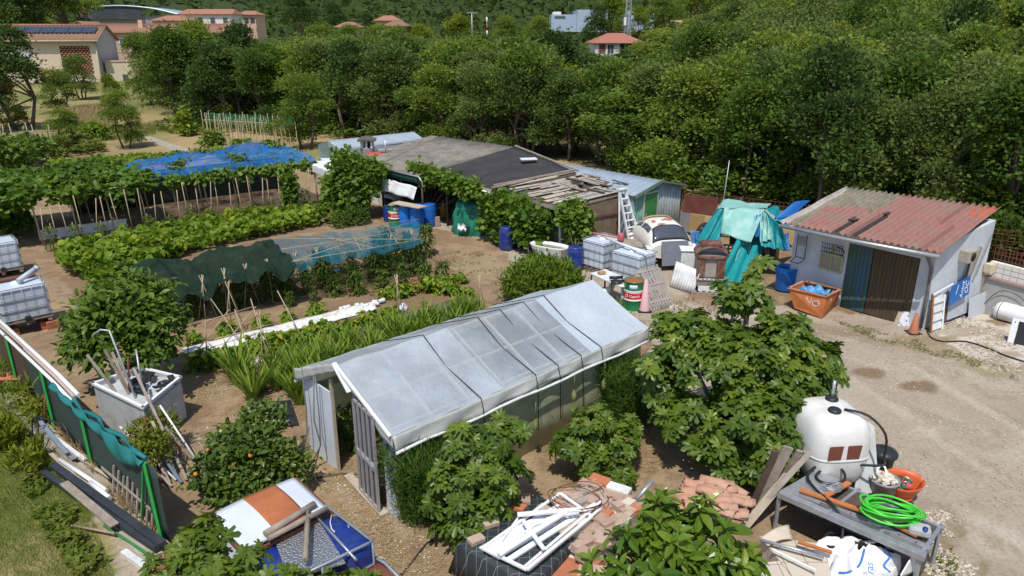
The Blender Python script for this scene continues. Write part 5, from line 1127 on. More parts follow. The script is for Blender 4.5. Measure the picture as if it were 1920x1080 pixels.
# furnace, cabinet, white panel
q = P(1328, 548); t = thing('rusty_furnace', 'rusty brown cast iron furnace standing on a pallet', 'furnace', tuple(q), 0)
a = math.radians(-8); e1 = Vector((math.cos(a), math.sin(a), 0)); e2 = Vector((-math.sin(a), math.cos(a), 0)); R = Matrix((e1, e2, Z)).transposed(); g = lambda x, y, z: q+e1*x+e2*y+Z*z
brown = mat('furnace_brown', (.17, .06, .035), (.08, .03, .02), .6, scale=8, dirt=(.34, .3, .26), dscale=5, damt=.4, bump=.3)
m = MB(); m.box(g(0, .35, .85), (.85, .75, .7), R=R); m.build('casing', mat('casing_grey', (.5, .48, .46), (.36, .33, .3), .7, dirt=(.2, .1, .06)), t, bevel=.02)
m = MB(); m.box(g(-.3, -.05, .82), (.26, .07, .62), R=R); m.box(g(.3, -.05, .82), (.26, .07, .62), R=R); m.box(g(0, -.06, 1.17), (.95, .12, .08), R=R); m.box(g(0, .3, 1.52), (.62, .5, .08), R=R)
m.grid(lambda s, r: g((s-.5)*1.05, -.05+.5*r, 1.2+.28*math.sin(s*math.pi)**.6+.08*r), 16, 6, .05); m.build('front', brown, t, bevel=.008)
m = MB(); [m.box(g(-.14+k*.028, -.03, .82), (.014, .03, .6), R=R) for k in range(11)]; m.build('grille', mat('grille_pale', (.42, .4, .36), (.3, .28, .25), .7), t)
m = MB(); m.box(g(0, .1, .38), (.85, .6, .2), R=R); m.box(g(.05, .1, .47), (.9, .65, .03), R=R); m.build('plinth', mat('plinth_grey', (.25, .23, .22), (.16, .15, .14), .8), t); m = MB(); m.box(g(.05, .05, .19), (.8, .55, .16), R=R); m.build('white_base', white_paint, t)
m = MB(); [m.box(g(-.45+k*.18, -.05, .09), (.1, .6, .03), R=R) for k in range(6)]; [m.box(g(0, -.3+.35*k, .04), (1.1, .08, .08), R=R) for k in range(3)]; m.build('pallet', oldwood, t)
m = MB(); [m.box(g(-.3+k*.13, -.22, .5), (.05, .02, .03), R=R) for k in range(5)]; m.build('knob', white_pvc, t)
q = P(1284, 535); a = P(1254, 538); b = P(1300, 552); m = MB(); d = (b-a).normalized(); nn_ = Vector((-d.y, d.x, 0))
m.grid(lambda s, r: a.lerp(b, s)+nn_*(.28*r+.014*math.cos(s*60))+Z*(.03+.78*r-.1*r*s), 64, 3, .02); o = m.build('white_door_panel', white_paint, None, loc=tuple(q)); tag(o, 'fluted white panel leaning in front of the furnace', 'panel')
q = P(1292, 528); t = thing('white_cabinet', 'small white cabinet left of the rusty furnace', 'cabinet', tuple(q)); m = MB(); m.box(q+Vector((-.02, .35, .5)), (.5, .5, 1.0), -.1); m.build('case', white_paint, t, bevel=.03); m = MB(); m.box(q+Vector((-.02, .35, 1.02)), (.55, .56, .05), -.1); m.build('top', white_pvc, t, bevel=.015)
# tarpaulin covered heap
teal = mat('teal_tarp', (.01, .27, .29), (.008, .2, .22), .45, scale=2.5, bump=.5, bscale=4); palet = mat('pale_teal_tarp', (.25, .5, .45), (.17, .4, .37), .5, scale=2, bump=.5, bscale=4, dirt=(.4, .55, .5), damt=.4)
bluet = mat('blue_tarp', (.015, .13, .42), (.012, .1, .33), .45, scale=2, bump=.4, bscale=5)
q = P(1390, 520); t = thing('tarpaulin_shelter', 'tall heap draped with torn teal and pale green tarpaulins', 'tarpaulin', tuple(q))
def cloth(m, c4, wr=.05, sag=.06, n=18, seed=0, mi=0, fold=3):
    a, b, c, d = [P(*p) for p in c4]; nn = (b-a).cross(d-a).normalized()
    if nn.y > 0: nn = -nn
    def f(s, r):
        p = a.lerp(b, s).lerp(d.lerp(c, s), r); w = fbm(np.array([s*4.0]), np.array([r*2.2]), 1, seed)[0]-.5
        return p+nn*(w*wr*3+wr*math.sin(s*fold*6.28+seed+r*2)*(.3+r))-Z*sag*math.sin(s*math.pi)*math.sin(r*math.pi)
    m.grid(f, n, n, .006, mi)
for sp, mt, fo in [(((1343, 392, 2.0), (1368, 389, 2.05), (1348, 464, .85), (1306, 452, .9)), teal, 2), (((1358, 389, 2.06), (1434, 392, 2.1), (1408, 455, 1.25), (1350, 437, 1.3)), palet, 1.2),
               (((1392, 428, 1.5), (1440, 420, 1.5), (1420, 520, .2), (1330, 552, 0.0)), teal, 3), (((1392, 425, 1.55), (1416, 425, 1.55), (1402, 480, .7), (1376, 500, .5)), palet, 2),
               (((1430, 390, 2.1), (1468, 428, 1.75), (1478, 470, 1.0), (1428, 462, 1.1)), teal, 3), (((1426, 392, 2.1), (1440, 405, 2.0), (1446, 450, 1.3), (1424, 455, 1.2)), palet, 2),
               (((1343, 391, 2.02), (1436, 392, 2.08), (1446, 378, 2.0), (1356, 378, 1.95)), palet, .6), (((1436, 391, 2.08), (1474, 424, 1.8), (1492, 410, 1.8), (1450, 384, 2.0)), teal, 2)]:
    m = MB(); cloth(m, sp, seed=len(t.children)+3, fold=fo); m.build('sheet', mt, t)
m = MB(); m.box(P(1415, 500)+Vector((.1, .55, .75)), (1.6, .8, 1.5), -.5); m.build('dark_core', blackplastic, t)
m = MB()
for p in [(1352, 388), (1432, 391)]: x = P(*p, 2.0); m2 = MB(); m2.tube([Vector((x.x, x.y+.1, 0)), x], .04, 6); m2.build('pole', oldwood, t)
m = MB(); cloth(m, ((1415, 405, 1.9), (1432, 400, 2.0), (1424, 445, 1.3), (1408, 445, 1.3)), seed=9); cloth(m, ((1466, 440, 1.5), (1479, 436, 1.5), (1480, 470, 1.0), (1470, 470, 1.0)), seed=5); m.build('blue_sheet', bluet, t)
a, b, c, d = P(1448, 412, 1.85), P(1487, 408, 1.9), P(1520, 376, 2.3), P(1490, 378, 2.35)
m = MB(); m.grid(lambda s, r: a.lerp(b, s).lerp(d.lerp(c, s), r)+Z*.12*math.sin(s*3)*math.sin(r*3), 12, 12, .01); o = m.build('blue_tarpaulin', bluet, None, loc=tuple(a)); tag(o, 'blue tarpaulin rising behind the left edge of the red roof', 'tarpaulin')
q = P(1360, 480); t = thing('striped_barrier', 'black box with yellow and black hazard stripes under the tarpaulins', 'barrier', tuple(q))
m = MB(); c0 = P(1360, 463, .95); m.box(c0-Z*.08, (.65, .1, .34), -.25); m.build('board', blackplastic, t); m = MB()
e1 = Vector((math.cos(-.25), math.sin(-.25), 0)); nf_ = Vector((math.sin(-.25), -math.cos(-.25), 0))*.056
for r in range(2):
    for k in range(5): p = c0+e1*(-.27+k*.13)+Z*(.02-.12*r)+nf_; m.slab([p-Z*.03, p+e1*.06-Z*.03, p+e1*.09+Z*.03, p+e1*.03+Z*.03], .004)
m.build('stripe', mat('hazard_yellow', (.75, .55, .05)), t)
q = P(1335, 470); m = MB(); cloth(m, ((1294, 432, .9), (1312, 434, .9), (1316, 462, .3), (1298, 470, .2)), seed=2); o = m.build('blue_bag', mat('light_blue_bag', (.1, .3, .6), (.08, .24, .5)), None, loc=tuple(q)); tag(o, 'light blue bag slumped behind the white car', 'bag')
q = P(1318, 470); m = MB(); m.grid(lambda s, r: q+Vector((.42*math.cos(s*6.283)*math.cos(r*1.57)*(1+.1*math.sin(s*30)), .4*math.sin(s*6.283)*math.cos(r*1.57), 1.0*math.sin(r*1.57)*(1+.1*math.sin(s*19)))), 30, 10); o = m.build('black_bags', blackplastic, None, loc=tuple(q)); tag(o, 'heap of black plastic bags left of the teal tarpaulin', 'bags')
# rusty fence with red panel behind the yard
F0 = P(1272, 436); F1 = Vector((18.5, 18.6, 0))+Vector((-1.6, 3.0, 0)); df_ = (F1-F0).normalized(); LL = (F1-F0).length; fr = Fr(F0, df_)
t = thing('rusty_fence', 'rusty mesh fence running behind the tarpaulins and the red roofed shed', 'fence', tuple(F0))
m = MB()
for k in range(int(LL/.16)): fr.panel(m, k*.16, k*.16+.012, .9, 1.75, 0, .012)
for z in (1.0, 1.2, 1.4, 1.6, 1.75): fr.panel(m, 0, LL, z, z+.015, .01, .012)
m.build('mesh', rust, t); 
for k in range(6): m = MB(); fr.panel(m, k*LL/5-.03, k*LL/5+.03, 0, 1.8, .03, .06); m.build('post', rust, t)
t = thing('lattice_post', 'rusty red lattice girder post at the corner of the metal shed', 'post', tuple(F0)); m = MB(); a = F0+U*.02
for k in (-.07, .07): m.bar(a+df_*k+W*0, a+df_*k+Z*2.15, .035, .035)
for k in range(14): s = 1 if k % 2 else -1; m.bar(a+df_*(.07*s)+Z*(.15*k), a+df_*(-.07*s)+Z*(.15*(k+1)), .02, .02)
m.build('girder', rust, t)
m = MB(); fr.panel(m, .15, 1.55, .9, 1.62, .1, .03); o = m.build('red_board', redbrown, None, loc=tuple(fr.pt(.8, .9))); tag(o, 'dark red board fixed to the rusty fence beside the lattice post', 'board')
m = MB(); fr.panel(m, .5, 1.1, .15, .9, .2, .03); o = m.build('ochre_board', mat('ochre_board', (.4, .26, .12)), None, loc=tuple(fr.pt(.8, .1))); tag(o, 'ochre board standing below the dark red board', 'board')
m = MB(); fr.panel(m, .05, .5, .1, .92, .1, .02); o = m.build('grey_cladding', galv, None, loc=tuple(fr.pt(.3, .1))); tag(o, 'grey cladding sheet at the foot of the rusty fence', 'cladding')
m = MB(); fr.panel(m, 1.8, 4.6, .9, 1.42, .08, .03); o = m.build('white_board', white_paint, None, loc=tuple(fr.pt(2.5, .9))); tag(o, 'long white board fixed to the rusty fence behind the tarpaulins', 'board')
a = fr.pt(1.7, 0); m = MB(); m.tube([a, a+Vector((.03, 0, 1.6)), a+Vector((.1, 0, 3.1))], [.03, .025, .015], 6); o = m.build('thin_pole', galv, None, loc=tuple(a)); tag(o, 'thin rusty pole rising above the fence before the dark trees', 'pole')
# ------------------------------------------------------------------ greenhouse
G0 = P(748, 975); GL_, GW = 6.4, 3.03; G = lambda u, w, z=0: G0+U*u+W*w+Z*z
EV, RD, SK = 1.66, 2.34, 1.42
film = bpy.data.materials.new('greenhouse_film'); nt, N, L, b = _nodes(film)
nn_ = tex(nt, 'Noise', 1.1, 7, .6); L.new(ramp(nt, nn_.outputs[0], [(.3, (.52, .585, .65)), (.7, (.45, .51, .57))]), b.inputs['Base Color']); b.inputs['Roughness'].default_value = .28
n2_ = tex(nt, 'Noise', .75, 4, .5); b.inputs['Specular IOR Level'].default_value = .7
L.new(ramp(nt, n2_.outputs[0], [(.35, (.6, .6, .6)), (.62, (.84, .84, .84))]), b.inputs['Alpha'])
bn = tex(nt, 'Noise', 2.5, 6, .65, stretch=(1, 1, 3)); bp = N.new('ShaderNodeBump'); bp.inputs['Strength'].default_value = .9; bp.inputs['Distance'].default_value = .06; L.new(bn.outputs[0], bp.inputs['Height']); L.new(bp.outputs[0], b.inputs['Normal'])
film_c = film.copy(); film_c.name = 'clear_film'; film_o = film.copy(); film_o.name = 'thick_film'
for f_, a0_, a1_ in ((film_c, .42, .66), (film_o, .88, .96)):
    rr_ = [n for n in f_.node_tree.nodes if n.type == 'VALTORGB' and n.outputs[0].links and n.outputs[0].links[0].to_socket.name == 'Alpha'][0]; rr_.color_ramp.elements[0].color = (a0_, )*3+(1, ); rr_.color_ramp.elements[1].color = (a1_, )*3+(1, )
film2 = mat('clouded_wall_film', (.50, .51, .38), (.38, .42, .27), .3, scale=1.2, alpha=.86, dirt=(.14, .19, .07), dscale=.9, damt=.6, spec=.5)
greypl = mat('grey_white_film', (.56, .57, .56), (.42, .43, .42), .4, scale=2, dirt=(.36, .34, .3), bump=.5, bscale=6, alpha=.93)
panelw = mat('white_wall_panel', (.60, .66, .74), (.54, .6, .68), .45, scale=1.5, dirt=(.4, .36, .3), dscale=1.2, damt=.25)
t = thing('greenhouse', 'long plastic covered greenhouse with pitched roof and grey screen door', 'greenhouse', tuple(G(0, GW/2)), 0)
ms = MB(); hm = GW/2
def wr(u, s): return .012*math.sin(u*7+s*5)+.02*(fbm(np.array([u*2.0]), np.array([s*3.0]), 1, 3)[0]-.5)
for sgn, w0, w1 in [(1, -.12, hm), (-1, GW+.12, hm)]:
    m = MB(); m.grid(lambda s, r: G(-.1+s*(GL_+.2), w0+(w1-w0)*r, EV+.03+(RD-EV)*r+wr(s*6, r)-.035*math.sin(r*math.pi)*(1+math.cos(s*12.57*2))*.5), 64, 14, 0)
    for j_ in range(64):
        for r_ in range(14):
            u_ = j_/64*GL_; q_ = r_/14
            zn = 2 if u_ > 4.6 else (1 if 2.2 < u_ else 0)
            m.m[j_*14+r_] = zn
    m.build('roof_film', [film, film_c, film_o], t)
for w0, dr_ in [(-.12, -1), (GW+.12, 1)]:
    m = MB(); m.grid(lambda s, r: G(-.1+s*(GL_+.2), w0+dr_*.03*math.sin(s*40+r*3)*r+dr_*.05*r, EV+.03-(EV-SK)*r*(1+.15*math.sin(s*9))), 90, 5, .008); m.build('skirt_film', greypl, t)
m = MB()
for w0 in (-.2, GW+.2): m.tube([G(-.1+k*(GL_+.2)/12, w0, SK+.02*math.sin(k*1.7)) for k in range(13)], .028, 6)
m.build('skirt_hem', white_paint, t)
m = MB(); m.grid(lambda s, r: G(.02+s*(GL_-.04), -.02+.012*math.sin(s*30), .02+(EV)*r), 60, 3, .006); m.build('wall_film', film2, t, 'dull green tinted side wall film')
m = MB(); m.grid(lambda s, r: G(.02+s*(GL_-.04), GW+.02, .02+(EV)*r), 40, 3, .006); m.build('wall_film', film2, t, 'dull green tinted side wall film')
m = MB(); m.slab([G(GL_, 0), G(GL_, GW), G(GL_, GW, EV), G(GL_, hm, RD), G(GL_, 0, EV)], .01); m.build('end_film', greypl, t)
m = MB(); fg = Fr(G(0, GW), -W)
fg.panel(m, 0, 1.05, .0, EV-.04, .02, .03); wa = m.build('front_panel', panelw, t, 'wide white front panel'); m = MB(); fg.panel(m, 2.72, GW, .0, EV-.04, .02, .03); m.build('front_panel', panelw, t, 'narrow white front panel')
m = MB(); m.slab([G(-.03, -.1, EV-.06), G(-.03, GW+.1, EV-.06), G(-.03, GW+.1, EV+.03), G(-.03, hm, RD+.02), G(-.03, -.1, EV+.03)][::-1], .02, nrm=U*-1); 
m.build('gable_film', greypl, t) if False else None
m = MB(); wv = lambda k: .02*math.sin(k*5)
for s0, s1 in [(GW+.13, hm), (-.13, hm)]:
    m.grid(lambda s, r: G(-.11-.03*math.sin(s*9), s0+(s1-s0)*s, EV+.06+(RD-EV)*s-.26*r*(1-.45*s)+.01*math.sin(s*25)), 24, 4, .01)
m.build('gable_flap', greypl, t)
m = MB(); m.bar(G(-.14, -.12, EV+.05), G(-.14, hm, RD+.07), .05, .04); m.bar(G(-.14, GW*.35, EV+.38), G(-.14, hm, RD+.07), .09, .03); m.build('gable_batten', white_pvc, t)
m = MB()
for k in range(9):
    u = GL_*k/8
    for wa_, wb in [(0.02, hm), (GW-.02, hm)]: m.bar(G(u, wa_, EV-.02), G(u, wb, RD-.02), .05, .05)
m.build('rafter', palewood, t); 
m = MB(); m.bar(G(0, hm, RD-.05), G(GL_, hm, RD-.05), .06, .07); [m.bar(G(0, w, EV+(RD-EV)*(w/hm)-.03), G(GL_, w, EV+(RD-EV)*(w/hm)-.03), .04, .04) for w in (.1, .75)]; [m.bar(G(0, GW-w, EV+(RD-EV)*(w/hm)-.03), G(GL_, GW-w, EV+(RD-EV)*(w/hm)-.03), .04, .04) for w in (.1, .75)]; m.build('purlin', palewood, t)
for k in range(5):
    for w in (.03, GW-.03): m = MB(); m.bar(G(GL_*k/4*.99+.03, w, 0), G(GL_*k/4*.99+.03, w, EV), .06, .06); m.build('post', palewood, t)
m = MB()
for u in (1.72, 3.05, 3.65, 4.3, 4.9): 
    pts = [G(u, -.24, .6 if u > 3 else 1.1), G(u, -.2, SK+.1), G(u, -.14, EV+.07), G(u-.05, hm*.5, EV+.38*.95), G(u, hm, RD+.055), G(u+.05, hm*1.5, EV+.4), G(u, GW+.15, EV+.05)]; m.tube(pts, .009, 5)
m.build('tie_cord', blackrubber, t)
m = MB()
for w, o in [(2.75, 0), (2.3, .08), (2.24, 0)]: m.tube([G(-.15, w, RD-.45), G(-.14-o, w+.02, 1.0), G(-.18, w+.01-o, .5), G(-.3-o, w+.1, .01)], .013, 6)
m.build('hanging_hose', mat('grey_hose', (.16, .16, .17)), t)
for k, (u, z) in enumerate([(2.9, .92), (3.95, 1.15), (4.85, 1.1)]): 
    q = G(u, -.3, z); m = MB(); m.tube([q+Z*.35, q], .006, 4); m.lathe(q-Z*.25, [(.02, 0), (.05, .02), (.05, .17), (.02, .24), (.02, .27)], 10); m.build('hanging_bottle', [mat('murky_bottle', (.28, .3, .12), (.2, .22, .08), .2)], t)
# door
d0 = fg.pt(1.93, .04, .06); dd = (fg.d*math.cos(.12)+fg.n*math.sin(.12)).normalized(); fd = Fr(d0, dd)
dr = MB(); Ld = .78; H = 1.86
for a, b_, c, d in [(0, .05, 0, H), (Ld-.05, Ld, 0, H), (0, Ld, 0, .08), (0, Ld, H-.05, H), (0, Ld, .78, .9)]: fd.panel(dr, a, b_, c, d, .03, .04)
for k in range(3): fd.panel(dr, .19+k*.18, .225+k*.18, .08, H, .034, .03)
door = dr.build('door', mat('door_alu', (.5, .5, .52), (.4, .4, .42), .4, metal=.4), t, 'grey screen door with vertical bars')
m = MB(); fd.panel(m, .04, Ld-.04, .05, H-.04, .0, .01); m.build('mesh_panel', mat('dark_mesh', (.09, .09, .1), (.06, .06, .07)), t)
m = MB(); fd.panel(m, Ld-.15, Ld-.07, .82, .88, .06, .03); fd.panel(m, .25, .6, .83, .87, .045, .02); m.build('handle', galv, t)
m = MB(); fg.panel(m, 1.05, 1.1, 0, 1.9, .03, .05); fg.panel(m, 1.88, 1.92, 0, 1.95, .03, .05); m.build('door_jamb', palewood, t)
# ------------------------------------------------------------------ left fence with shade cloth
FA = P(315, 1012); FB = P(-60, 628); dF = (FB-FA).normalized(); LF_ = (FB-FA).length; fF = Fr(FA, dF); fF.n = -fF.n
Hf = lambda u: 1.42-.2*min(1, u/3.2)+.25*min(1, max(0, (u-3.2)/4))
meshg = mat('dark_green_shade_mesh', (.035, .06, .05), (.028, .045, .04), .8, scale=200, bump=.4, bscale=200)
t = thing('garden_fence', 'long fence of dark shade mesh on bright green posts with torn teal cloth', 'fence', tuple(FA))
US = 6.6
m = MB(); m.grid(lambda s, r: fF.pt(-.15+s*US, .05+(Hf(s*US)-.05)*r, .02+.02*math.sin(s*20)), 40, 5, .008); m.build('shade_mesh', meshg, t)
m = MB(); m.grid(lambda s, r: fF.pt(US-.2+s*(LF_-US), .05+(Hf(US)-.02)*r, .03), 30, 4, .008); m.build('brown_sheeting', mat('brown_sheet', (.075, .035, .032), (.05, .028, .025), .6), t)
gp_ = mat('bright_green_post', (.03, .36, .07), (.025, .28, .055), .4, dirt=(.1, .2, .1), damt=.2)
for px, py in [(204, 867), (132, 795), (77, 725), (32, 672), (10, 655), (-25, 640)]:
    u = (P(px, py)-FA).dot(dF); m = MB(); m.bar(fF.pt(u, 0, .07), fF.pt(u, Hf(u)-.03, .07), .05, .05); m.build('post', gp_, t)
m = MB(); m.bar(FA+Z*0+fF.n*.08, fF.pt(.12, 1.42, .08), .07, .05); m.build('post', gp_, t)
m = MB(); m.bar(fF.pt(.75, 0, .1), fF.pt(.12, 1.4, .1), .04, .03); m.build('brace', gp_, t)
tealc = mat('teal_mesh_cloth', (.012, .17, .17), (.01, .12, .125), .6, scale=3, bump=.5, bscale=6)
m = MB()
m.grid(lambda s, r: fF.pt(.1+s*4.3, Hf(.1+s*4.3)+.06-r*(.1+.3*math.exp(-((s-.25)/.16)**2)+.04*math.sin(s*8)**2), .1+.06*math.sin(r*math.pi)+.025*math.sin(s*37+r*4)), 70, 8, .01); m.build('teal_cloth', tealc, t, 'torn teal cloth slung over the top')
m = MB(); m.tube([fF.pt(.2+k*.35, Hf(.2+k*.35)+.03+.03*math.sin(k*2.3), .02+.04*math.sin(k*1.7)) for k in range(12)], [.035+.02*math.sin(k*2.1) for k in range(12)], 8); m.build('rolled_cloth', tealc, t)
for i, (z, o, mt, r) in enumerate([(1.36, .06, white_pvc, .035), (1.42, .0, mat('pinkish_pipe', (.5, .36, .31)), .03), (1.43, -.07, white_pvc, .04)]):
    m = MB(); m.tube([fF.pt(3.5, z-.1, o), fF.pt(4.5, z-.03, o), fF.pt(LF_, z+.12, o+.02)], r, 8); m.build('top_pipe', mt, t)
# concrete foot of the fence
m = MB(); m.slab([fF.pt(-.6, .03, .5), fF.pt(-.6, .03, .1), fF.pt(LF_, .03, .1), fF.pt(LF_, .03, .35)], .08, nrm=Z); o = m.build('kerb', concrete); o['kind'] = 'structure'
# planters
for px, py, lb in [(18, 735, 'terracotta planter with dark green plant at the left edge'), (12, 690, 'second terracotta planter behind the first at the left edge')]:
    q = P(px, py); t = thing('planter', lb, 'planter', tuple(q)); m = MB(); loft(m, [[q+Vector((x*s_, y*s_, z)) for x, y in [(-.4, -.16), (.4, -.16), (.4, .16), (-.4, .16)]] for s_, z in [(.8, 0), (1, .36), (1.08, .36), (1.08, .42), (.95, .42), (.9, .34)]]); m.build('pot', terracotta, t)
# ------------------------------------------------------------------ left scrap row at the fence foot
def longbar(a, b, w, h, mt, nm, lb, cat, rnd=False, z=.03, up=Z):
    a = Vector(a); b = Vector(b); m = MB()
    if rnd: m.tube([a, a.lerp(b, .5)+Z*.005, b], w, 10)
    else: m.bar(a, b, w, h, up=up)
    o = m.build(nm, mt, None, loc=tuple((a.x, a.y, 0)), bevel=0 if rnd else .004); return tag(o, lb, cat)
darkg = mat('slate_grey_plastic', (.035, .042, .055), (.025, .03, .04), .45, scale=3, dirt=(.12, .11, .1), damt=.2)
longbar(P(78, 884, .12), P(295, 1028, .12), .1, .1, darkg, 'gutter_length', 'dark slate coloured gutter length nearest the lawn', 'gutter')
longbar(P(100, 872, .2), P(305, 1020, .2), .13, .07, darkg, 'gutter_length', 'wider dark slate gutter length lying beside the fence', 'gutter')
longbar(P(112, 862, .15), P(200, 920, .15), .04, 0, white_pvc, 'white_tube', 'short thick white tube among the boards at the fence foot', 'tube', True)
longbar(P(170, 905, .15), P(205, 935, .15), .05, 0, white_pvc, 'white_tube', 'stub of white tube beside the picket fence', 'tube', True)
for i, (a, b, w, mt, lb) in enumerate([((100, 835), (205, 930), .09, oldwood, 'grey board lying along the fence foot next to the white tube'), ((95, 850), (195, 945), .07, palewood, 'split pale board lying under the white tube'), ((120, 840), (220, 905), .05, palewood, 'thin pale lath lying near the fence mesh'),
                           ((80, 800), (140, 860), .12, galv, 'bluish metal strip lying at the upper end of the board heap'), ((92, 812), (160, 862), .07, white_paint, 'narrow white strip in the upper board heap'), ((120, 905), (215, 985), .14, oldwood, 'short wide old board beside the slate gutters'), ((75, 790), (125, 850), .08, mat('steel_blue_strip', (.2, .26, .33)), 'steel blue strip at the top of the board heap')]):
    longbar(P(*a, .06+.03*i), P(*b, .06+.03*i), w, .03, mt, 'loose_board', lb, 'board')
longbar(P(130, 985, .03), P(215, 1000, .12), .02, 0, mat('dead_branch', (.34, .27, .19)), 'dead_branch', 'bent dead branch on the lawn edge', 'branch', True)
longbar(P(195, 985, .03), P(285, 1045, .05), .035, .05, greenpaint, 'green_post', 'loose green metal post lying below the slate gutters', 'post')
longbar(P(232, 1035, .04), P(285, 1072, .04), .1, .08, white_paint, 'white_block', 'white foam strip beside the red hollow brick', 'block')
q = P(300, 1062, .1); m = MB(); m.box(q+Z*.04, (.3, .2, .24), .5); o = m.build('hollow_brick', terracotta, None, loc=(q.x, q.y, 0), bevel=.01); tag(o, 'red hollow brick at the lower end of the slate gutters', 'brick')
m = MB(); e1 = Vector((math.cos(.5), math.sin(.5), 0)); e2 = Vector((-math.sin(.5), math.cos(.5), 0))
for a_ in range(4):
    for b_ in range(3): m.box(q+Z*.162+e1*(-.1+a_*.067)+e2*(-.055+b_*.055), (.045, .035, .006), .5)
x = m.build('brick_holes', darkin); x.parent = o; x.location = (-q.x, -q.y, 0)
# broken picket fence
t = thing('picket_fence', 'weathered broken picket fence section leaning by the slate gutters', 'picket fence', tuple(P(240, 960)))
a, b = P(212, 935), P(284, 1000)
for k in range(9):
    s = k/8; p = a.lerp(b, s); h = .62-.03*(k % 3); m = MB(); m.bar(p, p+Z*h+fF.n*-.12, .05, .022, up=fF.n); m.build('picket', oldwood, t)
m = MB(); m.bar(a+Z*.42-fF.n*.06+(a-b)*.3, b+Z*.42-fF.n*.06, .05, .02, up=fF.n); m.build('rail', oldwood, t)
m = MB(); m.tube([P(62, 845, .1), P(60, 790, .4), P(68, 780, .55), P(118, 795, .5), P(140, 830, .2)], .015, 6); m.tube([P(75, 850, .1), P(70, 782, .5)], .015, 6); o = m.build('bent_black_frame', blackplastic, None, loc=tuple(P(90, 820))); tag(o, 'bent black tube frame behind the board heap', 'frame')
m = MB(); m.tube([P(84, 805, 0), P(84, 742, .75)], .02, 6); m.tube([P(70, 800, 0), P(72, 745, .6)], .015, 6); o = m.build('rusty_stakes', rust, None, loc=tuple(P(84, 805))); tag(o, 'pair of rusty stakes beside the overgrown planters', 'stakes')
# ------------------------------------------------------------------ cabinet, poles and tanks at the left
c4 = [P(175, 720, .95), P(268, 765, .95), P(338, 708, .95), P(262, 690, .95)]
t = thing('metal_cabinet', 'dented white metal cabinet cluttered with black scraps under the nut tree', 'cabinet', (c4[1].x, c4[1].y, 0))
m = MB(); lo = [Vector((p.x, p.y, .02)) for p in c4]
for i in range(4): m.slab([lo[i], lo[(i+1) % 4], c4[(i+1) % 4], c4[i]], .03)
m.slab([p-Z*.08 for p in c4], .03); m.build('case', mat('dusty_white_steel', (.55, .58, .6), (.44, .46, .48), .5, dirt=(.25, .22, .18), damt=.4), t)
m = MB(); [m.bar(c4[i]+Z*.01, c4[(i+1) % 4]+Z*.01, .06, .05, ext=.05) for i in range(4)]; m.build('rim', white_pvc, t)
m = MB(); cc = (c4[1]+c4[2]+c4[3])/3; random.seed(8)
for k in range(14): p = cc+Vector((random.uniform(-.45, .45), random.uniform(-.35, .35), -.02)); m.bar(p, p+Vector((random.uniform(-.35, .35), random.uniform(-.35, .35), .06)), .12, .02)
o = m.build('black_scraps', blackplastic, None, loc=tuple(cc)); tag(o, 'black plastic scraps heaped on the white metal cabinet', 'scraps', kind='stuff')
pb = [((205, 620, 2.1), (265, 775, .6), 'galv'), ((163, 665, 1.6), (258, 790, .3), 'wood'), ((196, 655, 1.8), (270, 790, .3), 'wood'), ((210, 660, 1.7), (262, 780, .4), 'pale'), ((222, 670, 1.6), (268, 775, .4), 'pale'), ((240, 670, 1.7), (243, 750, .7), 'rust'),
      ((250, 690, 1.5), (350, 900, .05), 'wood'), ((255, 655, 1.7), (268, 735, .9), 'galv'), ((225, 800, .7), (330, 900, .05), 'white'), ((240, 790, .8), (345, 870, .05), 'galv'), ((270, 780, .9), (300, 890, .05), 'rust'), ((262, 800, .8), (318, 905, .05), 'wood'), ((285, 790, .9), (330, 890, .05), 'pale'), ((300, 760, 1.0), (372, 868, .05), 'white'), ((280, 820, .6), (340, 905, .05), 'blue'), ((310, 800, .8), (360, 860, .1), 'pale'), ((230, 845, .4), (310, 880, .05), 'blue'), ((255, 845, .4), (322, 912, .03), 'wood')]
mts = dict(galv=galv, wood=oldwood, pale=palewood, rust=rust, white=white_pvc, blue=mat('steel_blue', (.15, .22, .32), (.1, .15, .22), .4))
desc = dict(galv='galvanised tube', wood='weathered lath', pale='pale wooden batten', rust='rusty bar', white='white plastic rod', blue='blue grey metal strip')
for i, (a, b, k) in enumerate(pb):
    g_ = 'poles and laths leaning in a bundle at the fence'
    m = MB(); A_, B_ = P(*a), P(*b)
    if k == 'galv' and i == 0: m.tube([A_-Vector((.28, .05, .06)), A_-Vector((.16, .02, -.03)), A_, B_], .022, 8); lb = 'galvanised tube with hooked top rising above the pole bundle'
    elif k in ('galv', 'white', 'rust'): m.tube([A_, B_], .02, 7); lb = desc[k]+' in the bundle leaning behind the teal cloth'
    else: m.bar(A_, B_, .05, .025); lb = desc[k]+' in the bundle leaning behind the teal cloth'
    o = m.build('leaning_pole', mts[k], None, loc=(B_.x, B_.y, 0)); tag(o, lb, 'pole', g_ if i else None)
ib1 = ibc_at(tuple((P(95, 612, .25)+Vector((-.95, .45, 0)))[:2]), RZU, 'near caged water tank at the left edge standing on bricks', .25); ib2 = ibc_at(tuple((P(46, 522)+Vector((-1.0, .4, 0)))[:2]), RZU, 'far caged water tank at the left edge behind the near one', .1)
ic = ib1.matrix_basis.translation
for k_, (x, y) in enumerate([(-.4, -.3), (.4, -.3), (.4, .3), (-.4, .3), (.52, -.42)]):
    m = MB(); c_ = ic+U*x+W*y-Z*.14; m.box(c_, (.3, .22, .22), RZU+.1*x); o = m.build('base_brick', terracotta, None, loc=tuple(c_)); tag(o, 'terracotta brick under the near caged tank at the left edge', 'brick', 'bricks under the near left tank')
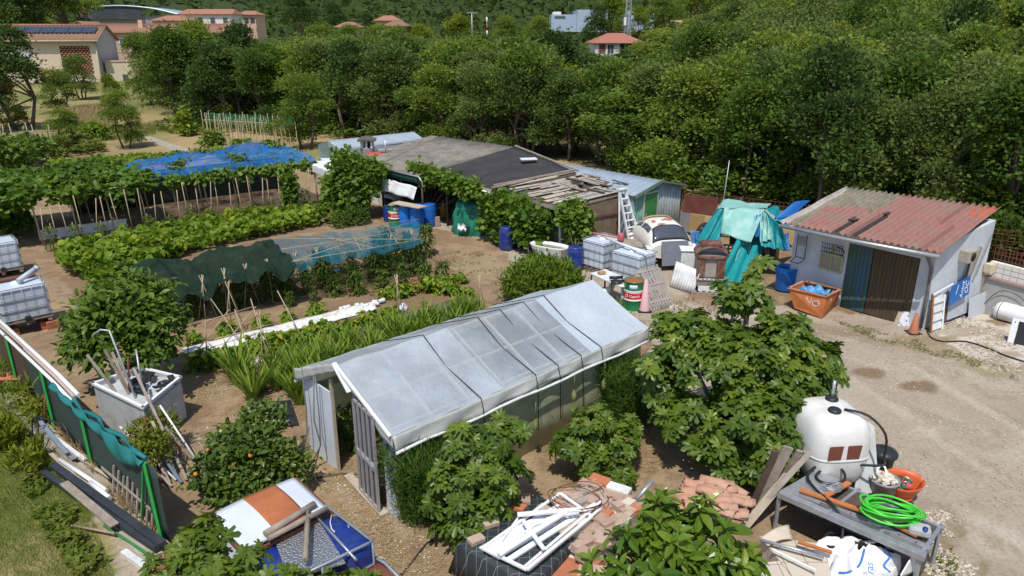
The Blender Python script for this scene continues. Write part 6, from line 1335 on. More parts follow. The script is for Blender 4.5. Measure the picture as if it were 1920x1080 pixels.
m = MB(); top = ic+Z*1.12; m.tube([top+U*.0-W*.2+Z*.06, top+U*.5+W*.12+Z*.22], .07, 12); m.lathe(top+U*.5+W*.12+Z*.22, [(.075, -.02), (.08, .06)], 12, axis=(U*.5+W*.32+Z*.16)); o = m.build('grey_pipe', mat('pipe_grey', (.5, .54, .58)), None, loc=tuple(top)); tag(o, 'grey drain pipe lying slanted on the near left water tank', 'pipe')
m = MB(); m.bar(top-W*-.35+U*-.6+Z*.02, top+W*.35+U*.5+Z*.02, .25, .04); o = m.build('brown_board', redbrown, None, loc=tuple(top)); tag(o, 'reddish brown board lying on top of the near left water tank', 'board')
# ------------------------------------------------------------------ trailer box with orange lid (lower left)
z1 = .85; T0, T1, T2, T3 = P(398, 972, z1), P(462, 1040, z1), P(615, 962, z1), P(552, 903, z1)
t = thing('box_trailer', 'white box with orange brown centre panel held in a rusty frame', 'trailer', ((T0.x+T2.x)/2, (T0.y+T2.y)/2, 0))
wt = mat('white_liner', (.62, .68, .76), (.56, .62, .7), .35, scale=2); op = mat('orange_brown_panel', (.46, .17, .06), (.33, .09, .045), .5, scale=1.6, dirt=(.24, .07, .04), dscale=1.3, damt=.4)
Q = lambda s, r, z=0: T0.lerp(T3, s).lerp(T1.lerp(T2, s), r)+Z*z
m = MB(); m.grid(lambda s, r: Q(s, r, .03+.08*math.sin(math.pi*min(1, s*1.0))*math.sin(math.pi*(.1+.8*r))), 20, 10, .05)
for a, b in [(Q(0, 0), Q(0, 1)), (Q(0, 1), Q(1, 1)), (Q(1, 1), Q(1, 0)), (Q(1, 0), Q(0, 0))]: m.slab([a, b, b-Z*.6, a-Z*.6], .03)
m.build('box', wt, t)
m = MB(); m.grid(lambda s, r: Q(.36+.40*s, -.01+1.02*r, .05+.085*math.sin(math.pi*(.36+.4*s))*math.sin(math.pi*(.1+.8*r))), 12, 10, .03); m.build('centre_panel', op, t)
m = MB(); [m.bar(a, b, .04, .05, ext=.04) for a, b in [(Q(-.03, -.04, .02), Q(1.03, -.04, .02)), (Q(1.03, -.04, .02), Q(1.03, 1.04, .02)), (Q(-.03, 1.05, .02), Q(1.03, 1.05, .02)), (Q(-.03, -.04, .02), Q(-.03, 1.04, .02))]]; m.build('frame', rust, t)
for s, r in [(0, 0), (1, 0), (1, 1), (0, 1)]: p = Q(s, r); m = MB(); m.bar(Vector((p.x, p.y, 0)), p, .05, .05); m.build('leg', rust, t)
for s in (.25, .85): p = Q(s, 1.08); m = MB(); m.lathe(Vector((p.x, p.y, .28)), [(0, -.07), (.2, -.07), (.27, -.05), (.28, 0), (.27, .05), (.2, .07), (0, .07)], 20, axis=(T1-T0).normalized()); m.build('wheel', blackrubber, t)
for i, (a, b, r_, lb) in enumerate([((497, 1002), (590, 945), .055, 'round grey log lying across the box and the blue tank'), ((503, 1010), (612, 953), .05, 'squared grey beam parallel to the round log'), ((572, 1050), (578, 960), .045, 'short grey post lying over the chequered plate')]):
    m = MB(); m.tube([P(*a, z1+.15), P(*b, z1+.15)], r_, 9 if i == 0 else 4); o = m.build('grey_log', oldwood, None, loc=tuple(P(*a, z1+.1))); tag(o, lb, 'log')
# stillage with two blue tanks and plate
K0, K1, K2, K3 = P(470, 1010, .9), P(500, 1110, .9), P(698, 1015, .9), P(612, 948, .9)
t = thing('pipe_stillage', 'galvanised pipe cage holding a chequer plate between blue tanks', 'cage', (K1.x, K1.y+.3, 0))
cg = mat('cage_galv', (.36, .4, .46), (.26, .3, .35), .4, metal=.5)
m = MB()
for zz in (0, -.4): m.tube([p+Z*zz for p in (K0, K0.lerp(K1, .1), K1, K2.lerp(K1, .1), K2, K2.lerp(K3, .1), K3.lerp(K2, .1), K3)], .022, 8, closed=True)
m.tube([P(590, 965, .9), P(668, 1050, .9)], .02, 8); m.build('cage', cg, t)
for p in (K0, K1, K2, K3, K1.lerp(K2, .5), K2.lerp(K3, .5)): m = MB(); m.tube([Vector((p.x, p.y, 0)), p], .018, 6); m.build('upright', cg, t)
chk = bpy.data.materials.new('chequer_plate'); nt, N, L, b = _nodes(chk); b.inputs['Base Color'].default_value = (.5, .52, .55, 1); b.inputs['Metallic'].default_value = .8; b.inputs['Roughness'].default_value = .35
vv = tex(nt, 'Voronoi', 32); bp = N.new('ShaderNodeBump'); bp.inputs['Strength'].default_value = .8; bp.inputs['Distance'].default_value = .02; L.new(vv.outputs['Distance'], bp.inputs['Height']); L.new(bp.outputs[0], b.inputs['Normal'])
m = MB(); m.slab([P(508, 992, .84), P(540, 1085, .84), P(648, 1055, .84), P(588, 962, .84)], .02); m.build('chequer_plate', chk, t)
def rtank(c, ex, ey, hx, hy, z0, z1, label):
    t = thing('blue_tank', label, 'tank', (c.x, c.y, z0)); m = MB()
    def ring(z, k, n=36):
        return [Vector((c.x, c.y, 0))+ex*(hx*k*abs(math.cos(a))**.45*(1 if math.cos(a) > 0 else -1))+ey*(hy*k*abs(math.sin(a))**.45*(1 if math.sin(a) > 0 else -1))+Z*z for a in [2*math.pi*j/n for j in range(n)]]
    loft(m, [ring(z0, .9), ring(z0+.04, 1), ring(z1-.08, 1), ring(z1-.03, .97), ring(z1, .9), ring(z1+.012, .5)]); m.build('body', blueplastic_d, t); return t
ba, bb_, bc = P(588, 985, .82), P(642, 1040, .82), P(692, 1020, .82)
ex = (P(690, 1012, .82)-P(610, 958, .82)).normalized(); ey = Vector((-ex.y, ex.x, 0))
rtank(P(640, 1002, .82), ex, ey, .52, .27, .15, .82, 'dark blue rounded tank at the right of the pipe cage')
rtank(P(503, 1040, .82), ex, ey, .36, .22, .15, .8, 'dark blue tank at the left of the pipe cage half hidden by fig leaves')
m = MB(); m.tube([P(622, 964, .86), P(619, 980, .88), P(622, 992, .87), P(628, 998, .86)], .008, 6); o = m.build('white_string', white_pvc, None, loc=tuple(P(622, 964, .85))); tag(o, 'short white cord lying on the dark blue tank', 'cord')
t = thing('folding_bed', 'tubular metal bed frame with red brown pad at the lower edge', 'bed frame', tuple(P(715, 1080)))
m = MB(); m.tube([P(690, 1050, .45), P(705, 1046, .55), P(722, 1056, .55), P(760, 1095, .45), P(790, 1140, .2)], .025, 8); m.tube([P(690, 1050, .45), P(700, 1110, .2)], .022, 8); m.build('tube_frame', cg, t); m = MB(); m.slab([P(690, 1075, .4), P(714, 1060, .4), P(752, 1100, .4), P(715, 1130, .4)], .08); m.build('pad', redbrown, t, bevel=.02)
m = MB(); m.tube([P(752, 1078, .02), P(800, 1018, .02), P(812, 1012, .03)], .013, 6); o = m.build('ground_hose', blackrubber, None, loc=tuple(P(780, 1040))); tag(o, 'thin black hose end on bare soil right of the bed frame', 'hose')
m = MB(); m.tube([P(560, 905, .02), P(600, 895, .02), P(640, 888, .02), P(672, 890, .02)], .012, 6); o = m.build('ground_cable', blackrubber, None, loc=tuple(P(600, 895))); tag(o, 'thin cable lying on the soil before the greenhouse door', 'cable')
m = MB(); m.bar(P(652, 890, .04), P(722, 965, .04), .16, .04); o = m.build('threshold_board', palewood, None, loc=tuple(P(690, 925))); tag(o, 'pale board lying at the greenhouse threshold', 'board')
# black mats and slabs near the beds
for i, (c4_, mt, lb, nm, cat) in enumerate([(((470, 755), (520, 800), (560, 795), (545, 750)), blackplastic, 'black film mat with pale slats left of the greenhouse', 'film_mat', 'mat'), (((432, 680), (442, 697), (520, 676), (512, 660)), mat('cream_slab', (.6, .52, .44)), 'cream slab at the end of the black film bed', 'slab', 'slab'), (((410, 665), (418, 680), (500, 655), (488, 640)), terracotta, 'row of terracotta slabs behind the cream slab', 'slab', 'slab')]):
    m = MB(); m.slab([P(*p, .06) for p in c4_], .05, nrm=Z); o = m.build(nm, mt, None, loc=tuple(P(*c4_[0]))); tag(o, lb, cat)
for k in range(3): longbar(P(478+k*8, 762+k*14, .1), P(530+k*6, 762+k*14, .1), .07, .03, palewood, 'pale_lath', ['pale slat at the rear of the black mat', 'pale slat in the middle of the black mat', 'pale slat at the front of the black mat'][k], 'slat')
# ------------------------------------------------------------------ foreground piles
brk = [mat('brick_a', (.46, .29, .21), (.34, .22, .17), .9, scale=9, bump=.4, dirt=(.3, .26, .22), damt=.7), mat('brick_b', (.5, .37, .28), (.4, .3, .24), .9, scale=9, bump=.4, dirt=(.28, .24, .2), damt=.6), mat('brick_c', (.5, .17, .08), (.42, .14, .07), .85, scale=9), mat('brick_d', (.4, .34, .3), (.3, .26, .23), .9, scale=9, bump=.2), mat('stone_pale', (.66, .6, .5), (.56, .5, .42), .9, scale=6, bump=.2)]
random.seed(21)
zz = .42; pc = [P(1008, 962, zz), P(1095, 1060, zz), P(1200, 960, zz), P(1120, 900, zz)]
g_ = 'paving bricks piled behind the white window frames'; n = 0
base = lambda s, r: pc[0].lerp(pc[3], s).lerp(pc[1].lerp(pc[2], s), r)
m = MB(); m.slab([p-Z*.02 for p in pc], .38, nrm=Z); o = m.build('stacked_core', brk[3], None, loc=(pc[0].x, pc[0].y, 0)); tag(o, 'solid stack of old masonry under the loose paving bricks', 'masonry')
for i in range(9):
    for j in range(9):
        s = (i+.5)/9+random.uniform(-.02, .02); r = (j+.5)/9+random.uniform(-.02, .02); p = base(s, r); hh = random.choice([0, .05, .06, .1])
        k = random.choices([0, 1, 2, 3, 4], [5, 5, .25, 2.2, .8])[0]
        m = MB(); m.box(p+Z*(hh+.03), (.21, .15 if (i+j) % 2 else .2, .06), random.uniform(-.3, .3)+RZU, R=Matrix.Rotation(random.uniform(-.3, .3)+RZU, 3, 'Z') @ Matrix.Rotation(random.uniform(-.12, .12), 3, 'X') @ Matrix.Rotation(random.uniform(-.12, .12), 3, 'Y'))
        o = m.build('paving_brick', brk[k], None, loc=tuple(p)); o.rotation_euler = (0, 0, 0)
        lb = ['dusty rose paving brick in the pile behind the white window frames', 'sandy paving brick in the pile behind the white window frames', 'bright orange brick in the pile behind the white window frames', 'grey stained brick in the pile behind the white window frames', 'pale limestone block in the pile behind the white window frames'][k]
        tag(o, lb, 'brick', g_)
        if hh >= .06 and k != 3:
            o2 = o.copy(); COL.objects.link(o2); o2.location = (p.x, p.y, p.z-.065); o2.rotation_euler = (0, 0, .1)
q = P(1124, 906, .5); m = MB(); m.box(q+Z*.05, (.34, .22, .08), -.6); o = m.build('orange_tile', brk[2], None, loc=tuple(q)); tag(o, 'large clean orange tile at the far corner of the brick pile', 'tile')
q = P(1160, 922, .48); m = MB(); m.box(q+Z*.05, (.4, .2, .1), -.55); o = m.build('white_box', white_paint, None, loc=tuple(q), bevel=.02); tag(o, 'white box lid at the far right of the brick pile', 'box')
m = MB()
for k, ph in enumerate((0, 1.3, 2.4, 3.9)):
    c = P(1085, 935, .62); m.tube([c+Vector((.42*math.cos(a)*(1+.2*math.sin(ph)), .3*math.sin(a)+.1*math.cos(ph), .04*math.sin(a*2+ph)+.04)) for a in [ph+x*.35 for x in range(13)]], .008, 5)
o = m.build('rusty_wire', rust, None, loc=tuple(P(1085, 935, .6))); tag(o, 'tangle of rusty wire on the brick pile', 'wire')
# weed mat covered stack and pvc frames
wm_ = bpy.data.materials.new('weed_mat'); nt, N, L, b = _nodes(wm_); b.inputs['Roughness'].default_value = .6
bt = tex(nt, 'Brick', 3.2); bt.offset = 0; bt.inputs['Mortar Size'].default_value = .008; bt.inputs['Color1'].default_value = (.022, .028, .034, 1); bt.inputs['Color2'].default_value = (.028, .034, .04, 1); bt.inputs['Mortar'].default_value = (.2, .28, .25, 1); bt.inputs['Brick Width'].default_value = .5; bt.inputs['Row Height'].default_value = .5
L.new(bt.outputs['Color'], b.inputs['Base Color'])
wz = .5; wc = [P(855, 1020, wz), P(1000, 1100, wz), P(1105, 985, wz), P(1010, 925, wz)]
t = thing('covered_stack', 'stack wrapped in black weed matting with a pale grid', 'stack', (wc[0].x, wc[0].y, 0))
ctr = sum(wc, Vector())/4; m = MB()
def rim(p, k, z): return Vector((ctr.x+(p.x-ctr.x)*k, ctr.y+(p.y-ctr.y)*k, z))
def ringp(k, z, n=10): return [rim(wc[i].lerp(wc[(i+1) % 4], j/n), k, z) for i in range(4) for j in range(n)]
loft(m, [ringp(1.12, 0.0), ringp(1.03, wz*.6), ringp(1.0, wz-.04), ringp(.96, wz), ringp(.4, wz+.02)]); m.build('matting', wm_, t)
frs = [((905, 1028), (1050, 925), .05), ((1050, 925), (1110, 968), .05), ((905, 1028), (988, 1068), .05), ((988, 1068), (1110, 968), .05), ((935, 1040), (1060, 960), .09), ((950, 1052), (1118, 945), .09), ((982, 1065), (1128, 940), .045), ((992, 1068), (1130, 950), .04), ((970, 965), (1090, 955), .08), ((980, 975), (1020, 1030), .06), ((975, 968), (940, 1015), .04), ((1000, 960), (1085, 965), .04)]
t = thing('window_frames', 'tangle of white plastic window frames lying on the black matting', 'window frames', (wc[0].x+.3, wc[0].y+.2, wz+.02), 0)
for i, (a, b, w) in enumerate(frs): m = MB(); z = wz+.05+.035*(i % 5); m.bar(P(*a, z), P(*b, z+.01), w, .04); m.build('frame_bar', white_pvc, t, bevel=.006)
m = MB(); m.slab([P(898, 1026, wz+.04), P(935, 1048, wz+.04), P(1075, 965, wz+.04), P(1045, 945, wz+.04)], .02); m.build('white_board', white_pvc, t); m = MB(); m.tube([P(985, 1000, wz+.16), P(1000, 985, wz+.18), P(1040, 968, wz+.18), P(1085, 962, wz+.18)], .03, 8); m.build('curved_trim', white_pvc, t)
for i, (px, py, lb) in enumerate([(893, 1016, 'cream brick at the left corner of the black matting'), (985, 940, 'pinkish brick above the black matting by the fig'), (972, 955, 'orange brick half under the pinkish one'), (920, 985, 'sandy slab behind the left of the black matting')]):
    q = P(px, py, wz+.01); m = MB(); m.box(q+Z*.04, (.24, .16, .07), .6+i); o = m.build('loose_brick', brk[[1, 0, 2, 1][i]], None, loc=tuple(q), bevel=.006); tag(o, lb, 'brick')
# hollow brick stack, pale slabs
t0 = [P(990, 1078, .35), P(1040, 1130, .35), P(1135, 1045, .35), P(1085, 1010, .35)]
m = MB(); 
for k in range(6): m.slab([p-Z*(.055*k)+Vector((.006*(k % 2), 0, 0)) for p in t0], .045, nrm=Z)
o = m.build('ribbed_tile_stack', terracotta, None, loc=(t0[0].x, t0[0].y, 0)); tag(o, 'stack of thin red ribbed tiles beside the white window frames', 'tiles')
longbar(P(985, 1075, .45), P(1130, 990, .45), .04, 0, mat('pale_tube', (.45, .43, .4)), 'pale_tube', 'pale tube lying along the red tile stack', 'tube', True)
for i, (px, py, w, d_, k) in enumerate([(1045, 1070, .45, .3, 4), (1090, 1045, .4, .25, 4), (1110, 1080, .4, .3, 1), (1075, 1025, .3, .2, 4), (1125, 1030, .3, .2, 1)]):
    q = P(px, py, .3); m = MB(); m.box(q+Z*.03*i, (w, d_, .06), -.6+.2*i); o = m.build('pale_slab', brk[k], None, loc=tuple(q), bevel=.006); tag(o, 'pale stone slab in the low heap below the red tile stack', 'slab', 'pale slabs below the red tiles')
# curved roof tiles heap
random.seed(3)
for i in range(34):
    px = random.uniform(1265, 1395); py = random.uniform(912, 965)-.25*(40-abs(px-1330)) ; q = P(px, py, .35+.25*(1-abs(px-1330)/80)); a = random.uniform(-.9, .2); ex_ = Vector((math.cos(a), math.sin(a), random.uniform(-.25, .25))).normalized(); ey_ = Z.cross(ex_).normalized(); ez_ = ex_.cross(ey_)
    m = MB(); m.grid(lambda s, r: q+ex_*((s-.5)*.42)+ey_*(.09*math.cos(r*math.pi)*(1-.2*s))+ez_*(.07*math.sin(r*math.pi)), 3, 8, .014)
    o = m.build('roof_tile', [mat('roof_clay', (.5, .27, .18), (.4, .2, .13), .85, scale=6, dirt=(.5, .4, .32)) if i == 0 else bpy.data.materials['roof_clay']][0], None, loc=tuple(q)); tag(o, 'curved clay roof tile in the heap under the big fig', 'roof tile', 'clay roof tiles heaped under the big fig')
m = MB(); m.tube([P(1190, 940, .5), P(1224, 901, .75)], .035, 8); o = m.build('grey_tube', galv, None, loc=tuple(P(1190, 940, .5))); tag(o, 'short grey tube sticking up between brick pile and roof tiles', 'tube')
longbar(P(1145, 985, .45), P(1215, 935, .55), .06, .04, oldwood, 'grey_lath', 'grey lath between the brick pile and the loquat', 'lath')
# leaning planks right of the big fig
for i, (b_, a_, w, mt, lb) in enumerate([((1398, 985, .1), (1485, 880, .95), .14, palewood, 'broad pale beam leaning in front of the dark planks'), ((1402, 975, .1), (1518, 848, 1.35), .09, mat('greyish_beam', (.42, .37, .32), (.32, .28, .24), .85, scale=6, bump=.3), 'long grey beam leaning behind the broad pale beam'),
                              ((1415, 960, .1), (1478, 838, 1.45), .16, oldwood, 'wide weathered plank leaning at the fig trunk'), ((1405, 960, .1), (1455, 845, 1.4), .1, darkwood, 'dark plank leaning leftmost against the big fig'), ((1440, 940, .2), (1500, 845, 1.4), .1, oldwood, 'brown grey plank leaning rightmost against the big fig')]):
    m = MB(); m.bar(P(*b_)-(P(*a_)-P(*b_)).normalized()*.1, P(*a_), w, .05, up=Vector((0, -1, .4))); o = m.build('leaning_plank', mt, None, loc=tuple(P(*b_)), bevel=.004); tag(o, lb, 'plank')
# white spray tank
cx = Vector((5.47, 10.9, 0)); e1 = Vector((.97, .1, 0)).normalized(); e2 = Vector((-e1.y, e1.x, 0))
t = thing('spray_tank', 'big white plastic tank with two brown square patches and black hose', 'tank', (cx.x, cx.y, 0))
def tring(z, kx, ky, n=40, sh=0): return [cx+e1*(.55*kx*abs(math.cos(a))**.55*(1 if math.cos(a) > 0 else -1))+e2*(.62*ky*abs(math.sin(a))**.55*(1 if math.sin(a) > 0 else -1)+sh)+Z*z for a in [2*math.pi*j/n for j in range(n)]]
tw = mat('tank_white', (.74, .74, .73), (.66, .66, .64), .35, scale=2, spec=.5, dirt=(.42, .37, .28), dscale=3.5, damt=.3, bump=.05, bscale=8)
m = MB(); loft(m, [tring(.42, .5, .6), tring(.5, .8, .85), tring(.7, .95, .97), tring(1.0, 1, 1), tring(1.3, .98, .98), tring(1.48, .93, .93), tring(1.6, .82, .84), tring(1.67, .62, .66), tring(1.69, .3, .35)]); m.build('body', tw, t)
fnt = lambda x, z, o=.012: cx+e1*x-e2*(.62*(.97 if z < 1 else .99)+o)+Z*z
bp_ = mat('brown_patch', (.2, .06, .04), (.15, .05, .035), .6)
for x in (-.32, .0): m = MB(); m.slab([fnt(x, 1.05), fnt(x+.22, 1.05), fnt(x+.24, 1.3), fnt(x, 1.3)], .01); m.build('brown_patch', bp_, t)
m = MB(); loft(m, [tring(.985, 1.0, 1.0), tring(.99, 1.012, 1.012), tring(1.02, 1.012, 1.012), tring(1.025, 1.0, 1.0)], False, False); m.build('mould_seam', tw, t)
for x, y in [(-.05, -.15), (.12, .25)]: m = MB(); m.lathe(cx+e1*x+e2*y+Z*1.66, [(.11, 0), (.11, .06), (.09, .08), (0, .085)], 18); m.build('filler_cap', blackplastic, t)
m = MB(); m.tube([cx+e1*.12+e2*.25+Z*1.7, cx+e1*.12+e2*.25+Z*2.05], .03, 8); m.build('vent_tube', galv, t)
for x in (-.4, .4): m = MB(); m.box(cx+e1*x+Z*.22, (.08, 1.0, .44), math.atan2(e1.y, e1.x)); m.build('support', galv, t)
hp = [cx+e1*.12-e2*.15+Z*1.72, cx+e1*.4-e2*.4+Z*1.72, cx+e1*.58-e2*.66+Z*1.5, cx+e1*.6-e2*.7+Z*1.1, cx+e1*.55-e2*.75+Z*.98, P(1580, 870, .85), P(1548, 878, .8), P(1530, 892, .8), P(1545, 905, .8), P(1580, 903, .8), P(1582, 885, .85), P(1560, 870, .85), P(1530, 875, .85), P(1514, 893, .85), P(1530, 918, .82), P(1560, 945, .82), P(1578, 975, .7), P(1578, 1010, .5), P(1560, 1026, .45), P(1542, 1015, .4), P(1552, 1000, .4), P(1575, 1000, .4)]
def smooth(pts, k=4):
    out = []
    for i in range(len(pts)-1):
        p0 = pts[max(i-1, 0)]; p1 = pts[i]; p2 = pts[i+1]; p3 = pts[min(i+2, len(pts)-1)]
        for j in range(k):
            t_ = j/k; out.append(.5*((2*p1)+(p2-p0)*t_+(2*p0-5*p1+4*p2-p3)*t_*t_+(3*p1-p0-3*p2+p3)*t_**3))
    return out+[pts[-1]]
m = MB(); m.tube(smooth(hp), .022, 8); m.build('hose', blackrubber, t)
m = MB(); m.slab([P(1600, 930, .3), P(1648, 922, .3), P(1640, 800, 1.3), P(1628, 790, 1.35)], .02); o = m.build('leaning_sheet', mat('pale_grey_board', (.52, .54, .54), (.44, .46, .46), .7, dirt=(.35, .33, .3)), None, loc=tuple(P(1600, 935, .3))); tag(o, 'tall pale grey sheet leaning on the right side of the spray tank', 'sheet')
# bin, buckets
q = P(1650, 888); t = thing('black_bin', 'round black plastic bin with domed lid right of the spray tank', 'bin', tuple(q)); m = MB(); m.lathe(q, [(0, 0), (.16, 0), (.2, .42), (.22, .44)], 26); m.build('bin', blackplastic, t); m = MB(); m.lathe(q+Z*.44, [(.235, -.03), (.24, .02), (.2, .07), (.1, .1), (.03, .1), (.03, .13), (0, .13)], 26); m.build('lid', blackplastic, t)
q = P(1652, 932, .2); t = thing('rubble_bucket', 'dirty grey bucket full of pale rubble beside the hose bench', 'bucket', tuple(q)); m = MB(); m.lathe(q, [(0, 0), (.17, 0), (.23, .38), (.245, .38), (.245, .35)], 24); m.build('bucket', mat('dirty_bucket', (.22, .24, .25), (.12, .13, .14), .6, dirt=(.5, .5, .48), dscale=6, damt=.6), t)
m = MB(); random.seed(2); [m.box(q+Vector((random.uniform(-.14, .14), random.uniform(-.14, .14), .33+random.random()*.08)), (random.uniform(.05, .14), random.uniform(.04, .1), .04), 0, R=Matrix.Rotation(random.random()*3, 3, 'Z') @ Matrix.Rotation(random.uniform(-.6, .6), 3, 'X')) for k in range(24)]; o = m.build('rubble', brk[4], None, loc=tuple(q)); tag(o, 'pale broken rubble heaped in the dirty grey bucket', 'rubble', kind='stuff')
m = MB(); m.tube(smooth([q+Vector((-.1, .1, .36)), q+Vector((-.05, .15, .5)), q+Vector((.05, .15, .5)), q+Vector((.05, .0, .38)), q+Vector((.15, -.1, .4))]), .018, 7); o = m.build('white_tap_pipe', white_pvc, None, loc=tuple(q+Z*.38)); tag(o, 'bent white pipe on top of the rubble bucket', 'pipe')
q = P(1688, 928, .12); t = thing('orange_trug', 'broken orange trug of scraps next to the rubble bucket', 'trug', tuple(q)); m = MB(); m.grid(lambda s, r: q+Vector(((.2+.12*r)*math.cos(s*6.283)*(1.1), (.17+.1*r)*math.sin(s*6.283), .02+.3*r+.05*math.sin(s*6.283)*r)), 28, 4, .012); m.lathe(q, [(0, .01), (.2, .01)], 20); m.build('trug', mat('orange_plastic', (.6, .13, .04), (.5, .1, .035), .45), t)
m = MB(); [m.box(q+Vector((random.uniform(-.16, .16), random.uniform(-.12, .12), .2+random.random()*.08)), (random.uniform(.06, .18), random.uniform(.04, .1), .03), mi=k % 4, R=Matrix.Rotation(random.random()*3, 3, 'Z') @ Matrix.Rotation(random.uniform(-.5, .5), 3, 'X')) for k in range(16)]; o = m.build('scraps', [mat('pink_scrap', (.65, .12, .16)), mat('dark_green_scrap', (.04, .2, .13)), white_paint, darkwood], None, loc=tuple(q+Z*.2)); tag(o, 'coloured scraps lying in the orange trug', 'scraps', kind='stuff')
# metal bench with hose
bz = .72; b0, b1, b2, b3 = P(1462, 925, bz), P(1735, 1045, bz), P(1772, 990, bz), P(1530, 885, bz)
t = thing('metal_rack', 'long low grey metal rack of rails on legs', 'rack', (b0.x, b0.y, 0))
for k, (s0, w, h) in enumerate([(0, .13, .1), (.25, .1, .07), (.95, .05, .05)]):
    m = MB(); m.bar(b0.lerp(b3, s0), b1.lerp(b2, s0), w, h); m.build('rail', galv, t, bevel=.006)
m = MB()
for k in range(7): p = b0.lerp(b3, .22).lerp(b1.lerp(b2, .22), .25+k*.11); m.box(p+Z*.032, (.03, .025, .006), .4)
m.build('rail_hole', darkin, t)
m = MB(); [m.bar(b0.lerp(b1, s), b3.lerp(b2, s), .05, .04, ext=.1) for s in (.02, .35, .7, .97)]; m.build('cross_rail', galv, t)
for s in (.0, .97):
    for p in (b0.lerp(b1, s), b3.lerp(b2, s)): m = MB(); m.bar(Vector((p.x, p.y, 0)), p, .05, .05); m.build('leg', galv, t)
m = MB(); m.box((b0+b1+b2+b3)/4-Z*.42, (1.9, .55, .5), math.atan2((b1-b0).y, (b1-b0).x)); o = m.build('dark_void_box', blackplastic, None, loc=tuple((b0+b1)/2-Z*.7), bevel=.03); tag(o, 'black box added to darken the space under the metal rack', 'dark box')  # black box added to give the dark void under the rack
m = MB(); m.slab([b0.lerp(b3, .05)+Z*.05, b0.lerp(b1, .27).lerp(b3.lerp(b2, .27), .1)+Z*.05, b3.lerp(b2, .2)+Z*.05, b3+Z*.05], .02); m.build('steel_sheet', galv, t)
m = MB(); m.slab([b0.lerp(b1, .3).lerp(b3.lerp(b2, .3), .3), b0.lerp(b1, .96).lerp(b3.lerp(b2, .96), .3), b0.lerp(b1, .96).lerp(b3.lerp(b2, .96), .9), b0.lerp(b1, .3).lerp(b3.lerp(b2, .3), .9)], .02); m.build('dark_deck', darkwood, t)
orw = mat('orange_stained_wood', (.52, .18, .05), (.42, .14, .04), .6, scale=5, dirt=(.3, .12, .06))
for a, b, w, lb in [((1500, 918), (1630, 962), .09, 'orange stained board lying along the metal rack'), ((1548, 930), (1592, 905), .09, 'short orange board crossing the long one'), ((1680, 985), (1720, 1005), .07, 'end of orange board sticking out under the green hose')]:
    longbar(P(*a, bz+.1), P(*b, bz+.1), w, .035, orw, 'orange_board', lb, 'board')
longbar(P(1496, 1016, .45), P(1560, 1036, .45), .05, .04, orw, 'orange_board', 'orange board below the rack beside the white sack', 'board')
q = P(1565, 918, bz+.13); m = MB(); 
for k in range(5): m.tube([q+Vector(((.1+.02*k)*math.cos(a+k), .07*math.sin(a+k)+.02*k, .01*k)) for a in [x*.5 for x in range(13)]], .006, 5)
m.box(q, (.16, .06, .04), .3); o = m.build('wire_coil', galv, None, loc=tuple(q)); tag(o, 'small tangled coil of brown wire on the orange boards', 'wire')
q = P(1722, 1000, bz+.08); t = thing('clear_jug', 'clear plastic jug with blue cap at the end of the rack', 'jug', tuple(q)); m = MB(); m.box(q+Z*.07, (.3, .2, .14), -.4); m.build('body', mat('clear_plastic', (.6, .64, .68), alpha=.6, rough=.15), t, bevel=.04); m = MB(); m.lathe(q+Vector((.02, -.1, .13)), [(.035, 0), (.035, .04), (0, .04)], 14); m.build('cap', blueplastic_d, t)
# green hose coil
hosegreen = mat('lime_hose', (.06, .55, .04), (.045, .45, .03), .35, scale=20, spec=.6)
q = P(1668, 966, bz+.17); m = MB(); pts = []; random.seed(12)
for k in range(11*20):
    a = k/20*2*math.pi; lap = k/20; r1 = .44-.1*abs(math.sin(lap*1.9)); r2 = .24-.07*abs(math.sin(lap*2.7+1)); th = -.45+.12*math.sin(lap*1.3)
    x = r1*math.cos(a)+.04*math.sin(lap*2.1); y = r2*math.sin(a)+.04*math.cos(lap*1.7); pts.append(q+Vector((x*math.cos(th)-y*math.sin(th), x*math.sin(th)+y*math.cos(th), .0+.016*lap+.03*math.sin(a*2+lap))))
m.tube(pts, .0175, 7); o = m.build('garden_hose', hosegreen, None, loc=tuple(q)); tag(o, 'bright lime green garden hose coiled on the metal rack', 'garden hose')
# white sack, panel, tiles
q = P(1612, 1050, .35); t = thing('white_sack', 'crumpled white building sack with blue straps below the rack', 'sack', tuple(q)); sk = mat('sack_white', (.78, .79, .8), (.68, .7, .72), .7, scale=6, bump=.8, bscale=7)
def sack(s, r):
    a = s*2*math.pi; rr = (.62+.13*math.sin(a*3+1)+.07*math.sin(a*7+r*4))*(1-r**2.2*.85); fo = .05*math.sin(a*5+r*9)*math.cos(r*7)
    return q+Vector((rr*math.cos(a)*.98, rr*math.sin(a)*.72+.05, -.2+.45*r+fo+.07*(fbm(np.array([s*8.0]), np.array([r*5.0]), 1, 4)[0]-.5)*3))
m = MB(); m.grid(sack, 70, 24, 0); m.build('sack', sk, t)
def ons(s, r): return sack(s, r)+Z*.015
for pts_ in ([(.62, .35), (.66, .55), (.7, .75), (.74, .92)], [(.86, .3), (.9, .5), (.95, .65), (.99, .8)]): m = MB(); m.tube(smooth([ons(*p)+Z*.02 for p in pts_]), .014, 6); m.build('blue_strap', mat('strap_blue', (.04, .2, .6)), t)
c = P(1630, 1068, .62); textmesh('ras', .15, frameM(c+Z*.03, Vector((.35, .9, .35)), Vector((-.9, .35, .1))), mat('print_blue', (.04, .25, .65)), t)
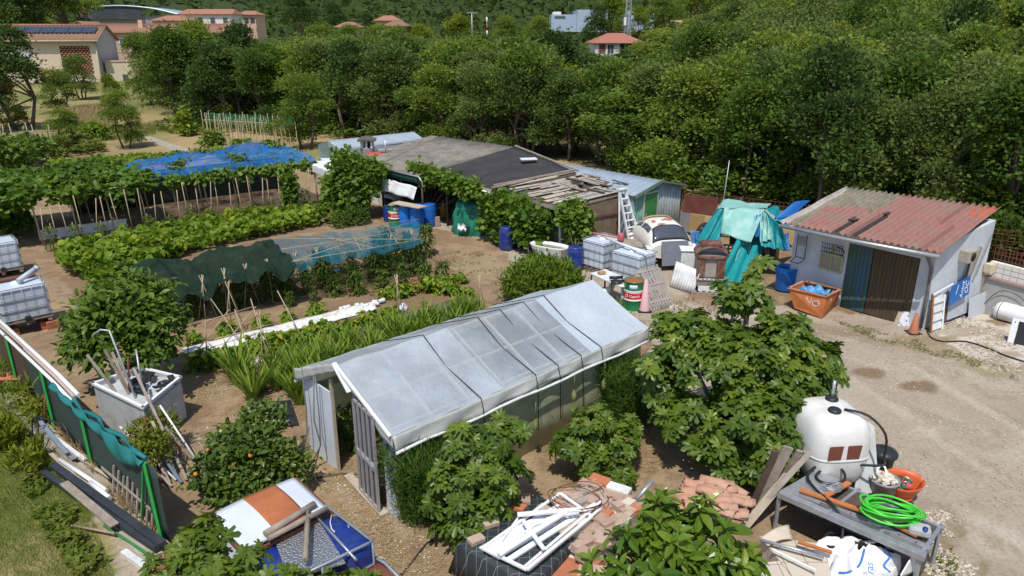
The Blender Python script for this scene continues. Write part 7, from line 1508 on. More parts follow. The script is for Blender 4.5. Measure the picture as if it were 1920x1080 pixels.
m = MB(); m.slab([P(1692, 1085, .1), P(1740, 1060, .1), P(1732, 1030, .62), P(1722, 1026, .66), P(1690, 1080, .5)], .02); o = m.build('white_corner_panel', white_pvc, None, loc=tuple(P(1700, 1070))); tag(o, 'white triangular panel standing at the right end of the rack', 'panel')
tl_ = bpy.data.materials.new('cream_tiles'); nt, N, L, b = _nodes(tl_); bt = tex(nt, 'Brick', 1.0, coord='Object'); bt.offset = 0; bt.inputs['Brick Width'].default_value = .33; bt.inputs['Row Height'].default_value = .33; bt.inputs['Mortar Size'].default_value = .008; bt.inputs['Color1'].default_value = (.6, .53, .42, 1); bt.inputs['Color2'].default_value = (.52, .46, .38, 1); bt.inputs['Mortar'].default_value = (.25, .22, .18, 1); L.new(bt.outputs[0], b.inputs['Base Color']); b.inputs['Roughness'].default_value = .35
for c4_, z_, lb in [(((1425, 1005), (1485, 1080), (1560, 1085), (1545, 1020)), .32, 'cream tiled slab lying below the metal rack'), (((1400, 1060), (1450, 1140), (1530, 1120), (1470, 1050)), .3, 'second cream tiled slab at the lower edge by the loquat')]:
    m = MB(); m.slab([P(*p, z_) for p in c4_], .3, nrm=Z); o = m.build('tiled_slab', tl_, None, loc=tuple(P(*c4_[0]))); tag(o, lb, 'tiles')
m = MB(); m.grid(lambda s, r: P(1425, 1010, .4).lerp(P(1478, 985, .4), s).lerp(P(1440, 1025, .36).lerp(P(1485, 1012, .36), s), r)+Z*.05*math.sin(s*3.1), 8, 6, .02); o = m.build('cream_cloth', mat('cream_cloth', (.62, .54, .42)), None, loc=tuple(P(1425, 1010, .35))); tag(o, 'cream cloth on the tiled slab under the leaning beams', 'cloth')
longbar(P(1448, 1030, .42), P(1530, 1070, .42), .03, .03, white_pvc, 'white_lath', 'narrow white trim lying across the tiled slab', 'trim'); longbar(P(1425, 1012, .42), P(1545, 1045, .42), .025, 0, galv, 'grey_rod', 'grey rod lying across the cream tiles', 'rod', True)
m = MB(); q = P(1228, 682, .25); m.grid(lambda s, r: q+Vector(((s-.5)*.7, (r-.5)*.5, .2*math.sin(s*3.1)*math.sin(r*3.1)+.03*math.sin(s*17))), 12, 8, .01); o = m.build('white_bag', white_paint, None, loc=(q.x, q.y, 0)); tag(o, 'white bag at the rear corner of the greenhouse', 'bag')
# ------------------------------------------------------------------ plants
fig_m = leafmat('fig_leaf', [(.03, .07, .012), (.062, .12, .02), (.11, .175, .03), (.19, .25, .05)], .4, .3, .35)
loq_m = leafmat('loquat_leaf', [(.04, .1, .014), (.075, .155, .022), (.13, .22, .032), (.24, .3, .06)], .3, .3, .5)
vine_m = leafmat('vine_leaf', [(.035, .09, .012), (.065, .14, .02), (.11, .2, .03), (.2, .26, .05)], .5, .32, .3)
nut_m = leafmat('nut_leaf', [(.035, .08, .014), (.065, .13, .022), (.11, .19, .035), (.18, .26, .055)], .45, .32, .3)
cit_m = leafmat('citrus_leaf', [(.025, .055, .01), (.045, .09, .016), (.085, .14, .026), (.17, .21, .045)], .4, .2, .4)
squ_m = leafmat('squash_leaf', [(.06, .14, .016), (.12, .22, .028), (.18, .28, .036), (.32, .34, .05)], .55, .35, .25)
iris_m = leafmat('iris_leaf', [(.08, .16, .028), (.15, .25, .045), (.26, .34, .07)], .45, .35, .3)
tom_m = leafmat('tomato_leaf', [(.03, .07, .016), (.055, .11, .024), (.09, .15, .035), (.14, .19, .05)], .6, .3, .2)
fen_m = leafmat('fennel_leaf', [(.02, .07, .02), (.035, .1, .025), (.06, .14, .03), (.16, .2, .04)], .6, .3, .15)
straw_m = leafmat('straw', [(.3, .22, .11), (.42, .32, .17), (.5, .4, .24)], .8, .2, .1)
grass_m = leafmat('grass_blade', [(.05, .11, .015), (.10, .16, .025), (.18, .2, .05), (.36, .3, .14)], .6, .35, .15)
weed_m = leafmat('weed_leaf', [(.06, .11, .02), (.12, .16, .035), (.2, .2, .06)], .6, .3, .15)
tam_m = leafmat('tamarisk_leaf', [(.06, .12, .02), (.10, .17, .028), (.15, .22, .04)], .6, .3, .15)
def limbs(t, base, tips, r=.06, mt=figbark, nm='trunk', up=.35, split=True):
    m = MB(); base = Vector(base); fork = base+Z*up
    m.tube([base-Z*.1, base+Z*up*.5+Vector((.02, .02, 0)), fork], [r*1.3, r*1.15, r], 8)
    for tp in tips:
        tp = Vector(tp); mid = fork.lerp(tp, .5)+Vector((0, 0, .08)); m.tube([fork, fork.lerp(mid, .5)-Z*.02, mid, tp], [r*.75, r*.6, r*.42, r*.16], 6)
    return m.build(nm, mt, t)
def rosettes(name, label, cat, base, lobes, ntips, per, size, tm, mt, tilt=(45, 100), droop=.25, inner=.45, group=None, bk_=figbark, r=.06, sag=0, clump=.25):
    t = thing(name, label, cat, base, 0, group)
    p, u, k = lobepts(lobes, ntips, inner, .35); p = p+unit(ntips)*RNG.random((ntips, 1))**2*size*1.1; ax = u*.75+np.array([0, 0, .75])+unit(ntips)*.25; ax /= np.linalg.norm(ax, axis=1, keepdims=True)
    Pn, D, Nn, S, Rn = [], [], [], [], []
    tr = RNG.random(ntips)
    for j in range(per):
        az = 2.4*j+RNG.random(ntips)*.8; ti = np.radians(tilt[0]+(tilt[1]-tilt[0])*(1-j/per)+RNG.normal(size=ntips)*9)
        e1 = np.cross(ax, unit(ntips)); e1 /= np.linalg.norm(e1, axis=1, keepdims=True); 
        if j == 0: E1 = e1; E2 = np.cross(ax, E1)
        rad = E1*np.cos(az)[:, None]+E2*np.sin(az)[:, None]
        d = ax*np.cos(ti)[:, None]+rad*np.sin(ti)[:, None]; d[:, 2] -= droop*(1-j/per)
        n = ax*np.sin(ti)[:, None]-rad*np.cos(ti)[:, None]*.8+unit(ntips)*.3
        Pn.append(p-ax*(.02+.05*size*4*(1-j/per))[..., None] if False else p-ax*(.04*(per-j)/per)); D.append(d); Nn.append(n); S.append(size*(1.1-.55*j/per)*RNG.uniform(.75, 1.2, ntips)); Rn.append(np.clip(tr*.45+.5*j/per*RNG.random(ntips)+RNG.random(ntips)*.2+clump*u[:, 2]*.4, 0, 1))
    leaves('crown', tm, np.concatenate(Pn), np.concatenate(D), np.concatenate(Nn), np.concatenate(S), mt, t, np.concatenate(Rn))
    limbs(t, base, [Vector(c)+Vector((0, 0, rz*.4)) for c, rx, rz in lobes], r, bk_)
    m = MB(); idx = RNG.choice(ntips, min(ntips, 70), replace=False); L_ = [Vector(c) for c, _, _ in lobes]
    for i in idx: q = Vector(p[i]); c = L_[k[i]]; m.tube([c, c.lerp(q, .6)+Z*.03, q], [.016, .011, .006], 4)
    m.build('twigs', bk_, t)
    return t
def bush(name, label, cat, base, lobes, n, size, tm, mt, inner=.5, dz=.1, nz=.8, group=None, trunk=True, bk_=bark, r=.04, spread=.8, kind=None):
    t = thing(name, label, cat, base, 0, group)
    p, u, k = lobepts(lobes, n, inner, .4); o_ = RNG.random(n) < .2; p[o_] += (u*RNG.random((n, 1))*size*1.8)[o_]; lr = RNG.random(len(lobes))
    d = u*.8+unit(n)*spread+np.array([0, 0, dz]); nn = unit(n)*.5+np.array([0, 0, nz])+u*.4
    cl = fbm(p[:, 0]*3, p[:, 1]*3+p[:, 2]*2, .6, 5, 2)
    leaves('crown', tm, p, d, nn, size*RNG.uniform(.6, 1.3, n), mt, t, np.clip(lr[k]*.3+cl*.5+RNG.random(n)*.35-.05+.08*u[:, 2], 0, 1))
    if trunk: limbs(t, base, [c for c, rx, rz in lobes], r, bk_, up=.25)
    return t
# the large fig
rosettes('fig_tree', 'large dark leafy fig tree between the greenhouse and the spray tank', 'fig tree', (4.15, 12.0, 0),
  [((2.85, 12.6, 1.4), .5, .6), ((3.0, 12.2, .8), .4, .4), ((3.35, 11.8, .9), .6, .6), ((3.55, 12.8, 2.0), .75, .75), ((4.4, 12.3, 1.8), .95, .9), ((5.0, 12.5, 2.15), .68, .62), ((5.45, 12.3, 1.75), .65, .75), ((5.7, 12.5, 1.3), .5, .6), ((4.3, 11.5, 1.0), .95, .75), ((5.0, 11.7, 1.25), .7, .7),
   ((4.5, 12.9, 2.8), .44, .45), ((4.62, 13.0, 3.4), .26, .4), ((4.2, 12.9, 2.95), .38, .28), ((3.05, 12.9, 2.35), .35, .3), ((3.95, 12.2, 2.1), .4, .3), ((4.6, 11.0, .6), .6, .5), ((3.8, 11.3, .5), .5, .4)], 600, 8, .28, LF_FIG, fig_m, r=.085, inner=.35)
rosettes('fig_bush', 'bright green fig bush in front of the greenhouse right wall', 'fig tree', (-.75, 9.75, 0),
  [((-.95, 9.85, .75), .5, .55), ((-.45, 9.9, 1.1), .5, .5), ((-.35, 9.6, .6), .45, .5), ((-.2, 10.1, 1.55), .35, .35), ((-.9, 9.6, 1.1), .38, .4), ((-.15, 9.9, 1.0), .4, .4), ((-.8, 10.0, 1.55), .3, .3), ((-.65, 9.4, .35), .45, .3)], 210, 8, .22, LF_FIG, fig_m, r=.04)
rosettes('fig_bush', 'smaller fig bush before the middle of the greenhouse wall', 'fig tree', (1.5, 11.4, 0),
  [((1.15, 11.3, .65), .42, .4), ((1.5, 11.5, .95), .45, .4), ((1.95, 11.5, .7), .42, .35), ((1.45, 11.2, .45), .4, .3), ((2.2, 11.7, .75), .3, .3)], 110, 8, .2, LF_FIG, fig_m, r=.035)
rosettes('fig_bush', 'little fig shoot at the foot of the large fig beside the brick pile', 'fig tree', (1.75, 10.75, 0), [((1.75, 10.8, .3), .3, .22), ((2.0, 11.0, .35), .25, .2)], 26, 8, .18, LF_FIG, fig_m, r=.025)
rosettes('fig_sapling', 'fig branches rising at the lower left edge before the white box', 'fig tree', (-3.7, 6.9, 0),
  [((-3.9, 7.2, 1.5), .38, .42), ((-3.4, 7.1, 1.3), .4, .35), ((-3.8, 7.3, 1.85), .22, .22), ((-4.25, 7.0, 1.3), .4, .3), ((-3.3, 6.9, 1.05), .45, .35)], 110, 8, .21, LF_FIG, leafmat('fig_leaf_light', [(.045, .09, .014), (.075, .135, .02), (.12, .18, .03), (.2, .24, .05)], .42, .3, .35), r=.04)
rosettes('fig_sapling', 'fig branches at the lower edge in front of the blue tanks', 'fig tree', (-2.3, 6.7, 0),
  [((-2.7, 7.0, 1.5), .2, .28), ((-2.35, 6.95, 1.3), .3, .22), ((-1.95, 6.95, 1.36), .25, .25), ((-1.65, 7.0, 1.3), .22, .2), ((-2.5, 6.8, 1.05), .45, .25)], 75, 8, .2, LF_FIG, bpy.data.materials['fig_leaf_light'], r=.035)
# loquat
rosettes('loquat_tree', 'glossy long leaved loquat tree filling the lower edge right of centre', 'loquat tree', (1.95, 7.0, 0),
  [((2.0, 7.35, 1.75), .42, .4), ((1.5, 7.2, 1.45), .4, .36), ((2.45, 7.2, 1.55), .4, .4), ((1.25, 6.9, 1.1), .4, .3), ((2.75, 7.0, 1.25), .35, .36), ((1.95, 6.9, 1.4), .5, .4), ((1.8, 7.4, 2.1), .16, .2), ((2.3, 7.45, 2.0), .16, .2), ((1.55, 7.3, 1.85), .16, .16), ((1.0, 7.1, 1.2), .25, .2), ((2.9, 7.3, 1.5), .18, .2)], 165, 9, .28, fold([(0, .1), (.3, .8), (.6, 1), (.85, .6), (1, .05)], w=.21, droop=.35, cup=.35), loq_m, (12, 100), .35, r=.05, bk_=bark)
# nut tree on the left
bush('nut_tree', 'dense round nut tree behind the metal cabinet on the left', 'nut tree', (-8.5, 14.7, 0), [((-8.6, 14.8, 1.85), .85, .6), ((-9.3, 14.9, 1.5), .6, .5), ((-7.9, 14.7, 1.5), .6, .6), ((-8.7, 14.4, 1.2), .75, .5), ((-8.1, 15.2, 1.9), .5, .45), ((-9.2, 15.3, 1.95), .45, .4), ((-7.8, 14.3, 1.1), .45, .4), ((-9.4, 14.5, 1.1), .45, .4), ((-8.5, 15.2, 2.2), .45, .3)], 4300, .18, LF_OVAL, nut_m, inner=.45, r=.06)
t = bush('citrus_tree', 'low dark citrus tree with small orange and green fruit', 'citrus tree', (-4.6, 10.9, 0), [((-4.65, 11.0, .75), .6, .45), ((-5.1, 10.7, .45), .45, .35), ((-4.2, 10.9, .55), .45, .4), ((-4.7, 10.6, .4), .6, .35), ((-4.55, 11.6, .95), .42, .35), ((-5.0, 11.2, .65), .42, .35), ((-3.9, 10.9, .4), .35, .3)], 4800, .115, LF_OVAL, cit_m, r=.045)
p, u, k = lobepts([((-4.95, 10.7, .55), .6, .4), ((-4.6, 10.8, .7), .6, .42)], 26, .97, .2)
orf, grf = mat('orange_fruit', (.6, .22, .03)), mat('green_fruit', (.2, .26, .05))
for i in range(26):
    if u[i][1] > .3: continue
    m = MB(); m.lathe(Vector(p[i]), [(0, -.04), (.028, -.028), (.04, 0), (.028, .028), (0, .04)], 10); m.build('fruit', orf if i % 3 else grf, t)
# ball of tamarisk
bush('feathery_bush', 'round feathery light green bush behind the greenhouse ridge', 'bush', (.95, 20.6, 0), [((.9, 20.6, .55), 1.05, .65), ((.4, 20.5, .45), .65, .45), ((1.45, 20.6, .45), .7, .45), ((.95, 20.7, .8), .7, .42)], 11000, .16, LF_LANCE, tam_m, .4, .8, .3, trunk=False)
bush('low_bush', 'small yellow green bush under the white worktop', 'bush', (2.9, 19.3, 0), [((2.9, 19.3, .2), .3, .2), ((2.65, 19.5, .2), .25, .2)], 900, .1, LF_LANCE, tam_m, .3, .8, .3, trunk=False)
# climbers on the sheds
vb = bk(C0).lerp(bk(C1), .5)
bush('climbing_vine', 'thick leafy vine covering the wall under the plank roof', 'vine', tuple(P(990, 478)), [(tuple(bk(C0).lerp(bk(C1), s)+Vector((-.15, -.2, 0))+Z*h), rr, rr*.9) for s, h, rr in [(.05, 1.35, .45), (.05, .6, .5), (.3, 1.2, .6), (.3, .5, .6), (.55, 1.25, .55), (.6, .55, .6), (.8, 1.2, .45), (.78, .6, .35), (.2, 1.75, .3), (.5, 1.6, .35)]], 5200, .19, LF_VINE, vine_m, .5, -.2, .5, r=.03)
bush('climbing_vine', 'leafy vine hanging over the plank roof corner beside the bath tub', 'vine', tuple(P(1080, 498)), [(tuple(C1+Vector((.55, .25, -.15))), .4, .3), (tuple(C1+Vector((.6, -.1, -.5))), .5, .45), (tuple(C1+Vector((.25, -.15, -.3))), .3, .3), (tuple(C1+Vector((.75, -.2, -.9))), .4, .45), (tuple(C1+Vector((.9, .2, -.5))), .35, .4)], 2600, .17, LF_VINE, vine_m, .4, -.2, .5, r=.025)
bush('climbing_vine', 'grape vine trailing along the eave of the felt roofed shed', 'vine', tuple(bk(B0)), [(tuple(B0.lerp(B1, s)+nrm*.15+Z*(h)), rr, rr*.8) for s, h, rr in [(-.1, .05, .3), (.05, -.05, .38), (.2, -.12, .32), (.35, -.05, .35), (.5, -.08, .38), (.65, -.15, .35), (.8, -.15, .33), (.75, -.4, .28), (.08, -.4, .3), (.42, -.3, .25)]], 3300, .17, LF_VINE, vine_m, .4, -.3, .5, r=.02)
bush('climbing_vine', 'tall vine covered tree at the left end of the sheds', 'vine', tuple(P(655, 412)), [((x, y, z), rr, rr*.85) for x, y, z, rr in [(P(655, 345, 1.6).x, 31.2, 1.9, .85), (P(630, 345, 1.6).x, 31.0, 1.2, .7), (P(688, 345, 1.6).x, 31.2, 1.9, .7), (P(655, 345, 1.6).x, 30.8, .7, .7), (P(672, 345, 1.6).x, 31.0, 1.3, .8), (P(640, 345, 1.6).x, 31.5, 2.4, .5), (P(620, 345, 1.6).x, 30.3, .5, .5)]], 5600, .2, LF_VINE, vine_m, .5, -.2, .5)
bush('potted_shrub', 'grey green shrub on the ground before the tall vine', 'shrub', tuple(P(668, 420)), [(tuple(P(668, 420)+Z*.3), .55, .4), (tuple(P(640, 425)+Z*.2), .4, .3)], 1300, .14, LF_LANCE, tom_m, .4, .4, .4, trunk=False)
bush('climber_post', 'upright climber at the right end of the pergola', 'vine', tuple(P(548, 405)), [(tuple(P(548, 400)+Z*h), .3, .4) for h in (.4, .9, 1.4)], 1100, .15, LF_VINE, vine_m, .4, -.1, .5)
bush('corner_shrub', 'leafy shrub at the far left edge beside the caged tanks', 'shrub', tuple(P(15, 440)), [(tuple(P(10, 440)+Z*h+Vector((x, 0, 0))), .6, .6) for h, x in ((.5, 0), (1.1, -.1), (1.5, .1), (.4, .5), (1.0, -.7))], 2600, .19, LF_VINE, vine_m, .4, 0, .5)
bush('shrub', 'small yellow green shrub before the white metal cabinet', 'shrub', tuple(P(285, 860)), [(tuple(P(285, 845, .5)), .36, .38), (tuple(P(270, 815, .5)), .3, .3), (tuple(P(308, 800, .5)), .28, .3)], 1500, .1, LF_LANCE, leafmat('yellow_leaf', [(.09, .13, .02), (.16, .2, .03), (.24, .27, .05)], .5, .3, .25), .3, .3, .4, r=.02)
# feathery fennel by the greenhouse
def feathery(nm, lb, c, R, H, n, seed=0):
    t = thing(nm, lb, 'fennel', tuple(c)); K = n
    a = RNG.random(K)*6.28; r = R*np.sqrt(RNG.random(K)); h = H*RNG.random(K)**.8
    q = np.stack([c.x+r*np.cos(a)*(1+.3*h), c.y+r*np.sin(a)*(1+.3*h), h], 1); d = unit(K)*.9+np.array([0, 0, .9]); leaves('fronds', LF_STRAW, q, d, unit(K), RNG.uniform(.1, .3, K), fen_m, t)
    m = MB(); [m.tube([c+Vector((R*.4*math.cos(x), R*.4*math.sin(x), 0)), c+Vector((R*.9*math.cos(x), R*.9*math.sin(x), H*.9))], .008, 4) for x in (0, 1, 2, 3, 4, 5)]; m.build('stems', bpy.data.materials['green_fruit'], t); return t
feathery('fennel', 'feathery dark green fennel beside the front corner of the greenhouse', P(800, 962), .5, 1.35, 9000)
feathery('fennel', 'feathery fennel clump behind the large fig at the greenhouse wall', G(5.4, -.55), .5, 1.3, 7000)
# ------------------------------------------------------------------ pergola
L0 = Vector((-17.8, 26.7, 0)); L1 = Vector((-9.35, 33.5, 0)); du = (L1-L0); LP_ = du.length; du.normalize(); dwv = Vector((-du.y, du.x, 0))
pg = lambda s, w, z=0: L0+du*(s*LP_)+dwv*w+Z*z
t = thing('pergola', 'long cane and pole pergola carrying vines and blue netting', 'pergola', tuple(pg(.5, 0)))
random.seed(6)
for w in (0, 2.4, 4.8):
    for k in range(12 if w == 0 else 7):
        s = -.25+k*(1.27/(11 if w == 0 else 6)); m = MB(); m.tube([pg(s, w), pg(s-.01, w+.05, 1.9)], .028, 6); m.build('post', cane, t)
for w in (0, 2.4, 4.8): m = MB(); m.tube([pg(-.28, w, 1.86), pg(.4, w+.05, 1.9), pg(1.02, w, 1.92)], .025, 6); m.build('beam', cane, t)
for s in (-.2, .05, .3, .55, .8, 1.0): m = MB(); m.tube([pg(s, -.1, 1.9), pg(s, 5, 1.95)], .02, 6); m.build('cross_beam', cane, t)
hgt = lambda s, w: 2.02+(.42+.3*(s > .38))*math.sin(max(0, min(1, w/4.8))*math.pi)*(.75+.25*math.sin(s*9+.6))+.14*math.sin(s*21+w)
bn_ = netmat('blue_net', (.015, .17, .46), .5, 40, (.01, .1, .3))
m = MB(); m.grid(lambda a, b: pg(.36+.66*a, -.12+5.0*b, hgt(.36+.66*a, 5*b)+.16*(fbm(np.array([a*18.]), np.array([b*8.]), 1, 3)[0]-.5)*2-(.12 if b < .02 else 0)), 60, 20, 0); o = m.build('blue_net', bn_, None, loc=tuple(pg(.7, 2.4, 2))); tag(o, 'bright blue netting draped over the right half of the pergola', 'netting')
K = 10500; s = RNG.uniform(-.45, .385, K)-0; w = RNG.uniform(-.35, 5.3, K); hh = np.array([hgt(a, b) for a, b in zip(s, w)])+(fbm(s*LP_, w, .9, 4)-.5)*.9-RNG.random(K)**2*.5
keep = fbm(s*LP_, w, 1.1, 14) > .33-.1*(s < .3); q = np.array([tuple(pg(a, b, c)) for a, b, c in zip(s, w, hh)])[keep]; n = len(q)
t = thing('grape_vine', 'broad mass of grape vine leaves covering the left half of the pergola', 'vine', tuple(pg(0, 1)))
leaves('foliage', LF_VINE, q, unit(n)*.9+np.array([0, -.3, -.2]), unit(n)*.5+np.array([0, -.2, 1]), RNG.uniform(.14, .27, n), vine_m, t, np.clip(fbm(q[:, 0], q[:, 1], .8, 3)*.8+RNG.random(n)*.35-.1, 0, 1))
K = 1300; s = RNG.uniform(.4, 1.03, K); q = np.array([tuple(pg(a, -.15+b, 1.95+c)) for a, b, c in zip(s, RNG.normal(size=K)*.15, RNG.normal(size=K)*.12)])
leaves('foliage', LF_VINE, q, unit(K)+np.array([0, -.3, -.3]), unit(K)*.5+np.array([0, -.5, .7]), RNG.uniform(.12, .22, K), vine_m, t)
K = 600; cc_ = [(.5, 1.5), (.62, 2.5), (.72, 1.0), (.8, 3.1), (.9, 1.8), (.55, 3.5), (.95, 3.4)]; ci = RNG.integers(0, 7, K); s = np.array([cc_[i][0] for i in ci])+RNG.normal(size=K)*.02; w = np.array([cc_[i][1] for i in ci])+RNG.normal(size=K)*.25
q = np.array([tuple(pg(a, b, hgt(a, b)+.05+.08*c)) for a, b, c in zip(s, w, RNG.random(K))]); leaves('foliage', LF_VINE, q, unit(K), unit(K)*.5+np.array([0, 0, 1]), RNG.uniform(.1, .19, K), vine_m, t)
m = MB(); [m.tube([pg(s, w, 0), pg(s+.01, w, 1.0), pg(s, w+.1, 1.9)], .035, 6) for s, w in [(-.15, 2), (.1, 1.2), (.3, 2.8), (.55, 1.6), (.75, 2.6), (.95, 1.8)]]; m.build('stems', bark, t)
m = MB(); a, b = pg(-.02, .9), pg(.27, .9); m.slab([a+Z*.02, b+Z*.02, b+Z*.42, a+Z*.42], .03); o = m.build('pale_board', white_paint, None, loc=tuple(a)); tag(o, 'long pale board standing in the shade under the pergola', 'board')
m = MB(); a, b = pg(.15, 4.9), pg(1.05, 4.9); m.slab([a+Z*.0, b+Z*.0, b+Z*1.6, a+Z*1.6], .03); o = m.build('dark_net_wall', netmat('black_net', (.02, .03, .025), .8), None, loc=tuple(a)); tag(o, 'dark netting wall at the back of the pergola', 'netting')
# tomato plant to copy
def tomato(name, label, H, n, cat, tm=LF_LANCE, size=.12, mt=tom_m, R=.22, group=None, stake=True):
    t = thing(name, label, cat, (0, 0, 0), 0, group); K = n; h = H*RNG.random(K)**.75; a = RNG.random(K)*6.28; r = R*(1-.35*h/H)*np.sqrt(RNG.random(K))*(1+.3*np.sin(h*11))
    q = np.stack([r*np.cos(a), r*np.sin(a), h], 1); d = np.stack([np.cos(a), np.sin(a), -.3+0*a], 1)+unit(K)*.7; leaves('foliage', tm, q, d, unit(K)*.5+np.array([0, 0, .8]), RNG.uniform(.6, 1.3, K)*size, mt, t)
    m = MB(); m.tube([(0, 0, -.05), (.02, .01, H*.5), (0, 0, H*.95)], .012, 5); m.build('stem', bpy.data.materials['green_fruit'], t)
    if stake: m = MB(); m.tube([(.03, 0, -.05), (.06, .02, H*1.1)], .012, 5); m.build('stake', cane, t)
    return reg(t)
pt = tomato('tomato_plant', 'staked tomato plant at the foot of the pergola posts', .95, 170, 'tomato plant', group='tomato plants along the pergola')
sp = [pg(s, -1.0+random.uniform(-.15, .15)) for s in [x/13 for x in range(0, 14)]]
for i, q in enumerate(sp):
    if i == 0: pt.location = q
    else: dup(pt, q, random.random()*6, sc=random.uniform(.55, 1.1))
ck = MB(); ck.tube([(0, 0, -.05), (.03, .02, 1.95)], .017, 6); cs_ = ck.build('garden_cane', cane); tag(cs_, 'slanting pale cane standing in front of the pergola', 'cane', 'canes before the pergola'); 
for i in range(26):
    q = pg(-.02+i*.04, -.7+random.uniform(-.2, .2)); o = cs_ if i == 0 else cs_.copy()
    if i: COL.objects.link(o)
    o.location = q; o.rotation_euler = (random.uniform(-.12, .02), random.uniform(-.12, .12), random.random()); o.scale = (1, 1, random.uniform(.8, 1.02))
# scattered ground foliage
def inside_pts(poly, n, jitter=0):
    P_ = np.array([tuple(P(*p)[:2]) for p in poly]); lo, hi = P_.min(0), P_.max(0); out = []
    tot = 0
    while tot < n:
        c = lo+(hi-lo)*RNG.random((n*3, 2)); c = c[inpoly(c[:, 0], c[:, 1], [tuple(x) for x in P_])]; out.append(c); tot += len(c)
    return np.concatenate(out)[:n]
def patch(name, label, cat, poly, n, size, tm, mt, h, dz=.3, nz=1.0, noise_=.0, up=False, ns=.6, hmin=0):
    c = inside_pts(poly, n)
    cl = fbm(c[:, 0], c[:, 1], ns, 6, 2)
    if noise_: k = cl > noise_; c = c[k]; cl = cl[k]
    n = len(c); z = terr(c[:, 0], c[:, 1])+hmin+h*cl*1.4*RNG.random(n)**.6; d = unit(n)*.8; d[:, 2] = abs(d[:, 2])*(3 if up else .4)+dz
    o = leaves(name, tm, np.column_stack([c, z]), d, unit(n)*.45+np.array([0, 0, 0 if up else nz]), RNG.uniform(.6, 1.4, n)*size, mt, None, np.clip(cl*.7+RNG.random(n)*.5-.15, 0, 1), loc=(c[0][0], c[0][1], 0)); return tag(o, label, cat, kind='stuff')
patch('squash_bed', 'long bed of bright green squash leaves below the pergola', 'squash', [(112, 500), (170, 470), (330, 430), (480, 408), (592, 400), (600, 425), (500, 446), (380, 470), (260, 510), (170, 525)], 6000, .19, LF_ROUND, squ_m, .55, hmin=.05)
patch('squash_bed', 'spreading squash foliage at the left end of the green bed', 'squash', [(112, 500), (230, 470), (330, 470), (300, 510), (190, 540), (120, 520)], 2400, .2, LF_ROUND, squ_m, .8, hmin=.1)
patch('bed_weeds', 'green weeds and seedlings between the netted bed and the yard', 'weeds', [(620, 470), (800, 505), (815, 530), (700, 555), (560, 560), (430, 570)], 2600, .12, LF_LANCE, tom_m, .45, noise_=.46)
patch('low_greens', 'low leafy crop along the white mulch strip', 'crops', [(360, 686), (520, 648), (700, 600), (800, 575), (805, 585), (720, 607), (560, 652), (380, 700)], 1500, .13, LF_OVAL, squ_m, .3, noise_=.52)
patch('lawn_grass', 'rough lawn grass left of the fence', 'grass', [(-60, 700), (40, 760), (110, 850), (160, 940), (215, 1080), (215, 1140), (-120, 1140), (-150, 800)], 26000, .09, LF_STRAW, grass_m, .05, up=True, dz=.6)
patch('tall_weeds', 'tall yellow green weeds at the upper lawn edge', 'weeds', [(-30, 800), (40, 815), (85, 860), (75, 900), (0, 890), (-60, 840)], 1500, .16, LF_LANCE, leafmat('weed_yellow', [(.1, .15, .02), (.18, .22, .03), (.26, .27, .05)], .6, .35, .15), .55, up=True, noise_=.35)
patch('lawn_weeds', 'dark green broad weeds in the lawn by the dark gutters', 'weeds', [(60, 880), (150, 930), (130, 990), (200, 1060), (150, 1090), (90, 1000), (40, 920)], 1700, .1, LF_OVAL, weed_m, .12, noise_=.35)
patch('dry_straw', 'dry straw strewn over the bare soil around the greenhouse', 'straw', [(380, 690), (560, 740), (700, 900), (760, 1000), (900, 1080), (700, 1080), (560, 850), (440, 780), (360, 780)], 9000, .11, LF_STRAW, straw_m, .03, dz=-.1, noise_=.4)
patch('dry_straw', 'dry straw and litter on the soil before the brick pile', 'straw', [(760, 1000), (900, 880), (1080, 830), (1230, 760), (1250, 900), (1100, 900), (1000, 940), (860, 1030)], 5000, .1, LF_STRAW, straw_m, .03, dz=-.1, noise_=.4)
patch('yard_weeds', 'sparse small weeds along the edge of the gravel yard', 'weeds', [(860, 470), (930, 480), (960, 500), (960, 520), (880, 520), (830, 490)], 700, .05, LF_OVAL, weed_m, .05, noise_=.45, ns=.4)
patch('yard_weeds', 'sparse weeds and debris in front of the red roofed shed', 'weeds', [(1560, 600), (1700, 632), (1880, 690), (1920, 720), (1800, 680), (1640, 640)], 1500, .045, LF_LANCE, weed_m, .04, noise_=.47, ns=.35)
patch('yard_weeds', 'weeds growing between the drum and the slatted pallet', 'weeds', [(1090, 540), (1170, 585), (1300, 560), (1350, 590), (1260, 620), (1150, 600)], 800, .06, LF_LANCE, weed_m, .1, noise_=.5)
patch('yard_weeds', 'weeds at the foot of the metal rack at the right edge', 'weeds', [(1640, 880), (1700, 920), (1780, 1010), (1800, 1090), (1720, 1060), (1660, 930)], 700, .05, LF_OVAL, weed_m, .06, noise_=.5, ns=.35)
patch('fence_weeds', 'thin dry weeds along the foot of the shade mesh fence', 'weeds', [(95, 790), (140, 800), (240, 930), (310, 1010), (280, 1020), (180, 900)], 1500, .2, LF_STRAW, straw_m, .12, up=True, noise_=.35)
patch('dry_grass', 'tall dry grass below the cream house', 'grass', [(115, 215), (200, 208), (210, 240), (130, 250)], 5000, .5, LF_STRAW, straw_m, .3, up=True)
patch('far_crops', 'strip of green crops beyond the pergola', 'crops', [(90, 310), (330, 292), (345, 304), (100, 330)], 2200, .26, LF_OVAL, squ_m, .35, noise_=.35, ns=1)
patch('far_crops', 'patchy green rows left of the garden path', 'crops', [(0, 285), (90, 275), (170, 268), (200, 285), (90, 300), (0, 330)], 2600, .32, LF_OVAL, weed_m, .6, noise_=.38, ns=1)
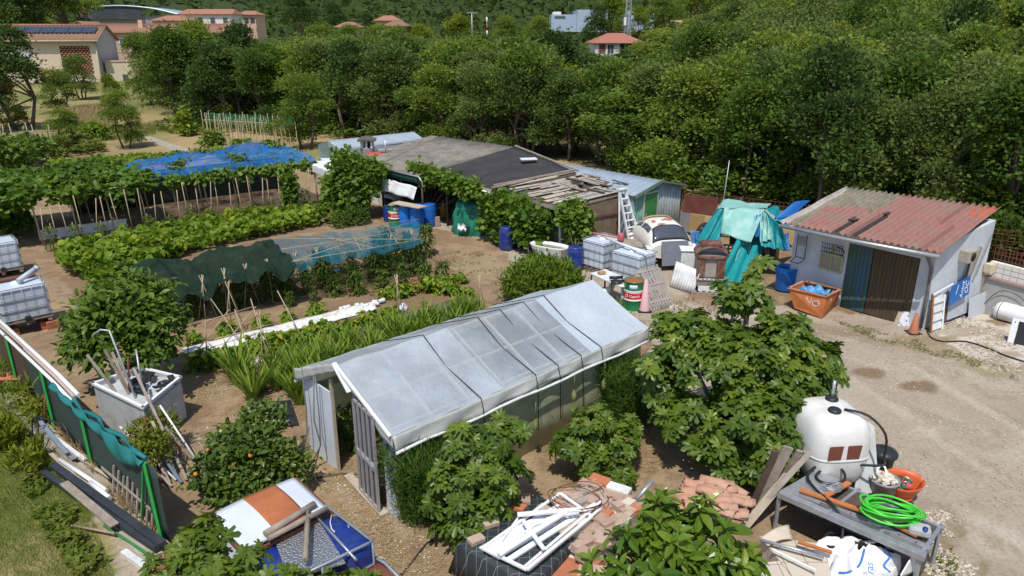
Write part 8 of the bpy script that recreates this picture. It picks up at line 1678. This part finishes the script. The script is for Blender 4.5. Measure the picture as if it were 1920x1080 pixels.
patch('far_crops', 'leafy undergrowth right of the garden path', 'crops', [(300, 240), (390, 232), (400, 250), (350, 258), (310, 248)], 1000, .26, LF_OVAL, weed_m, .3, noise_=.42, ns=1)
patch('far_crops', 'green crop rows between path and bean canes', 'crops', [(400, 288), (470, 296), (560, 292), (560, 305), (440, 312), (410, 300)], 1600, .26, LF_OVAL, squ_m, .35, noise_=.35, ns=1)
patch('far_grass', 'yellow green grass around the small fruit trees', 'grass', [(130, 245), (300, 235), (330, 250), (250, 262), (150, 268)], 6000, .3, LF_STRAW, grass_m, .15, up=True, noise_=.3, ns=1.5)
patch('wood_undergrowth', 'undergrowth along the foot of the wood on the left', 'undergrowth', [(290, 245), (420, 225), (600, 240), (740, 262), (600, 262), (440, 250)], 3600, .3, LF_OVAL, nut_m, .9, noise_=.35, ns=1.2)
patch('wood_undergrowth', 'undergrowth behind the sheds and the rusty fence', 'undergrowth', [(1130, 330), (1290, 385), (1480, 395), (1700, 420), (1990, 470), (1990, 430), (1500, 345), (1200, 305)], 12000, .24, LF_OVAL, nut_m, 2.0, noise_=.33, ns=1.2)
PEB = (np.array([(.5, 0, 0), (0, .45, 0), (-.5, 0, 0), (0, -.45, 0), (0, 0, .3)]), [(0, 1, 4), (1, 2, 4), (2, 3, 4), (3, 0, 4)])
def pebbles(poly, n, s, mt, lb, thr=.35):
    c = inside_pts(poly, n); cl = fbm(c[:, 0], c[:, 1], .9, 16, 3); c = c[cl > thr]; n = len(c); d = unit(n); d[:, 2] *= .2
    o = leaves('gravel', PEB, np.column_stack([c, terr(c[:, 0], c[:, 1])+.01+.035*(fbm(c[:, 0], c[:, 1], 1.6, 12)-.5)*2]), d, np.tile([0, 0, 1.], (n, 1)), s*RNG.uniform(.4, 1.6, n)**1.3, mt, None, loc=(c[0][0], c[0][1], 0)); tag(o, lb, 'gravel', kind='stuff')
pebm = leafmat('pebble', [(.26, .22, .17), (.44, .38, .3), (.6, .56, .5)], .9, 0, .2)
pebbles([(800, 430), (930, 450), (1100, 545), (1220, 640), (1500, 780), (1700, 940), (1780, 1080), (1990, 1080), (1990, 620), (1700, 600), (1400, 600), (1200, 520), (960, 470)], 9000, .028, pebm, 'small pale stones strewn over the gravel yard', .5)
pebbles([(1670, 920), (1740, 930), (1800, 980), (1850, 1100), (1700, 1100)], 2600, .045, pebm, 'coarse gravel and clods at the right end of the metal rack', .5)
pebbles([(1730, 600), (1850, 570), (1990, 610), (1990, 720), (1850, 690)], 2500, .05, pebm, 'pale rubble on the ground beside the whitewashed shed', .45)
pebbles([(560, 840), (760, 980), (900, 1080), (600, 1080), (350, 820), (400, 700)], 3500, .026, pebm, 'small stones on the bare soil around the greenhouse door', .45)
m = MB(); m.tube(smooth([P(*p, .03) for p in [(1735, 610), (1745, 632), (1770, 640), (1810, 640), (1850, 652), (1890, 668), (1960, 690)]]), .018, 6); o = m.build('ground_cable', blackrubber, None, loc=tuple(P(1745, 632))); tag(o, 'black cable winding over the ground from the shed corner to the right edge', 'cable')
m = MB(); m.tube(smooth([fw_.pt(.1, .1, .05), fw_.pt(.5, .75, .06), fw_.pt(1.0, .8, .06), fw_.pt(1.4, .5, .06), fw_.pt(1.5, .1, .05)]), .01, 5); o = m.build('wall_cable', blackrubber, None, loc=tuple(fw_.pt(.1, .1, .05))); tag(o, 'thin cable looping on the grey rendered wall', 'cable')
# ------------------------------------------------------------------ nets over the beds
dn = netmat('dark_green_net', (.014, .034, .02), .88, 50, (.006, .016, .011)); tn = netmat('teal_net', (.008, .13, .19), .42, 55, (.006, .10, .15))
n0, n1, n2, n3 = P(222, 500, 1.15), P(512, 452, 1.45), P(556, 492, 1.4), P(300, 555, 1.0)
def sagnet(a, b, c, d, amp, seed, nu=56, nv=22, edge=.5):
    def f(s, r):
        p = a.lerp(b, s).lerp(d.lerp(c, s), r); k = fbm(np.array([s*7.0]), np.array([r*3.0+s*2]), 1, seed)[0]-.5+.25*(fbm(np.array([s*30.0]), np.array([r*5.0+s*9]), 1, seed+3)[0]-.5)
        return p+Z*(amp*k*1.6-.16*abs(math.sin(s*math.pi*5))*r-.05*math.sin(r*math.pi)*3*abs(math.sin(s*9))-edge*max(0, r-.86)*2.0*(1.2+math.sin(s*23)))
    m = MB(); m.grid(f, nu, nv, 0); return m, f
m, f1_ = sagnet(n0, n1, n2, n3, .34, 3, 90, 34); o = m.build('dark_shade_net', dn, None, loc=tuple(n0)); tag(o, 'dark green shade netting sagging over the tomato bed', 'netting')
q0, q1, q2, q3 = P(508, 450, 1.45), P(786, 414, 1.35), P(790, 452, 1.3), P(548, 494, 1.42)
m, f2_ = sagnet(q0, q1, q2, q3, .12, 8, edge=.12); o = m.build('teal_net', tn, None, loc=tuple(q0)); tag(o, 'thin teal netting stretched over the right end of the bed', 'netting')
m = MB(); m.grid(lambda s, r: q1.lerp(q2, s)+Z*(-1.2*r)+Vector((.05*math.sin(r*6), 0, 0)), 6, 8); o = m.build('teal_net_end', mat('teal_roll', (.01, .13, .19)), None, loc=tuple(q1)) if False else None
m = MB(); m.tube([P(788, 470, 0), q2+Z*-.05], .05, 7); o = m.build('net_roll', mat('teal_roll', (.01, .13, .19)), None, loc=tuple(P(788, 470))); tag(o, 'teal net gathered round the end post beside the yard', 'netting')
m = MB()
for a, b in [(q0, q2), (q3, q1), (q0.lerp(q1, .5), q3.lerp(q2, .5)), (q0.lerp(q1, .25), q3.lerp(q2, .6)), (q0.lerp(q3, .5), q1.lerp(q2, .5)), (q3, q2), (q0, q1), (q0.lerp(q1, .75), q3.lerp(q2, .8))]: m.tube([a+Z*.06, a.lerp(b, .5)+Z*.05, b+Z*.06], .011, 5)
o = m.build('crossed_canes', cane, None, loc=tuple(q0)); tag(o, 'frame of crossed canes under the teal netting', 'canes')
# A frames of canes
def aframe(c, h, lb, sp=.28, n=3, grp='cane tripods of the tomato bed'):
    t = thing('cane_tripod', lb, 'cane tripod', tuple(c), 0, grp)
    for k in range(n): a = k*2*math.pi/n+random.random(); m = MB(); m.tube([c+Vector((sp*math.cos(a), sp*math.sin(a), -.02)), c+Vector((-.06*math.cos(a), -.06*math.sin(a), h))], .012, 5); m.build('cane', cane, t)
for px, py in [(600, 540), (645, 530), (690, 522), (735, 512), (775, 500), (560, 548), (430, 585), (470, 575), (510, 565), (390, 600)]: aframe(P(px, py), 1.35, 'tripod of thin canes standing in the netted tomato bed')
aframe(P(748, 595), 1.3, 'cane tripod at the upper end of the black film bed', .16, grp=None); aframe(P(900, 578), 1.15, 'lone cane tripod beside the feathery bush', .14, grp=None)
aframe(P(440, 625), 1.5, 'tall cane tripod left of the white mulch strip', .3, grp=None); aframe(P(500, 700), 1.6, 'dark crossed canes in the crop row left of the greenhouse', .25, grp=None)
for i, (a, b) in enumerate([((345, 615, .9), (475, 575, .95)), ((352, 650, .7), (520, 605, .7)), ((345, 690, 0), (430, 580, 1.2)), ((380, 695, 0), (480, 575, 1.2)), ((395, 560, 1.1), (480, 680, 0)), ((440, 580, 1.2), (478, 690, 0)), ((350, 625, 1.2), (356, 695, 0)), ((470, 560, 1.3), (505, 675, 0)), ((385, 600, 1.2), (388, 680, 0)), ((520, 545, 1.3), (575, 650, 0))]):
    m = MB(); m.tube([P(*a), P(*b)], .015, 5); o = m.build('bean_cane', cane, None, loc=tuple(P(*b))); tag(o, 'cane of the crossed frame left of the white mulch strip', 'cane', 'canes of the crossed bean frame')
# tomato rows below the nets
pt2 = tomato('tomato_plant', 'bushy tomato plant in the rows under the netting', 1.25, 330, 'tomato plant', LF_LANCE, .16, tom_m, .34, 'tomato plants under the netting', False)
rows = [((330, 600), (800, 505), 17), ((350, 570), (790, 480), 15), ((560, 572), (820, 528), 8)]
i = 0
for a, b, n in rows:
    for k in range(n):
        q = P(*a).lerp(P(*b), k/(n-1))+Vector((random.uniform(-.25, .25), random.uniform(-.2, .2), 0)); s_ = random.uniform(.5, 1.05)*(.75 if b[1] > 520 else 1)
        if i == 0: pt2.location = q
        else: dup(pt2, q, random.random()*6, sc=(s_, s_, s_*random.uniform(.8, 1.05)))
        i += 1
# pepper like small plants
pt3 = tomato('vegetable_plant', 'small leafy vegetable plant in the beds before the netting', .4, 90, 'vegetable', LF_OVAL, .16, squ_m, .22, 'small plants in the vegetable beds', False)
i = 0
for a, b, n in [((372, 692), (560, 646), 11), ((560, 646), (740, 598), 11), ((720, 562), (860, 532), 7), ((820, 548), (880, 556), 4), ((370, 640), (600, 588), 5)]:
    for k in range(n):
        q = P(*a).lerp(P(*b), k/(n-1))+Vector((random.uniform(-.1, .1), random.uniform(-.1, .1), 0)); s_ = random.uniform(.7, 1.3)
        if i == 0: pt3.location = q
        else: dup(pt3, q, random.random()*6, sc=s_)
        i += 1
# iris / maize row along the greenhouse
LF_MZ = fold([(0, 1), (.35, 1), (.7, .75), (1, .05)], w=.045, droop=.2, cup=.3)
t = thing('maize_plant', 'upright broad bladed plant in the row left of the greenhouse', 'maize', (0, 0, 0), 0, 'upright plants in the row beside the greenhouse'); K = 46; sp_ = RNG.uniform(.05, .5, K)
a = RNG.random(K)*6.28; leaves('blades', LF_MZ, np.stack([.14*np.cos(a), .14*np.sin(a), RNG.random(K)*.25], 1), np.stack([np.cos(a)*sp_, np.sin(a)*sp_, 1+0*a], 1), np.stack([-np.cos(a), -np.sin(a), .5+0*a], 1), RNG.uniform(.4, 1.1, K), iris_m, t); mz = reg(t)
i = 0
for a, b, n in [((440, 722), (905, 588), 40), ((470, 735), (900, 600), 38), ((500, 745), (880, 612), 34), ((545, 760), (640, 722), 12)]:
    for k in range(n):
        q = P(*a).lerp(P(*b), k/(n-1))+Vector((random.uniform(-.28, .28), random.uniform(-.28, .28), 0)); s_ = random.uniform(.35, .78)
        if i == 0: mz.location = q
        else: dup(mz, q, random.random()*6, sc=s_)
        i += 1
# plants in the greenhouse
pt4 = tomato('greenhouse_plant', 'leafy plant growing inside the greenhouse', 1.3, 260, 'plant', LF_OVAL, .17, nut_m, .4, 'plants inside the greenhouse', False); i = 0
for w in (.5, 2.5):
    for k in range(7):
        q = G(.6+k*.75, w+random.uniform(-.1, .1)); 
        if i == 0: pt4.location = q
        else: dup(pt4, q, random.random()*6, sc=random.uniform(.7, 1.05))
        i += 1
# mulch strips, white stones
def strip(name, lb, pts, mt, h=.05, wob_=.03, cat='mulch'):
    a, b, c, d = [P(*p) for p in pts]; m = MB(); m.grid(lambda s, r: a.lerp(b, s).lerp(d.lerp(c, s), r)+Z*(.03+h*math.sin(r*math.pi)+wob_*(fbm(np.array([s*20.]), np.array([r*4.]), 1, 3)[0]-.3))+W*(.1*(fbm(np.array([s*12.]), np.array([r*1.]), 1, 8)[0]-.5)), 60, 6, .02); o = m.build(name, mt, None, loc=tuple(a)); return tag(o, lb, cat)
strip('white_mulch', 'crumpled white film strip along the crop row', ((342, 656), (700, 568), (706, 584), (350, 678)), mat('white_film', (.72, .71, .68), (.5, .46, .4), .6, scale=5, bump=.5, thr=(.5, .62)))
strip('black_mulch', 'black plastic mulch strip behind the broad bladed plants', ((480, 668), (870, 560), (880, 576), (500, 690)), mat('black_film', (.04, .042, .046), (.07, .065, .06), .35, scale=4, dirt=(.25, .2, .15), dscale=3, damt=.5, bump=.5))
random.seed(9)
for k in range(16):
    q = P(640+k*5.2+random.uniform(-3, 3), 583-k*.9+random.uniform(-5, 5), .05); m = MB(); m.box(q+Z*.05, (random.uniform(.1, .22), random.uniform(.08, .14), .1), random.random()*3); o = m.build('white_stone', white_paint, None, loc=tuple(q), bevel=.03); tag(o, 'white stone in the short row at the end of the white film strip', 'stone', 'white stones at the end of the white film')
q = P(757, 583); m = MB(); m.lathe(q, [(0, 0), (.1, 0), (.12, .04), (.12, .16), (.06, .2), (.05, .24), (0, .24)], 16); o = m.build('white_jug', white_pvc, None, loc=tuple(q)); tag(o, 'white jug standing on the black mulch strip', 'jug')
longbar(P(505, 672, .1), P(700, 628, .1), .035, .03, white_pvc, 'white_lath', 'long white lath along the black mulch strip', 'lath'); longbar(P(600, 668, .12), P(660, 652, .12), .03, .03, white_pvc, 'white_lath', 'short white lath beside the long one on the black mulch', 'lath')
bbm = blueplastic
for i, (px, py) in enumerate([(335, 578), (390, 560), (455, 546), (570, 530), (632, 520), (700, 478)]):
    q = P(px, py); m = MB(); m.lathe(q, [(0, 0), (.09, 0), (.13, .26), (.14, .26), (.12, .24)], 14); o = m.build('blue_bucket', bbm, None, loc=tuple(q)); tag(o, ['blue bucket at the left end of the netted bed', 'blue bucket under the left of the dark net', 'blue bucket under the middle of the dark net', 'blue bucket where the dark and teal nets meet', 'blue bucket among tomato plants right of the dark net', 'blue bucket seen through the teal net'][i], 'bucket')
# ------------------------------------------------------------------ far bean canes
t = thing('bean_trellis', 'long row of pale bean canes with green net at the foot of the wood', 'trellis', tuple(P(470, 275))); a, b = P(392, 282), P(556, 292); a2, b2 = P(385, 262), P(556, 276)
for k in range(44):
    s = k/43; e = a.lerp(b, s) if k % 2 else a2.lerp(b2, s); m = MB(); m.tube([e+Vector((random.uniform(-.15, .15), random.uniform(-.2, .2), 0)), e.lerp(a2.lerp(b2, s), .5)+Vector((random.uniform(-.1, .1), 0, 2.1+random.uniform(-.2, .2)))], .022, 5); m.build('cane', cane, t)
m = MB(); m.tube([a.lerp(a2, .5)+Z*1.8, b.lerp(b2, .5)+Z*1.8], .03, 5); m.build('rail', cane, t)
m = MB(); m.grid(lambda s, r: a2.lerp(b2, s)+Vector((0, .5, 1.3+.7*r)), 20, 3); m.build('green_net', netmat('green_net', (.02, .22, .12), .35), t)
t = thing('bean_trellis', 'cane frame with rail at the far left garden plot', 'trellis', tuple(P(60, 285)))
for px, py in [(10, 290), (35, 288), (62, 285), (75, 290), (95, 282), (102, 290), (15, 300)]: q = P(px, py); m = MB(); m.tube([q, q+Vector((random.uniform(-.3, .3), 0, 2.0))], .03, 5); m.build('cane', cane, t)
m = MB(); m.tube([P(-10, 252, 1.6), P(108, 245, 1.6)], .03, 5); m.build('rail', cane, t)
bush('garden_bush', 'bright green bush by the dry grass plot', 'bush', tuple(P(180, 268)), [(tuple(P(180, 262)+Z*.5), 1.0, .6), (tuple(P(160, 264)+Z*.4), .7, .5)], 900, .3, LF_OVAL, squ_m, .4, trunk=False)
bush('garden_bush', 'small upright bush right of the garden path', 'bush', tuple(P(348, 255)), [(tuple(P(348, 255)+Z*h), .45, .6) for h in (.6, 1.3)], 500, .3, LF_OVAL, squ_m, .4, trunk=False)
bush('garden_bush', 'low dark bush before the bean canes', 'bush', tuple(P(402, 285)), [(tuple(P(402, 283)+Z*.6), .7, .6)], 500, .28, LF_OVAL, nut_m, .4, trunk=False)
bush('pergola_bush', 'overgrown bushes at the far left of the pergola', 'bush', tuple(P(20, 330)), [(tuple(P(20, 330)+Z*.9), 1.6, 1.2), (tuple(P(60, 310)+Z*.8), 1.4, 1.0), (tuple(P(-30, 340)+Z*1.2), 1.5, 1.4)], 2600, .28, LF_OVAL, nut_m, .4, trunk=False)
for i, (px, py, lb) in enumerate([(18, 735, 0), (12, 690, 0)]):
    bush('planter_plant', ['bushy herb in the near terracotta planter', 'bushy herb in the rear terracotta planter'][i], 'plant', tuple(P(px, py, .4)), [(tuple(P(px, py, .45)), .3, .12)], 260, .1, LF_LANCE, nut_m, .2, .6, .3, trunk=False)
bush('palm_tuft', 'drooping yellow green tuft climbing the fence at the left', 'plant', tuple(P(60, 760)), [(tuple(P(72, 770, .3)), .2, .2), (tuple(P(50, 745, .3)), .15, .3)], 260, .28, LF_BLADE, leafmat('tuft_leaf', [(.1, .15, .02), (.2, .24, .04)], .5, .3, .2), .2, -.2, .3, trunk=False)
